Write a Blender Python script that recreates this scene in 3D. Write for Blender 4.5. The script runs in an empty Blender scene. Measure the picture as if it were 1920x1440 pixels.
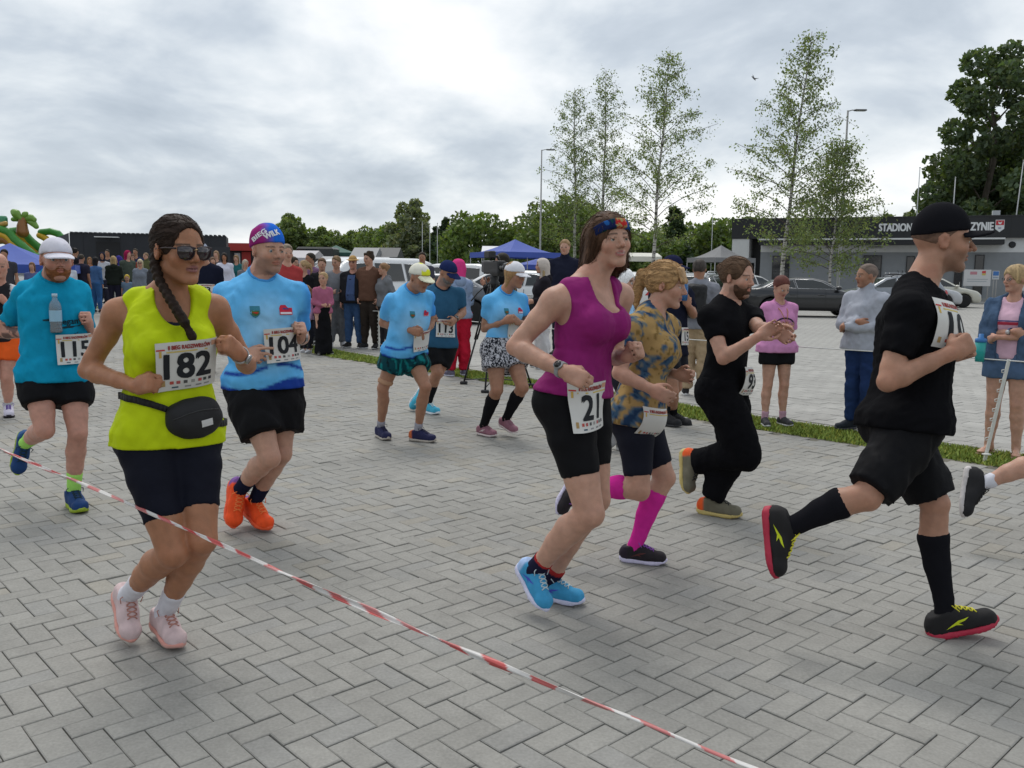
import bpy, bmesh, math, random, time
import numpy as np
from mathutils import Vector, Matrix
T0 = time.time()
random.seed(7); np.random.seed(7)
SC = bpy.context.scene
COL = SC.collection
# ------------------------------------------------------------------ camera
F_PX, CX, CY, HORIZ, ROLL, CAM_H = 1650.0, 960.0, 720.0, 514.0, 0.012, 1.45
PITCH = math.atan((CY - HORIZ) / F_PX)
CAM = np.array([0, 0, CAM_H])
FWD = np.array([0, math.cos(PITCH), -math.sin(PITCH)])
_u0 = np.array([0, math.sin(PITCH), math.cos(PITCH)]); _r0 = np.array([1.0, 0, 0])
RIGHT = math.cos(ROLL) * _r0 + math.sin(ROLL) * _u0
UPV = -math.sin(ROLL) * _r0 + math.cos(ROLL) * _u0
cam_data = bpy.data.cameras.new('camera'); cam = bpy.data.objects.new('camera', cam_data); COL.objects.link(cam)
cam_data.sensor_width = 36.0; cam_data.lens = 36.0 * F_PX / 1920.0
cam_data.clip_start = 0.05; cam_data.clip_end = 4000
m = Matrix.Identity(4)
for i in range(3):
    m[i][0] = RIGHT[i]; m[i][1] = UPV[i]; m[i][2] = -FWD[i]; m[i][3] = CAM[i]
cam.matrix_world = m
SC.camera = cam
# ------------------------------------------------------------------ sky, sun, exposure
SUN_EL, SUN_AZ = math.radians(60), math.radians(-14)      # high, behind the scene, a little to the left
world = bpy.data.worlds.new('World'); SC.world = world; world.use_nodes = True
wn, wl = world.node_tree.nodes, world.node_tree.links
wn.clear()
def wnode(t, **kw):
    n = wn.new(t)
    for k, v in kw.items(): setattr(n, k, v)
    return n
sky = wnode('ShaderNodeTexSky', sky_type='NISHITA', sun_disc=False, sun_elevation=SUN_EL, sun_rotation=-SUN_AZ)
sky.air_density = 1.0; sky.dust_density = 2.0
skyb = wnode('ShaderNodeMix', data_type='RGBA', blend_type='MULTIPLY'); skyb.inputs[0].default_value = 1
wl.new(sky.outputs[0], skyb.inputs[6]); skyb.inputs[7].default_value = (0.10, 0.10, 0.10, 1)
tc = wnode('ShaderNodeTexCoord')
sep = wnode('ShaderNodeSeparateXYZ'); wl.new(tc.outputs['Generated'], sep.inputs[0])
def wmath(op, a, b=None, c=None, clamp=False):
    n = wnode('ShaderNodeMath', operation=op); n.use_clamp = clamp
    for i, v in enumerate((a, b, c)):
        if v is None: continue
        if isinstance(v, (int, float)): n.inputs[i].default_value = v
        else: wl.new(v, n.inputs[i])
    return n.outputs[0]
zc = wmath('ADD', wmath('MAXIMUM', sep.outputs[2], 0.0), 0.30)
comb = wnode('ShaderNodeCombineXYZ')
wl.new(wmath('DIVIDE', sep.outputs[0], zc), comb.inputs[0]); wl.new(wmath('DIVIDE', sep.outputs[1], zc), comb.inputs[1])
comb.inputs[2].default_value = 3.7
def wnoise(scale, detail, rough, dist, off):
    mp = wnode('ShaderNodeVectorMath', operation='ADD'); wl.new(comb.outputs[0], mp.inputs[0]); mp.inputs[1].default_value = off
    n = wnode('ShaderNodeTexNoise'); wl.new(mp.outputs[0], n.inputs['Vector'])
    n.inputs['Scale'].default_value = scale; n.inputs['Detail'].default_value = detail
    n.inputs['Roughness'].default_value = rough; n.inputs['Distortion'].default_value = dist
    return n.outputs['Fac']
def wramp(src, stops):
    r = wnode('ShaderNodeValToRGB'); wl.new(src, r.inputs[0]); e = r.color_ramp.elements
    e[0].position, e[0].color = stops[0][0], (*stops[0][1], 1); e[1].position, e[1].color = stops[-1][0], (*stops[-1][1], 1)
    for p, c in stops[1:-1]:
        k = e.new(p); k.color = (*c, 1)
    return r.outputs[0]
big = wnoise(0.78, 6, 0.54, 0.3, (-7.368, 5.574, 0))
fine = wnoise(2.3, 7, 0.56, 0.25, (5.1, 2.2, 0))
mixn = wmath('ADD', wmath('MULTIPLY', big, 0.66), wmath('MULTIPLY', fine, 0.34))
cloud = wramp(mixn, [(0.38, (0.43, 0.49, 0.56)), (0.445, (0.56, 0.62, 0.685)), (0.495, (0.73, 0.78, 0.82)), (0.545, (0.90, 0.925, 0.94)), (0.61, (1.06, 1.06, 1.05))])
# glow of the sun through the cloud deck, about the sun's direction
sund = wnode('ShaderNodeVectorMath', operation='DOT_PRODUCT'); wl.new(tc.outputs['Generated'], sund.inputs[0])
sund.inputs[1].default_value = (math.sin(SUN_AZ) * math.cos(SUN_EL), math.cos(SUN_AZ) * math.cos(SUN_EL), math.sin(SUN_EL))
glow = wmath('POWER', wmath('MAXIMUM', sund.outputs['Value'], 0.0), 9.0)
gl = wmath('ADD', wmath('MULTIPLY', glow, 0.35), 0.92)
cg = wnode('ShaderNodeVectorMath', operation='SCALE'); wl.new(cloud, cg.inputs[0]); wl.new(gl, cg.inputs['Scale'])
skymix = wnode('ShaderNodeMix', data_type='RGBA'); skymix.inputs[0].default_value = 0.90
wl.new(skyb.outputs[2], skymix.inputs[6]); wl.new(cg.outputs[0], skymix.inputs[7])
bg = wnode('ShaderNodeBackground'); wl.new(skymix.outputs[2], bg.inputs[0]); bg.inputs[1].default_value = 0.82
wo = wnode('ShaderNodeOutputWorld'); wl.new(bg.outputs[0], wo.inputs[0])
sun_d = bpy.data.lights.new('sun', 'SUN'); sun_d.energy = 0.95; sun_d.angle = math.radians(24); sun_d.color = (1, 0.965, 0.91)
sun = bpy.data.objects.new('sun', sun_d); COL.objects.link(sun)
sdir = Vector((math.sin(SUN_AZ) * math.cos(SUN_EL), math.cos(SUN_AZ) * math.cos(SUN_EL), math.sin(SUN_EL)))
sun.rotation_euler = (-sdir).to_track_quat('-Z', 'Y').to_euler()
SC.view_settings.view_transform = 'Standard'; SC.view_settings.look = 'None'; SC.view_settings.gamma = 1.0
SC.view_settings.use_curve_mapping = False; SC.view_settings.exposure = 0.53
SC.render.engine = 'CYCLES'
SC.cycles.use_denoising = True
SC.cycles.max_bounces = 5; SC.cycles.diffuse_bounces = 2; SC.cycles.glossy_bounces = 2; SC.cycles.transmission_bounces = 4
SC.cycles.transparent_max_bounces = 6; SC.cycles.caustics_reflective = False; SC.cycles.caustics_refractive = False

# ------------------------------------------------------------------ pixel <-> place helpers (photo pixels 1920 x 1440)
def raydir(px, py): return FWD + (px - CX) / F_PX * RIGHT - (py - CY) / F_PX * UPV
def at(px, py, depth): return CAM + raydir(px, py) * depth
def ground(px, py, z=0.0):
    d = raydir(px, py); return CAM + d * ((z - CAM_H) / d[2])
def gdepth(px, py, z=0.0): return float(np.dot(ground(px, py, z) - CAM, FWD))
def nrm(v):
    v = np.asarray(v, float); return v / (np.linalg.norm(v) + 1e-12)
def cross(a, b): return np.cross(np.asarray(a, float), np.asarray(b, float))
DEBUG = False
# ------------------------------------------------------------------ materials
MATS = {}
def mat(name, color=None, rough=0.7, bump=0.0, bscale=200.0, var=0.0, vscale=8.0, metal=0.0, spec=0.5, sss=0.0, coat=0.0,
        trans=0.0, ior=1.45, stretch=None, sheen=0.0, emit=None, alpha=1.0, var2=0.0, v2scale=1.2):
    """colour None -> vertex colour 'Col'; var = small-scale albedo variation"""
    if name in MATS: return MATS[name]
    M = bpy.data.materials.new(name); M.use_nodes = True; MATS[name] = M
    nt = M.node_tree; N, L = nt.nodes, nt.links; b = N['Principled BSDF']
    b.inputs['Roughness'].default_value = rough; b.inputs['Metallic'].default_value = metal
    b.inputs['Specular IOR Level'].default_value = spec; b.inputs['IOR'].default_value = ior
    if sss: 
        b.inputs['Subsurface Weight'].default_value = sss; b.inputs['Subsurface Radius'].default_value = (0.012, 0.005, 0.003); b.inputs['Subsurface Scale'].default_value = 0.6
    if coat: b.inputs['Coat Weight'].default_value = coat; b.inputs['Coat Roughness'].default_value = 0.05
    if trans: b.inputs['Transmission Weight'].default_value = trans
    if sheen: b.inputs['Sheen Weight'].default_value = sheen; b.inputs['Sheen Roughness'].default_value = 0.5
    if alpha < 1: b.inputs['Alpha'].default_value = alpha
    if emit: b.inputs['Emission Color'].default_value = (*emit[0], 1); b.inputs['Emission Strength'].default_value = emit[1]
    src = None
    if color is None:
        a = N.new('ShaderNodeAttribute'); a.attribute_name = 'Col'; src = a.outputs['Color']
    else: b.inputs['Base Color'].default_value = (*color, 1)
    tcn = N.new('ShaderNodeTexCoord'); vec = tcn.outputs['Object']
    if stretch:
        mp = N.new('ShaderNodeMapping'); mp.inputs['Scale'].default_value = stretch; L.new(vec, mp.inputs[0]); vec = mp.outputs[0]
    for (v, s) in ((var, vscale), (var2, v2scale)):
        if not v: continue
        no = N.new('ShaderNodeTexNoise'); no.inputs['Scale'].default_value = s; no.inputs['Detail'].default_value = 5; L.new(vec, no.inputs['Vector'])
        mr = N.new('ShaderNodeMapRange'); L.new(no.outputs['Fac'], mr.inputs[0]); mr.inputs[1].default_value = 0.28; mr.inputs[2].default_value = 0.72
        mr.inputs[3].default_value = 1 - v; mr.inputs[4].default_value = 1 + v
        vm = N.new('ShaderNodeVectorMath'); vm.operation = 'SCALE'
        if src: L.new(src, vm.inputs[0])
        else: vm.inputs[0].default_value = color
        L.new(mr.outputs[0], vm.inputs['Scale']); src = vm.outputs[0]
    if src: L.new(src, b.inputs['Base Color'])
    if bump:
        no = N.new('ShaderNodeTexNoise'); no.inputs['Scale'].default_value = bscale; no.inputs['Detail'].default_value = 4; L.new(vec, no.inputs['Vector'])
        bp = N.new('ShaderNodeBump'); bp.inputs['Strength'].default_value = bump; bp.inputs['Distance'].default_value = 0.004
        L.new(no.outputs['Fac'], bp.inputs['Height']); L.new(bp.outputs[0], b.inputs['Normal'])
    return M
def skin_m(): return mat('skin', None, 0.5, 0.25, 240, 0.10, 34, spec=0.4, sss=0.15, var2=.07, v2scale=9)
def cloth_m(): return mat('cloth', None, 0.92, 0.3, 420, 0.06, 30, spec=0.06)
def slick_m(): return mat('running_cloth', None, 0.7, 0.2, 480, 0.06, 22, spec=0.14)
def hair_m(): return mat('hair', None, 0.62, 0.4, 190, 0.2, 70, spec=0.18)
def shoe_m(): return mat('shoe_mesh', None, 0.75, 0.25, 380, 0.07, 40, spec=0.3)
def paint_m(): return mat('print', None, 0.7, 0, 1, 0.03, 40, spec=0.3)
# ------------------------------------------------------------------ objects
def tag(o, label=None, cat=None, group=None, kind=None):
    if label: o['label'] = label
    if cat: o['category'] = cat
    if group: o['group'] = group
    if kind: o['kind'] = kind
    return o
def mesh_np(name, V, Fq, Ft=None, material=None, parent=None, col=None, smooth=True, loc=None):
    """numpy mesh; Fq quads (n,4), Ft tris"""
    me = bpy.data.meshes.new(name)
    nq = 0 if Fq is None else len(Fq); ntr = 0 if Ft is None else len(Ft)
    V = np.asarray(V, np.float32)
    me.vertices.add(len(V)); me.vertices.foreach_set('co', V.ravel())
    idx = np.concatenate([np.asarray(Fq, np.int32).ravel() if nq else np.zeros(0, np.int32), np.asarray(Ft, np.int32).ravel() if ntr else np.zeros(0, np.int32)])
    me.loops.add(len(idx)); me.loops.foreach_set('vertex_index', idx)
    me.polygons.add(nq + ntr)
    st = np.concatenate([np.arange(nq) * 4, nq * 4 + np.arange(ntr) * 3]).astype(np.int32)
    me.polygons.foreach_set('loop_start', st)
    me.polygons.foreach_set('use_smooth', np.full(nq + ntr, smooth))
    if col is not None:
        a = me.color_attributes.new('Col', 'FLOAT_COLOR', 'POINT')
        c = np.ones((len(V), 4), np.float32); c[:, :3] = col; a.data.foreach_set('color', c.ravel())
    me.update(calc_edges=True)
    if material: me.materials.append(material)
    o = bpy.data.objects.new(name, me); COL.objects.link(o)
    if parent: o.parent = parent
    if loc is not None: o.location = loc
    return o
def empty(name, loc=(0, 0, 0), rz=0.0, parent=None):
    o = bpy.data.objects.new(name, None); COL.objects.link(o); o.location = loc; o.rotation_euler = (0, 0, rz); o.empty_display_size = 0.1
    if parent: o.parent = parent
    return o
def copy_tree(o, parent=None):
    c = o.copy(); COL.objects.link(c); c.parent = parent
    for ch in o.children: copy_tree(ch, c)
    return c
class MB:
    """collects simple shapes, builds ONE mesh"""
    def __init__(s): s.v = []; s.f = []; s.c = []; s.cc = (0.5, 0.5, 0.5)
    def col(s, c): s.cc = c; return s
    def add(s, vs, fs):
        n = len(s.v); s.v += [tuple(map(float, p)) for p in vs]; s.c += [s.cc] * len(vs); s.f += [tuple(i + n for i in f) for f in fs]; return s
    def box(s, c, h, R=None, bev=0.0):
        R = np.eye(3) if R is None else np.asarray(R); c = np.asarray(c, float)
        if bev <= 0:
            vs = [c + np.array([x * h[0], y * h[1], z * h[2]]) @ R for z in (-1, 1) for y in (-1, 1) for x in (-1, 1)]
            return s.add(vs, [(0, 2, 3, 1), (4, 5, 7, 6), (0, 1, 5, 4), (2, 6, 7, 3), (0, 4, 6, 2), (1, 3, 7, 5)])
        bev = min(bev, *[0.49 * q * 2 for q in h]); bev = min(bev, min(h) * 0.98)
        rings = []
        for (z, e) in ((-h[2], bev), (-h[2] + bev, 0), (h[2] - bev, 0), (h[2], bev)):
            x, y = h[0] - e, h[1] - e; q = bev * 0.999 if e == 0 else bev * 0.5
            rings.append([(x - q, -y, z), (x, -y + q, z), (x, y - q, z), (x - q, y, z), (-x + q, y, z), (-x, y - q, z), (-x, -y + q, z), (-x + q, -y, z)])
        vs = [c + np.array(p) @ R for r in rings for p in r]; fs = [tuple(range(7, -1, -1)), tuple(range(24, 32))]
        for k in range(3):
            for i in range(8): a = k * 8 + i; b = k * 8 + (i + 1) % 8; fs.append((a, b, b + 8, a + 8))
        return s.add(vs, fs)
    def tube(s, pts, r, n=8, cap=True):
        pts = [np.asarray(p, float) for p in pts]; m_ = len(pts); rr = [r] * m_ if isinstance(r, (int, float)) else list(r)
        vs = []; fs = []; prev = None
        for i, p in enumerate(pts):
            d = nrm(pts[min(i + 1, m_ - 1)] - pts[max(i - 1, 0)])
            if prev is None: ax = nrm(cross(d, (0, 0, 1) if abs(d[2]) < 0.9 else (1, 0, 0)))
            else: ax = nrm(prev - d * np.dot(prev, d))
            prev = ax; ay = cross(d, ax)
            for k in range(n):
                t = 2 * math.pi * k / n; vs.append(p + rr[i] * (math.cos(t) * ax + math.sin(t) * ay))
        for i in range(m_ - 1):
            for k in range(n): a = i * n + k; b = i * n + (k + 1) % n; fs.append((a, b, b + n, a + n))
        if cap: fs.append(tuple(range(n - 1, -1, -1))); fs.append(tuple(range((m_ - 1) * n, m_ * n)))
        return s.add(vs, fs)
    def lathe(s, prof, c=(0, 0, 0), n=16, R=None):
        R = np.eye(3) if R is None else np.asarray(R); vs = []; fs = []
        for (r, z) in prof:
            for k in range(n): t = 2 * math.pi * k / n; vs.append(np.asarray(c, float) + np.array([r * math.cos(t), r * math.sin(t), z]) @ R)
        for i in range(len(prof) - 1):
            for k in range(n): a = i * n + k; b = i * n + (k + 1) % n; fs.append((a, b, b + n, a + n))
        fs.append(tuple(range(n - 1, -1, -1))); fs.append(tuple(range((len(prof) - 1) * n, len(prof) * n)))
        return s.add(vs, fs)
    def build(s, name, material=None, parent=None, smooth=False, loc=None, usecol=False):
        me = bpy.data.meshes.new(name); me.from_pydata(s.v, [], s.f)
        if usecol:
            a = me.color_attributes.new('Col', 'FLOAT_COLOR', 'POINT'); c = np.ones((len(s.v), 4), np.float32); c[:, :3] = s.c; a.data.foreach_set('color', c.ravel())
        me.update()
        if smooth: me.polygons.foreach_set('use_smooth', np.full(len(me.polygons), True))
        if material: me.materials.append(material)
        o = bpy.data.objects.new(name, me); COL.objects.link(o)
        if parent: o.parent = parent
        if loc is not None: o.location = loc
        return o
# ------------------------------------------------------------------ signed distance shapes
F32 = np.float32
def _s(a, b, k):
    if k <= 0: return np.minimum(a, b)
    h = np.clip(0.5 + 0.5 * (b - a) / k, 0, 1); return b + (a - b) * h - k * h * (1 - h)
class S:
    """list of primitives (kind, params, k, op, centre, radius)"""
    def __init__(s): s.p = []
    @property
    def disp(s): return None
    @disp.setter
    def disp(s, f): s.p.append((f, 0.0, 'd', np.zeros(3, F32), 1e6))     # surface relief, applied at this point of the list
    def _a(s, fn, k, op, c, r): s.p.append((fn, k, op, np.asarray(c, F32), float(r))); return s
    def cap(s, a, b, ra, rb=None, k=0.02, op='u', cuts=()):
        a = np.asarray(a, F32); b = np.asarray(b, F32); rb = ra if rb is None else rb; ba = b - a; L2 = float(ba @ ba) + 1e-9
        cuts = [(np.asarray(c, F32), np.asarray(n, F32)) for c, n in cuts]
        def fn(P):
            q = P - a; t = np.clip(q @ ba / F32(L2), 0, 1); q = q - t[:, None] * ba
            d = np.sqrt(np.einsum('ij,ij->i', q, q)) - (ra + (rb - ra) * t)
            for c, n in cuts: d = np.maximum(d, (P - c) @ n)
            return d
        return s._a(fn, k, op, (a + b) / 2, math.sqrt(L2) / 2 + max(ra, rb))
    def ell(s, c, r, R=None, k=0.02, op='u', cuts=()):
        c = np.asarray(c, F32); r = np.asarray(r, F32); R = None if R is None else np.asarray(R, F32)
        cuts = [(np.asarray(cc, F32), np.asarray(n, F32)) for cc, n in cuts]
        def fn(P):
            q = P - c
            if R is not None: q = q @ R.T
            e = q / r; k0 = np.sqrt(np.einsum('ij,ij->i', e, e)) + 1e-6; e = e / r; k1 = np.sqrt(np.einsum('ij,ij->i', e, e)) + 1e-6
            d = k0 * (k0 - 1) / k1
            for cc, n in cuts: d = np.maximum(d, (P - cc) @ n)
            return d
        return s._a(fn, k, op, c, float(r.max()))
    def box(s, c, h, R=None, rnd=0.0, k=0.0, op='u'):
        c = np.asarray(c, F32); h = np.asarray(h, F32) - rnd; R = None if R is None else np.asarray(R, F32)
        def fn(P):
            q = P - c
            if R is not None: q = q @ R.T
            q = np.abs(q) - h; m_ = np.maximum(q, 0)
            return np.sqrt(np.einsum('ij,ij->i', m_, m_)) + np.minimum(q.max(1), 0) - rnd
        return s._a(fn, k, op, c, float(np.linalg.norm(h)) + rnd)
    def plane(s, c, n, k=0.0):
        c = np.asarray(c, F32); n = np.asarray(n, F32)
        return s._a(lambda P: (P - c) @ n, k, 'i', c, 1e6)
    def fn(s, f, k=0.0, op='u', c=(0, 0, 0), r=1e6): return s._a(f, k, op, c, r)
    def __call__(s, P):
        P = np.asarray(P, F32); D = np.full(len(P), 1.0, F32)
        for fn, k, op, c, r in s.p:
            if op == 'd':
                w = np.nonzero(np.abs(D) < 0.05)[0]
                if len(w): D[w] += fn(P[w])
            elif r < 1e5:
                q = P - c; w = np.nonzero(np.einsum('ij,ij->i', q, q) < (r + 0.075 + k) ** 2)[0]
                if len(w) == 0: continue
                d = fn(P[w]); Dw = D[w]
                if op == 'u': D[w] = _s(Dw, d, k)
                elif op == 's': D[w] = -_s(-Dw, d, k)
                else: D[w] = -_s(-Dw, -d, k)
            else:
                d = fn(P)
                if op == 'u': D = _s(D, d, k)
                elif op == 's': D = -_s(-D, d, k)
                else: D = -_s(-D, -d, k)
        return D
    def bounds(s):
        lo = np.min([c - r for fn, k, op, c, r in s.p if op == 'u' and r < 1e5], 0); hi = np.max([c + r for fn, k, op, c, r in s.p if op == 'u' and r < 1e5], 0)
        return lo, hi
def surf(f, h, lo=None, hi=None, pad=0.02, margin=1.5, proj=0):
    """naive surface nets on a sparse grid -> V, quads"""
    if lo is None: lo, hi = f.bounds()
    lo = np.asarray(lo, float) - pad; hi = np.asarray(hi, float) + pad; B = 4
    n = np.maximum(2, np.ceil((hi - lo) / (h * B)).astype(int)); H = h * B
    g = [lo[i] + (np.arange(n[i]) + 0.5) * H for i in range(3)]
    C = np.stack(np.meshgrid(*g, indexing='ij'), -1).reshape(-1, 3).astype(F32)
    d = f(C); act = np.abs(d) < H * 0.87 * margin
    N = n * B
    val = np.repeat(np.repeat(np.repeat(np.where(d < 0, F32(-1), F32(1)).reshape(n), B, 0), B, 1), B, 2)
    bi = np.stack(np.unravel_index(np.nonzero(act)[0], n), -1) * B
    off = np.stack(np.meshgrid(*[np.arange(B)] * 3, indexing='ij'), -1).reshape(-1, 3)
    I = (bi[:, None, :] + off[None]).reshape(-1, 3)
    P = (lo + I * h).astype(F32)
    val[I[:, 0], I[:, 1], I[:, 2]] = f(P)
    s = val < 0
    c8 = [s[dx:N[0] - 1 + dx, dy:N[1] - 1 + dy, dz:N[2] - 1 + dz] for dx in (0, 1) for dy in (0, 1) for dz in (0, 1)]
    anyv = c8[0].copy(); allv = c8[0].copy()
    for c in c8[1:]: anyv |= c; allv &= c
    A = anyv & ~allv
    ci = np.argwhere(A)
    if len(ci) == 0: return np.zeros((0, 3), F32), np.zeros((0, 4), np.int32)
    idx = np.full(A.shape, -1, np.int32); idx[A] = np.arange(len(ci))
    offs = np.array([(dx, dy, dz) for dx in (0, 1) for dy in (0, 1) for dz in (0, 1)])
    cv = np.stack([val[ci[:, 0] + o[0], ci[:, 1] + o[1], ci[:, 2] + o[2]] for o in offs], 1)
    acc = np.zeros((len(ci), 3)); cnt = np.zeros(len(ci))
    for a in range(8):
        for b in range(a + 1, 8):
            if np.abs(offs[a] - offs[b]).sum() != 1: continue
            m_ = (cv[:, a] < 0) != (cv[:, b] < 0)
            t = cv[m_, a] / (cv[m_, a] - cv[m_, b])
            acc[m_] += offs[a] + t[:, None] * (offs[b] - offs[a]); cnt[m_] += 1
    V = (lo + (ci + acc / cnt[:, None]) * h).astype(F32)
    Q = []
    for ax in range(3):
        u, v = (ax + 1) % 3, (ax + 2) % 3
        sl0 = [slice(1, N[i] - 1) for i in range(3)]; sl1 = list(sl0); sl0[ax] = slice(0, N[ax] - 1); sl1[ax] = slice(1, N[ax])
        s0, s1 = s[tuple(sl0)], s[tuple(sl1)]
        for inv in (False, True):
            e = np.argwhere((~s0 & s1) if inv else (s0 & ~s1))
            if len(e) == 0: continue
            base = e.copy(); base[:, u] += 1; base[:, v] += 1
            def cell(du, dv):
                q = base.copy(); q[:, u] += du; q[:, v] += dv; return idx[q[:, 0], q[:, 1], q[:, 2]]
            quad = np.stack([cell(-1, -1), cell(0, -1), cell(0, 0), cell(-1, 0)], 1)
            Q.append(quad[:, ::-1] if inv else quad)
    Q = np.concatenate(Q); Q = Q[(Q >= 0).all(1)]
    for _ in range(proj): V = newton(f, V, h * 0.5)
    return V, Q
def grad(f, V, e=0.0015):
    g = np.zeros((len(V), 3), F32)
    for i in range(3):
        o = np.zeros(3, F32); o[i] = e; g[:, i] = (f(V + o) - f(V - o)) / (2 * e)
    return g
def newton(f, V, lim):
    d = f(V); g = grad(f, V); gg = np.einsum('ij,ij->i', g, g) + 1e-4
    st = (d / gg)[:, None] * g; ln = np.linalg.norm(st, axis=1) + 1e-9; st *= np.minimum(1, lim / ln)[:, None]
    return (V - st).astype(F32)
def trace(f, P, d, maxd=0.6):
    """march points P along unit d onto surface f"""
    P = np.asarray(P, float).copy(); d = np.asarray(d, float); t = np.zeros(len(P))
    for _ in range(40):
        s = f(P + t[:, None] * d); t = np.minimum(t + np.clip(s, -0.02, 0.05) * 0.7, maxd)
    return P + t[:, None] * d
def sine_noise(seed, freq, amp, warp=1.5, aniso=(1, 1, 1)):
    r = np.random.RandomState(seed); W = (r.normal(size=(4, 3)) * freq * np.array(aniso)).astype(F32); ph = (r.rand(4) * 6.28).astype(F32)
    def f(P):
        a = np.sin(P @ W[0] + ph[0]); b = np.sin(P @ W[1] + ph[1] + warp * a); c = np.sin(P @ W[2] * 1.9 + ph[2] + warp * b); 
        return (amp * (0.6 * b + 0.4 * c * np.sin(P @ W[3] + ph[3]))).astype(F32)
    return f
def vnoise(P, freq, seed=0):
    """cheap smooth pseudo noise -1..1 for colouring"""
    r = np.random.RandomState(seed + 11); W = (r.normal(size=(5, 3)) * freq); ph = r.rand(5) * 6.28
    a = np.sin(P @ W[0] + ph[0]); b = np.sin(P @ W[1] + ph[1] + 2 * a); c = np.sin(P @ W[2] * 1.7 + ph[2] + 2 * b); d = np.sin(P @ W[3] * 2.3 + ph[3] + c)
    return (b + c * 0.8 + d * 0.6) / 2.0
def srgb(r, g, b):
    f = lambda c: c / 12.92 if c <= 0.04045 else ((c + 0.055) / 1.055) ** 2.4
    return tuple(f(x / 255.0) for x in (r, g, b))
# flat lettering and marks laid on a surface: fn(u, v, off) -> world points
def text_mesh(txt, size=1.0, bold=0.0, align='CENTER', sub=0, fit=None, maxlen=.014):
    cu = bpy.data.curves.new('t', 'FONT'); cu.body = txt; cu.size = size; cu.align_x = align; cu.align_y = 'CENTER'; cu.offset = bold; cu.resolution_u = 3
    ob = bpy.data.objects.new('t', cu); COL.objects.link(ob)
    dg = bpy.context.evaluated_depsgraph_get(); me = bpy.data.meshes.new_from_object(ob.evaluated_get(dg))
    bm = bmesh.new(); bm.from_mesh(me); bmesh.ops.triangulate(bm, faces=bm.faces)
    if fit:
        co = np.array([v.co[:2] for v in bm.verts]); lo, hi = co.min(0), co.max(0)
        for v in bm.verts: v.co.x = (v.co.x - (lo[0] + hi[0]) / 2) / (hi[0] - lo[0]) * fit[0]; v.co.y = (v.co.y - (lo[1] + hi[1]) / 2) / (hi[1] - lo[1]) * fit[1]
        for _ in range(3):
            ed = [e for e in bm.edges if e.calc_length() > maxlen]
            if not ed: break
            bmesh.ops.subdivide_edges(bm, edges=ed, cuts=1); bmesh.ops.triangulate(bm, faces=bm.faces)
    bm.verts.index_update()
    V = np.array([v.co[:2] for v in bm.verts]).reshape(-1, 2); T = np.array([[v.index for v in f.verts] for f in bm.faces]).reshape(-1, 3)
    bm.free(); bpy.data.objects.remove(ob); bpy.data.curves.remove(cu); bpy.data.meshes.remove(me)
    return V, T
def fit_text(txt, w, h, bold=0.0, sub=0, maxlen=.014):
    V, T = text_mesh(txt, 1.0, fit=(w, h), maxlen=maxlen)
    if bold:
        b = bold * h; sh = [(b, b * .6), (-b, -b * .6), (b * .8, -b * .8), (-b * .8, b * .8)]; n = len(V)
        T = np.concatenate([T + n * i for i in range(len(sh))]); V = np.concatenate([V + np.array(o) for o in sh])
    return V, T
# ------------------------------------------------------------------ ground, pavings, verge
EDGE = [(7.6, 2.4), (3.97, 6.67), (2.68, 8.07), (1.88, 8.99), (.28, 11.25), (-3.15, 15.19), (-8.0, 22.2), (-14.6, 31.6), (-30, 53.5)]
VN = nrm((.768, .64, 0))[:2]; VW = .62
BACK = [(p[0] + VN[0] * VW, p[1] + VN[1] * VW) for p in EDGE]
def flat(name, pts, z, material, label=None, kind='structure', parent=None):
    me = bpy.data.meshes.new(name); me.from_pydata([(p[0], p[1], z) for p in pts], [], [tuple(range(len(pts)))]); me.materials.append(material)
    o = bpy.data.objects.new(name, me); COL.objects.link(o); o.parent = parent
    if kind: o['kind'] = kind
    if label: o['label'] = label
    return o
def side(x, y):
    """>0 beyond the front edge of the verge (towards the car park)"""
    best = None
    for (a, b) in zip(EDGE[:-1], EDGE[1:]):
        d = np.array(b) - np.array(a); q = np.array([x, y]) - np.array(a); t = np.clip(q @ d / (d @ d), 0, 1); v = q - t * d; r = np.hypot(*v); s_ = d[0] * q[1] - d[1] * q[0]
        if best is None or r < best[0]: best = (r, -s_)
    return best[0] * (1 if best[1] > 0 else -1)
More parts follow.
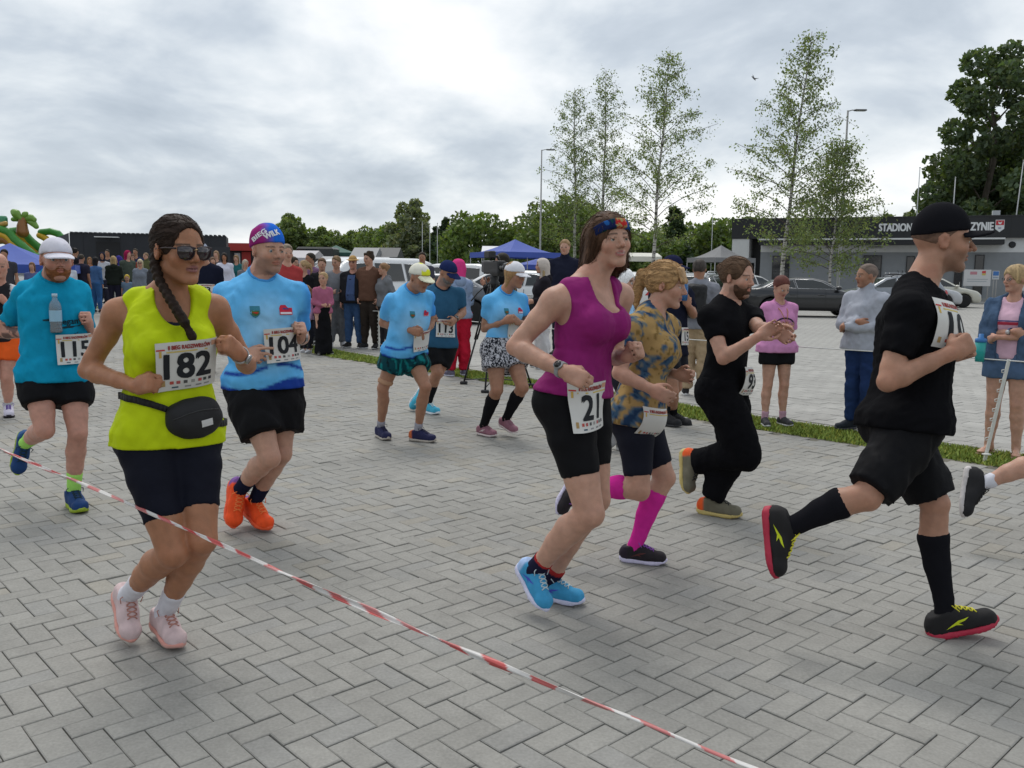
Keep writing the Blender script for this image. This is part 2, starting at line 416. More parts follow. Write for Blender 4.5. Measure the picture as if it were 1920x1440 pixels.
def paving_mats():
    joint = mat('joint_sand', (.135, .125, .10), .95, .4, 60, .35, 9)
    M = bpy.data.materials.new('concrete_paver'); M.use_nodes = True; N, L = M.node_tree.nodes, M.node_tree.links; b = N['Principled BSDF']; b.inputs['Roughness'].default_value = .86; b.inputs['Specular IOR Level'].default_value = .25
    at_ = N.new('ShaderNodeAttribute'); at_.attribute_name = 'Col'; g = N.new('ShaderNodeNewGeometry'); n1 = N.new('ShaderNodeTexNoise'); n1.inputs['Scale'].default_value = 1.1; n1.inputs['Detail'].default_value = 6; L.new(g.outputs['Position'], n1.inputs['Vector'])
    n2 = N.new('ShaderNodeTexNoise'); n2.inputs['Scale'].default_value = 90; n2.inputs['Detail'].default_value = 4; L.new(g.outputs['Position'], n2.inputs['Vector'])
    n3 = N.new('ShaderNodeTexNoise'); n3.inputs['Scale'].default_value = 14; n3.inputs['Detail'].default_value = 5; L.new(g.outputs['Position'], n3.inputs['Vector'])
    def mr(src, a, c_, lo, hi):
        m_ = N.new('ShaderNodeMapRange'); L.new(src, m_.inputs[0]); m_.inputs[1].default_value = a; m_.inputs[2].default_value = c_; m_.inputs[3].default_value = lo; m_.inputs[4].default_value = hi; return m_.outputs[0]
    def mul(a, c_):
        m_ = N.new('ShaderNodeMath'); m_.operation = 'MULTIPLY'; L.new(a, m_.inputs[0]); L.new(c_, m_.inputs[1]); return m_.outputs[0]
    f = mul(mul(mr(n1.outputs[0], .3, .7, .90, 1.09), mr(n2.outputs[0], .3, .7, .90, 1.10)), mr(n3.outputs[0], .25, .75, .92, 1.07))
    n4 = N.new('ShaderNodeTexNoise'); n4.inputs['Scale'].default_value = 3.2; n4.inputs['Detail'].default_value = 7; n4.inputs['Roughness'].default_value = .7; L.new(g.outputs['Position'], n4.inputs['Vector']); f = mul(f, mr(n4.outputs[0], .36, .46, .90, 1.0))
    n5 = N.new('ShaderNodeTexVoronoi'); n5.inputs['Scale'].default_value = 3.4; L.new(g.outputs['Position'], n5.inputs['Vector']); f = mul(f, mr(n5.outputs['Distance'], .012, .03, .55, 1.0))
    v = N.new('ShaderNodeVectorMath'); v.operation = 'SCALE'; L.new(at_.outputs['Color'], v.inputs[0]); L.new(f, v.inputs['Scale']); L.new(v.outputs[0], b.inputs['Base Color'])
    bp = N.new('ShaderNodeBump'); bp.inputs['Strength'].default_value = .35; bp.inputs['Distance'].default_value = .003; L.new(n2.outputs[0], bp.inputs['Height']); L.new(bp.outputs[0], b.inputs['Normal'])
    return joint, M
def paver_shape(L_, W_, ch=.0035, hz=.05):
    x, y = L_ / 2, W_ / 2; V = []
    for (dx, z) in ((0, -hz), (0, -ch * .8), (ch, 0)):
        V += [(-x + dx, -y + dx, z), (x - dx, -y + dx, z), (x - dx, y - dx, z), (-x + dx, y - dx, z)]
    Fc = [(8, 9, 10, 11)] + [(r * 4 + i, r * 4 + (i + 1) % 4, r * 4 + 4 + (i + 1) % 4, r * 4 + 4 + i) for r in (0, 1) for i in range(4)]
    return np.array(V), np.array(Fc)
def pcol(rs):
    c = np.array([.288, .280, .258]) * rs.uniform(.95, 1.045); r = rs.rand()
    if r < .10: c = c * np.array([1.03, 1.0, .95])
    elif r < .24: c = c * np.array([.985, .995, 1.015])
    return c
def pave(name, place, inside, L_, W_, gap, parent, M, n_single, rs, tilt=.0016):
    """place: list of (x, y, angle); the n_single that show largest become parts, the rest one stuff part"""
    SV, SF = paver_shape(L_ - gap, W_ - gap); items = []
    for (x, y, a) in place:
        if not inside(x, y): continue
        rel = np.array([x, y, 0]) - CAM; dz = rel @ FWD
        px = CX + F_PX * (rel @ RIGHT) / max(dz, .1); py = CY - F_PX * (rel @ UPV) / max(dz, .1)
        seen = dz > .3 and -40 < px < 1960 and py < 1480; items.append((0 if seen else 1, np.hypot(x, y), x, y, a))
    items.sort(key=lambda t: (t[0], t[1])); var = []
    for k in range(10):
        c = pcol(rs); o = mesh_np(name, SV, SF, None, M, None, np.tile(c, (len(SV), 1)), smooth=False); var.append(o.data); bpy.data.objects.remove(o)
    V, Fq, C = [], [], []
    for i, (sn, r, x, y, a) in enumerate(items):
        t1, t2, dz = rs.normal(0, tilt * 4), rs.normal(0, tilt * 4), rs.normal(0, tilt)
        if i < n_single and sn == 0:
            o = bpy.data.objects.new(name, var[rs.randint(10)]); COL.objects.link(o); o.parent = parent; o.location = (x, y, dz); o.rotation_euler = (t1, t2, a + rs.normal(0, .004))
        else:
            ca, sa = math.cos(a), math.sin(a); P = SV.copy(); P[:, 2] += dz + P[:, 0] * t2 + P[:, 1] * t1; Q = np.stack([P[:, 0] * ca - P[:, 1] * sa + x, P[:, 0] * sa + P[:, 1] * ca + y, P[:, 2]], 1)
            Fq.append(SF + 12 * len(V)); V.append(Q); C.append(np.tile(pcol(rs), (12, 1)))
    o = mesh_np(name + '_field', np.concatenate(V), np.concatenate(Fq), None, M, parent, np.concatenate(C), smooth=False); o['kind'] = 'stuff'
    return len(items)
def build_ground():
    rs = np.random.RandomState(3); joint, PM = paving_mats()
    flat('ground', [(-1500, -200), (1500, -200), (1500, 2500), (-1500, 2500)], -.12, mat('field', (.075, .10, .035), .95, .5, 3, .3, .4))
    # runners' street: herringbone
    base = flat('pavement', [(7.6, -6), *EDGE, (-90, 53.5), (-90, -6)], -.011, joint, 'grey concrete block paving laid in herringbone')
    a = .0943; yaw = .746; uu = np.array([math.cos(yaw), math.sin(yaw)]); vv = np.array([math.sin(yaw), -math.cos(yaw)]); o0 = ground(740, 1383.3)[:2]
    place = []; R_ = 230
    for i in range(-R_, R_):
        for j in range(-R_, R_):
            r = (i - j) % 4
            if r == 0: c = o0 + a * ((i + 1) * uu + (j + .5) * vv); ang = yaw
            elif r == 3: c = o0 + a * ((i + .5) * uu + (j + 1) * vv); ang = yaw - math.pi / 2
            else: continue
            x, y = c
            if y < 1.6 or y > 17 or abs(x) > .62 * y + 1.3: continue
            place.append((x, y, ang))
    pl = np.array(place); ok = []
    sdf = np.array([side(x, y) if y > 5 else -1 for x, y, _ in place]); place = [p for p, s_ in zip(place, sdf) if s_ < -.13]
    n = pave('paver', place, lambda x, y: True, 2 * a, a, .0036, base, PM, 300, rs)
    # far street: same blocks, too small to tell apart
    M = mat('far_paving', (.275, .268, .248), .9, .3, 40, .10, 10, var2=.08, v2scale=.5)
    flat('pavement', [(10.5, 17), *[p for p in EDGE if p[1] > 17], (-90, 53.5), (-90, 17)][1:], -.004, M, 'far grey block paving of the street') if False else None
    fp = [(-4.72, 17.3)] + [p for p in EDGE if p[1] > 17.3]; flat('pavement', [(-12.2, 17.0), (-4.45, 17.0)] + [p for p in EDGE if p[1] > 17.3] + [(-60, 53.5), (-60, 17)], -.005, M, 'far part of the grey paved street')
    # kerb edging of the verge
    ang0 = math.atan2(EDGE[4][1] - EDGE[1][1], EDGE[4][0] - EDGE[1][0])
    verge = flat('verge', [*EDGE, *BACK[::-1]], -.02, mat('soil', (.15, .18, .055), .95, .5, 30, .3, 6), 'narrow strip of turf between the street and the car park')
    # verge grass
    gv, gf, gc = [], [], []; segs = list(zip(EDGE[:-1], EDGE[1:]))[0:7]; wts = np.array([2.0, 2.4, 1.6, 3, 4, 2.2, 2.0]); wts /= wts.sum()
    for k in range(30000):
        (p, q) = segs[rs.choice(7, p=wts)]; t = rs.rand(); w = rs.rand() * (VW + .06) - .03; x = p[0] + (q[0] - p[0]) * t + VN[0] * w; y = p[1] + (q[1] - p[1]) * t + VN[1] * w
        e = min(w, VW - w); hgt = rs.uniform(.010, .032) * (1.6 if rs.rand() < .05 else 1) * (.6 + .4 * min(1, max(e, 0) / .1)); an = rs.rand() * 6.28; wd = rs.uniform(.004, .009) * (1 + y / 9); ln = rs.normal(0, .02, 2)
        b_ = len(gv); gv += [(x - math.cos(an) * wd, y - math.sin(an) * wd, -.02), (x + math.cos(an) * wd, y + math.sin(an) * wd, -.02), (x + ln[0], y + ln[1], hgt)]; gf.append((b_, b_ + 1, b_ + 2))
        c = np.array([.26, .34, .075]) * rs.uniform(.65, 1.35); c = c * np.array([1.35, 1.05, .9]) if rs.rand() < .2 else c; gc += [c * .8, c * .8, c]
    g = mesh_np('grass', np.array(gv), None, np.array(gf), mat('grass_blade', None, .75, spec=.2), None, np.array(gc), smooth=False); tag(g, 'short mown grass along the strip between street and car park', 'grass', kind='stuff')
    # car park: rows of grey blocks
    CPM = mat('car_park_paving', (.345, .337, .316), .9, .3, 30, .09, 9, var2=.08, v2scale=.35)
    nt = CPM.node_tree; N, L = nt.nodes, nt.links; b = N['Principled BSDF']; src = b.inputs['Base Color'].links[0].from_socket
    tcn = N.new('ShaderNodeTexCoord'); mp = N.new('ShaderNodeMapping'); mp.inputs['Rotation'].default_value = (0, 0, -ang0); L.new(tcn.outputs['Object'], mp.inputs[0]); br = N.new('ShaderNodeTexBrick'); L.new(mp.outputs[0], br.inputs['Vector'])
    br.inputs['Scale'].default_value = 1; br.inputs['Brick Width'].default_value = .2; br.inputs['Row Height'].default_value = .2; br.inputs['Mortar Size'].default_value = .006; br.inputs['Color1'].default_value = (1, 1, 1, 1); br.inputs['Color2'].default_value = (.9, .9, .9, 1); br.inputs['Mortar'].default_value = (.45, .45, .42, 1)
    mx = N.new('ShaderNodeMix'); mx.data_type = 'RGBA'; mx.blend_type = 'MULTIPLY'; mx.inputs[0].default_value = 1; L.new(src, mx.inputs[6]); L.new(br.outputs['Color'], mx.inputs[7]); L.new(mx.outputs[2], b.inputs['Base Color'])
    cp = flat('car_park', [*BACK[::-1], (9, 2.4), (70, 2.4), (70, 62), (-35, 62)], -.0085, CPM, 'pale grey block paved car park beyond the verge')
    d0 = np.array([math.cos(ang0), math.sin(ang0)]); n0 = np.array([-d0[1], d0[0]]); n0 = n0 if n0 @ VN > 0 else -n0; o0 = np.array(BACK[1]); place = []
    for j in range(0, 60):
        for i in range(-70, 70):
            c = o0 + d0 * ((i + .5 * (j % 2)) * .2) + n0 * ((j + .5) * .2)
            if c[1] > 17 or c[1] < 5 or abs(c[0]) > .62 * c[1] + .8 or side(*c) < VW + .08: continue
            place.append((c[0], c[1], ang0))
    def pc2(r): return np.array([.345, .337, .316]) * r.uniform(.92, 1.07)
    global pcol; old = pcol; pcol = pc2; n2 = pave('paving_block', place, lambda x, y: True, .2, .2, .005, cp, PM, 200, rs); pcol = old
    print('pavers', n, n2)
# ------------------------------------------------------------------ rope, posts, tape
def build_barriers():
    W_ = mat('white_plastic', (.62, .62, .58), .5, .1, 60, .06, 12); rope_pts = []
    for (px, py, ty, lab, lean) in ((711, 657, 583, 'white electric fence post beside the teal shorts runner', 0.0), (1845, 864, 671, 'leaning white fence post in front of denim shorts woman', .13), (217, 583, 541, 'white fence post among the crowd by the black container', 0.0)):
        g = ground(px, py); d = float((g - CAM) @ FWD); zt = float(at(px, ty, d)[2]); t = empty('fence_post', g); tag(t, lab, 'fence post', None); top = np.array([lean, 0, zt])
        m_ = MB(); R = np.array([[1, 0, -lean / zt], [0, 1, 0], nrm((lean, 0, zt))]); m_.box(top / 2 - np.array([0, 0, .03]), (.013, .008, np.linalg.norm(top) / 2 + .03), np.array([nrm(R[0]), R[1], R[2]]), .003); m_.build('shaft', W_, t)
        for k in range(8): q = top * (.22 + .095 * k); h_ = MB().tube([q + np.array([-.010, 0, .012]), q + np.array([-.030, 0, .008]), q + np.array([-.030, 0, -.012]), q + np.array([-.012, 0, -.010])], .0042, 5); h_.build('rope_hook', W_, t, True)
        fs = MB().box((0, -.03, .06), (.03, .02, .006), None, .003); fs.build('step', W_, t); rope_pts.append(g + top)
    pts = [np.array([7.6, 2.9, .82]), rope_pts[1] + np.array([0, 0, -.01])]
    for i in range(1, 13): t = i / 13; q = rope_pts[1] * (1 - t) + rope_pts[0] * t; q[2] -= .10 * 4 * t * (1 - t) * .6; pts.append(q)
    pts.append(rope_pts[0])
    for i in range(1, 12): t = i / 12; q = rope_pts[0] * (1 - t) + rope_pts[2] * t; q[2] -= .12 * 4 * t * (1 - t); pts.append(q)
    pts += [rope_pts[2], np.array([-24, 45, .75])]
    m_ = MB().tube(pts, [.0045 + .00012 * p[1] for p in pts], 6); r = m_.build('rope', mat('white_rope', (.62, .62, .60), .7), None, True); tag(r, 'thin white rope strung between the fence posts', 'rope')
    # red and white tape
    K = [at(-420, 640, 4.9), at(0, 842, 3.66), at(170, 912, 3.32), at(350, 993, 3.0), at(560, 1087, 2.68), at(800, 1190, 2.40), at(1010, 1278, 2.2), at(1200, 1352, 2.06), at(1420, 1442, 1.92), at(1900, 1610, 1.72)]
    K = np.array(K); n = 520; tt = np.linspace(0, len(K) - 1.001, n); P = []
    for t in tt:
        i = int(t); f = t - i; p0, p1, p2, p3 = K[max(i - 1, 0)], K[i], K[i + 1], K[min(i + 2, len(K) - 1)]
        P.append(.5 * (2 * p1 + (p2 - p0) * f + (2 * p0 - 5 * p1 + 4 * p2 - p3) * f * f + (3 * p1 - p0 - 3 * p2 + p3) * f ** 3))
    P = np.array(P); s_ = np.concatenate([[0], np.cumsum(np.linalg.norm(np.diff(P, axis=0), axis=1))]); V, C, Fq = [], [], []; rs = np.random.RandomState(4); nw = 7
    for i in range(n):
        d = nrm(P[min(i + 1, n - 1)] - P[max(i - 1, 0)]); a = nrm(cross(d, (0, 0, 1))); b = cross(a, d); tw = 1.15 * math.sin(s_[i] * 2.1 + 1) + .8 * math.sin(s_[i] * 4.7 + 2) + .9; hw = .0085 + .003 * math.sin(s_[i] * 6.3) + .002 * math.sin(s_[i] * 17)
        for j in range(nw):
            u = (j / (nw - 1) - .5) * 2; fold = .004 * math.cos(u * 3.6 + s_[i] * 5) ; V.append(P[i] + hw * u * (math.cos(tw) * b + math.sin(tw) * a) + fold * (math.cos(tw) * a - math.sin(tw) * b))
            band = math.floor((s_[i] + u * .03 * math.sin(s_[i] * 3.1)) / .072) % 2; wear = .5 + .5 * math.sin(s_[i] * 7.3) * math.sin(s_[i] * 2.9)
            C.append((.52, .085 + .16 * wear * (u > -.2), .08 + .16 * wear * (u > -.2)) if band == 0 else (.62, .60, .58))
    for i in range(n - 1):
        for j in range(nw - 1): k = i * nw + j; Fq.append((k, k + 1, k + nw + 1, k + nw))
    o = mesh_np('barrier_tape', V, Fq, None, mat('tape_film', None, .35, .15, 60, .05, 30, spec=.5), None, np.array(C)); md = o.modifiers.new('thick', 'SOLIDIFY'); md.thickness = .0012; tag(o, 'red and white barrier tape stretched across the paving before the runners', 'tape')
# ------------------------------------------------------------------ trees
def leaf_m(name, tr=.35):
    if name in MATS: return MATS[name]
    M = bpy.data.materials.new(name); M.use_nodes = True; MATS[name] = M; N, L = M.node_tree.nodes, M.node_tree.links; b = N['Principled BSDF']; b.inputs['Roughness'].default_value = .6; b.inputs['Specular IOR Level'].default_value = .25
    a = N.new('ShaderNodeAttribute'); a.attribute_name = 'Col'; L.new(a.outputs['Color'], b.inputs['Base Color']); t = N.new('ShaderNodeBsdfTranslucent'); v = N.new('ShaderNodeVectorMath'); v.operation = 'MULTIPLY'; L.new(a.outputs['Color'], v.inputs[0]); v.inputs[1].default_value = (1.5, 1.7, .6); L.new(v.outputs[0], t.inputs['Color'])
    mx = N.new('ShaderNodeMixShader'); mx.inputs[0].default_value = tr; L.new(b.outputs[0], mx.inputs[1]); L.new(t.outputs[0], mx.inputs[2]); L.new(mx.outputs[0], N['Material Output'].inputs['Surface']); return M
def leaves(rs, C, size, col, aspect=.6, droop=0.0, spread=.3):
    """leaf quads at centres C (n,3)"""
    n = len(C); d = rs.normal(size=(n, 3)); d[:, 2] -= droop; d /= np.linalg.norm(d, axis=1)[:, None]; e = np.cross(d, rs.normal(size=(n, 3))); e /= np.linalg.norm(e, axis=1)[:, None]; s_ = size * rs.uniform(.6, 1.4, n)[:, None]
    a = d * s_; b = e * s_ * aspect; V = np.stack([C - a, C - a * .1 + b, C + a, C - a * .1 - b], 1).reshape(-1, 3); Fq = np.arange(4 * n).reshape(-1, 4)
    c = np.array(col) * rs.uniform(1 - spread, 1 + spread, n)[:, None]; yel = rs.rand(n) < .25; c[yel] *= np.array([1.25, 1.1, .8]); return V, Fq, np.repeat(c, 4, 0)
def broad_tree(label, base, H, W_, col, n=3000, size=.35, seed=1, trunk=.3, low=.18, shape='round', group=None, bark=(.09, .075, .06)):
    rs = np.random.RandomState(seed); t = empty('tree', base); tag(t, label, 'tree', group); m_ = MB(); top = H * .8
    pts = [(math.sin(k * 1.3 + seed) * .02 * H * k / 6, math.cos(k * 1.7 + seed) * .02 * H * k / 6, top * k / 6) for k in range(7)]; m_.tube(pts, [trunk * (1 - .13 * k) for k in range(7)], 8)
    cl = []
    nb = 26 if shape != 'cone' else 30
    for k in range(nb):
        u = (k + .5) / nb; z = H * (low + (.97 - low) * u); an = k * 2.39996 + seed
        prof = {'round': math.sqrt(max(.03, 1 - ((u - .42) / .60) ** 2)), 'cone': max(.06, (1 - u) ** .8), 'tall': math.sqrt(max(.03, 1 - ((u - .38) / .64) ** 2)) * (.9 - .25 * u)}[shape]
        r = W_ * .5 * prof * rs.uniform(.45, .95); c = np.array([math.cos(an) * r, math.sin(an) * r, z]); rr = W_ * rs.uniform(.13, .20) * (.55 + .45 * prof) * (1.2 if shape == 'round' else .95); cl.append((c, rr))
        m_.tube([(pts[min(6, int(u * 6))][0], pts[min(6, int(u * 6))][1], max(z - rr * 1.5, H * low * .7)), tuple(c)], [trunk * .22, trunk * .06], 5, cap=False)
    m_.build('trunk', mat('bark_%d' % int(bark[0] * 100), bark, .9, .6, 8, .25, 3), t, True)
    P, CC = [], []; w = np.array([r ** 2 for _, r in cl]); w /= w.sum()
    for (c, r), k in zip(cl, (w * n).astype(int)):
        v = rs.normal(size=(k, 3)); v /= np.linalg.norm(v, axis=1)[:, None]; q = c + v * (r * rs.uniform(.45, 1.12, k) ** .6)[:, None] * np.array([1, 1, .8]); P.append(q); CC.append(np.tile(np.array(col) * rs.uniform(.72, 1.3), (k, 1)))
    P = np.concatenate(P); V, Fq, c0 = leaves(rs, P, size, (1, 1, 1), .7); mesh_np('crown', V, Fq, None, leaf_m('leaf_broad', .3), t, np.repeat(np.concatenate(CC), 4, 0) * c0, smooth=False); return t
def birch(label, base, H, W_, n=6000, size=.11, seed=1, group=None, lean=(0, 0)):
    rs = np.random.RandomState(seed); t = empty('birch_tree', base); tag(t, label, 'tree', group); m_ = MB(); npt = 12
    tp = [np.array([lean[0] * (k / npt) ** 1.5 + .05 * math.sin(k * 1.1 + seed), lean[1] * (k / npt) ** 1.5 + .05 * math.cos(k + seed), H * .985 * k / npt]) for k in range(npt + 1)]
    r0 = .0082 * H; m_.tube(tp, [r0 * (1 - k / (npt + .4)) ** .85 + .008 for k in range(npt + 1)], 9)
    bm_ = mat('birch_bark', (.42, .40, .37), .8, .4, 6, .0, 6); nt = bm_.node_tree
    if 'bark_done' not in bm_:
        bm_['bark_done'] = 1; N, L = nt.nodes, nt.links; tcn = N.new('ShaderNodeTexCoord'); mp = N.new('ShaderNodeMapping'); mp.inputs['Scale'].default_value = (3, 3, 14); L.new(tcn.outputs['Object'], mp.inputs[0]); no = N.new('ShaderNodeTexNoise'); no.inputs['Scale'].default_value = 1.0; no.inputs['Detail'].default_value = 5; L.new(mp.outputs[0], no.inputs['Vector'])
        cr = N.new('ShaderNodeValToRGB'); cr.color_ramp.elements[0].position = .40; cr.color_ramp.elements[0].color = (.04, .035, .03, 1); cr.color_ramp.elements[1].position = .50; cr.color_ramp.elements[1].color = (.46, .44, .41, 1); L.new(no.outputs[0], cr.inputs[0]); L.new(cr.outputs[0], N['Principled BSDF'].inputs['Base Color'])
    m_.build('trunk', bm_, t, True)
    bb = MB(); P, CC = [], []; nb = 54
    for k in range(nb):
        u = .20 + .78 * (k / nb) ** .95; i = min(npt - 1, int(u * npt)); f = u * npt - i; st = tp[i] * (1 - f) + tp[i + 1] * f; an = k * 2.39996 + rs.normal(0, .3)
        prof = (1 - u) ** .80 * min(1.0, .70 + (u - .20) * 3.0); L_ = W_ * .72 * prof * rs.uniform(.65, 1.15) + .35; rise = rs.uniform(.8, 1.5) * (1.0 if u > .3 else .55)
        d = np.array([math.cos(an), math.sin(an), rise]); q = [st]; dd = nrm(d)
        for s2 in range(5): dd = nrm(dd + np.array([math.cos(an), math.sin(an), -.18]) * .16 + rs.normal(0, .06, 3)); q.append(q[-1] + dd * L_ / 5 * 1.25)
        bb.tube(q, [r0 * .22 * (1 - .16 * s2) * (1 - u * .6) + .006 for s2 in range(6)], 4, cap=False)
        share = n * (.25 + prof) / (nb * .8)
        for s2 in range(int(share / 14) + 1):      # drooping twigs with leaf sprays
            f2 = rs.uniform(.25, 1.0) * 5; a_ = min(4, int(f2)); o_ = q[a_] + (q[a_ + 1] - q[a_]) * (f2 - a_); side_ = rs.normal(0, .3, 3) + np.array([0, 0, -.05]); e = o_ + side_ * rs.uniform(.6, 1.6) * .9 + np.array([0, 0, -.15])
            if s2 % 2 == 0: bb.tube([o_, (o_ + e) / 2 + np.array([0, 0, .05]), e], [.010, .007, .004], 3, cap=False)
            k2 = 14; g = rs.rand(k2)[:, None]; P.append(o_ + (e - o_) * g + rs.normal(0, .17, (k2, 3)) + np.array([0, 0, -.08]) * g); CC.append(np.tile(np.array([.165, .205, .105]) * rs.uniform(.7, 1.3), (k2, 1)))
    bb.build('branches', mat('twig', (.07, .05, .042), .85), t, True)
    P = np.concatenate(P); V, Fq, c0 = leaves(rs, P, size, (1, 1, 1), .62, droop=.5); mesh_np('crown', V, Fq, None, leaf_m('leaf_birch', .35), t, np.repeat(np.concatenate(CC), 4, 0) * c0, smooth=False); return t
def retree(src, label, base, sx, sz, rz, group=None):
    c = copy_tree(src); c.location = base; c.scale = (sx, sx, sz); c.rotation_euler = (0, 0, rz); c['label'] = label
    if group: c['group'] = group
    return c
def gp(px, d, z=0.0):
    """place on the ground below photo column px at distance d"""
    p = at(px, 520, d); return np.array([p[0], p[1], z])
def zat(px, py, d): return float(at(px, py, d)[2])
def build_trees():
    # birches of the car park
    def bt(label, px, ty, d, W_, seed, n, lean=(0, 0), size=.11): b = gp(px, d); return birch(label, b, zat(px, ty, d), W_, n, size, seed, None, lean)
    b1 = bt('tall slender birch in front of the stadium building, white trunk over black car', 1466, 66, 50, 5.6, 3, 11500, (1.0, 0), .068)
    bt('smaller birch beside the lamp post before the stadium building', 1556, 262, 47, 4.4, 8, 9500, (.3, 0), .068)
    bt('broad airy birch standing behind the magenta runner', 1222, 100, 60, 7.6, 5, 10500, (.8, 0), .072)
    bt('thin birch right of the twin pair near the left lamp post', 1128, 136, 74, 6.0, 11, 7500, (0, 0), .074)
    bt('shorter pale birch left of the twin pair near the left lamp post', 1078, 168, 76, 6.4, 14, 7500, (-.4, 0), .074)
    # treeline
    G = None; OL = (.135, .18, .075); GY = (.19, .215, .145)
    A = broad_tree('round dark green tree right of the conifer group', gp(893, 95), zat(893, 408, 95), 8.4, (.125, .175, .066), 7000, .22, 2, low=.10)
    B = broad_tree('broad olive tree behind the blue gazebo lamp post', gp(1052, 88), zat(1052, 378, 88), 10, OL, 7500, .22, 4, low=.06)
    C = broad_tree('narrow dark spruce behind the flag poles', gp(835, 110), zat(835, 408, 110), 4.6, (.055, .085, .046), 3600, .23, 6, shape='cone', low=.04)
    D = broad_tree('tall pale willow rising above the treeline', gp(770, 120), zat(770, 377, 120), 8.2, GY, 5500, .26, 9, shape='tall', low=.12)
    E_ = broad_tree('mixed treeline tree with ragged top behind the beanie man', gp(548, 135), zat(548, 405, 135), 8.5, OL, 6000, .26, 12, shape='tall', low=.04)
    retree(C, 'second narrow spruce close beside the flag poles', gp(852, 112), 1.0, .99, 2); retree(C, 'third narrow spruce leaning on the round dark tree', gp(818, 116), .95, .9, 4)
    k = zat(893, 408, 95); tl = [(578, 422, 138, A), (606, 416, 134, E_), (634, 426, 140, B), (660, 424, 136, E_), (684, 428, 139, A), (706, 418, 134, B), (728, 426, 130, D), (746, 412, 126, A), (788, 420, 118, D), (806, 440, 122, B), (940, 436, 120, E_), (964, 428, 112, A), (985, 418, 105, B), (1010, 402, 100, A)]
    nm = ['rounded', 'ragged', 'spreading', 'slim', 'bushy', 'wide', 'silvery', 'thick', 'feathery', 'low', 'sparse', 'leafy', 'full', 'dense']
    wh = ['behind the red shirt man', 'behind the grey marquee roof', 'behind the green tent', 'behind the grey tent roof', 'behind the straw hat man', 'behind the curly haired man', 'left of the tall willow', 'under the tall willow', 'right of the tall willow', 'below the flag poles', 'left of the blue gazebo', 'behind the blue gazebo peak', 'behind the blue gazebo', 'beside the left lamp post']
    Hs = {id(A): zat(893, 408, 95), id(B): zat(1052, 378, 88), id(C): zat(835, 408, 110), id(D): zat(770, 377, 120), id(E_): zat(548, 405, 135)}
    for i, (px, ty, d, src) in enumerate(tl): s_ = .88 * zat(px, ty, d) / Hs[id(src)]; retree(src, nm[i] + ' treeline tree ' + wh[i], gp(px, d), max(s_, .85), s_, i * 1.7)
    for i, (px, ty, d, src, lab) in enumerate(((1096, 388, 92, A, 'olive tree between the twin birches and the magenta runner'), (1175, 420, 95, B, 'tree behind the head of the blonde runner'), (1262, 372, 90, C, 'big dark conifer right of the airy birch'), (1205, 430, 86, A, 'dark bushy tree at the foot of the airy birch'), (1318, 412, 98, B, 'bright green tree left of the stadium building'), (1352, 404, 96, A, 'bright green tree touching the stadium roof corner'), (1392, 400, 100, B, 'bright green tree behind the stadium roof corner'), (1706, 384, 120, D, 'small distant tree above the stadium lettering'), (1655, 392, 130, E_, 'thin distant tree above the stadium roof'))):
        s_ = .90 * zat(px, ty, d) / Hs[id(src)]; retree(src, lab, gp(px, d), max(s_, .9) * (1.3 if src is C else 1), s_, i * 2.1)
    # big trees at the right edge
    broad_tree('huge dark poplar towering over the stadium roof', gp(1838, 78), zat(1838, 92, 78), 11.5, (.090, .125, .072), 13000, .24, 21, trunk=.45, low=.12, shape='tall')
    broad_tree('second huge dark tree at the edge of the stadium roof', gp(1955, 80), zat(1955, 128, 80), 11, (.090, .125, .07), 9000, .26, 27, trunk=.45, low=.10, shape='tall')
    broad_tree('dark green bushy tree behind the stadium roof chimney', gp(1800, 84), zat(1800, 265, 84), 10, (.062, .088, .042), 5000, .30, 31, trunk=.4, low=.05)
    broad_tree('dark green spreading tree behind the stadium coat of arms', gp(1890, 88), zat(1890, 250, 88), 11, (.062, .086, .042), 5000, .30, 33, trunk=.4, low=.05)
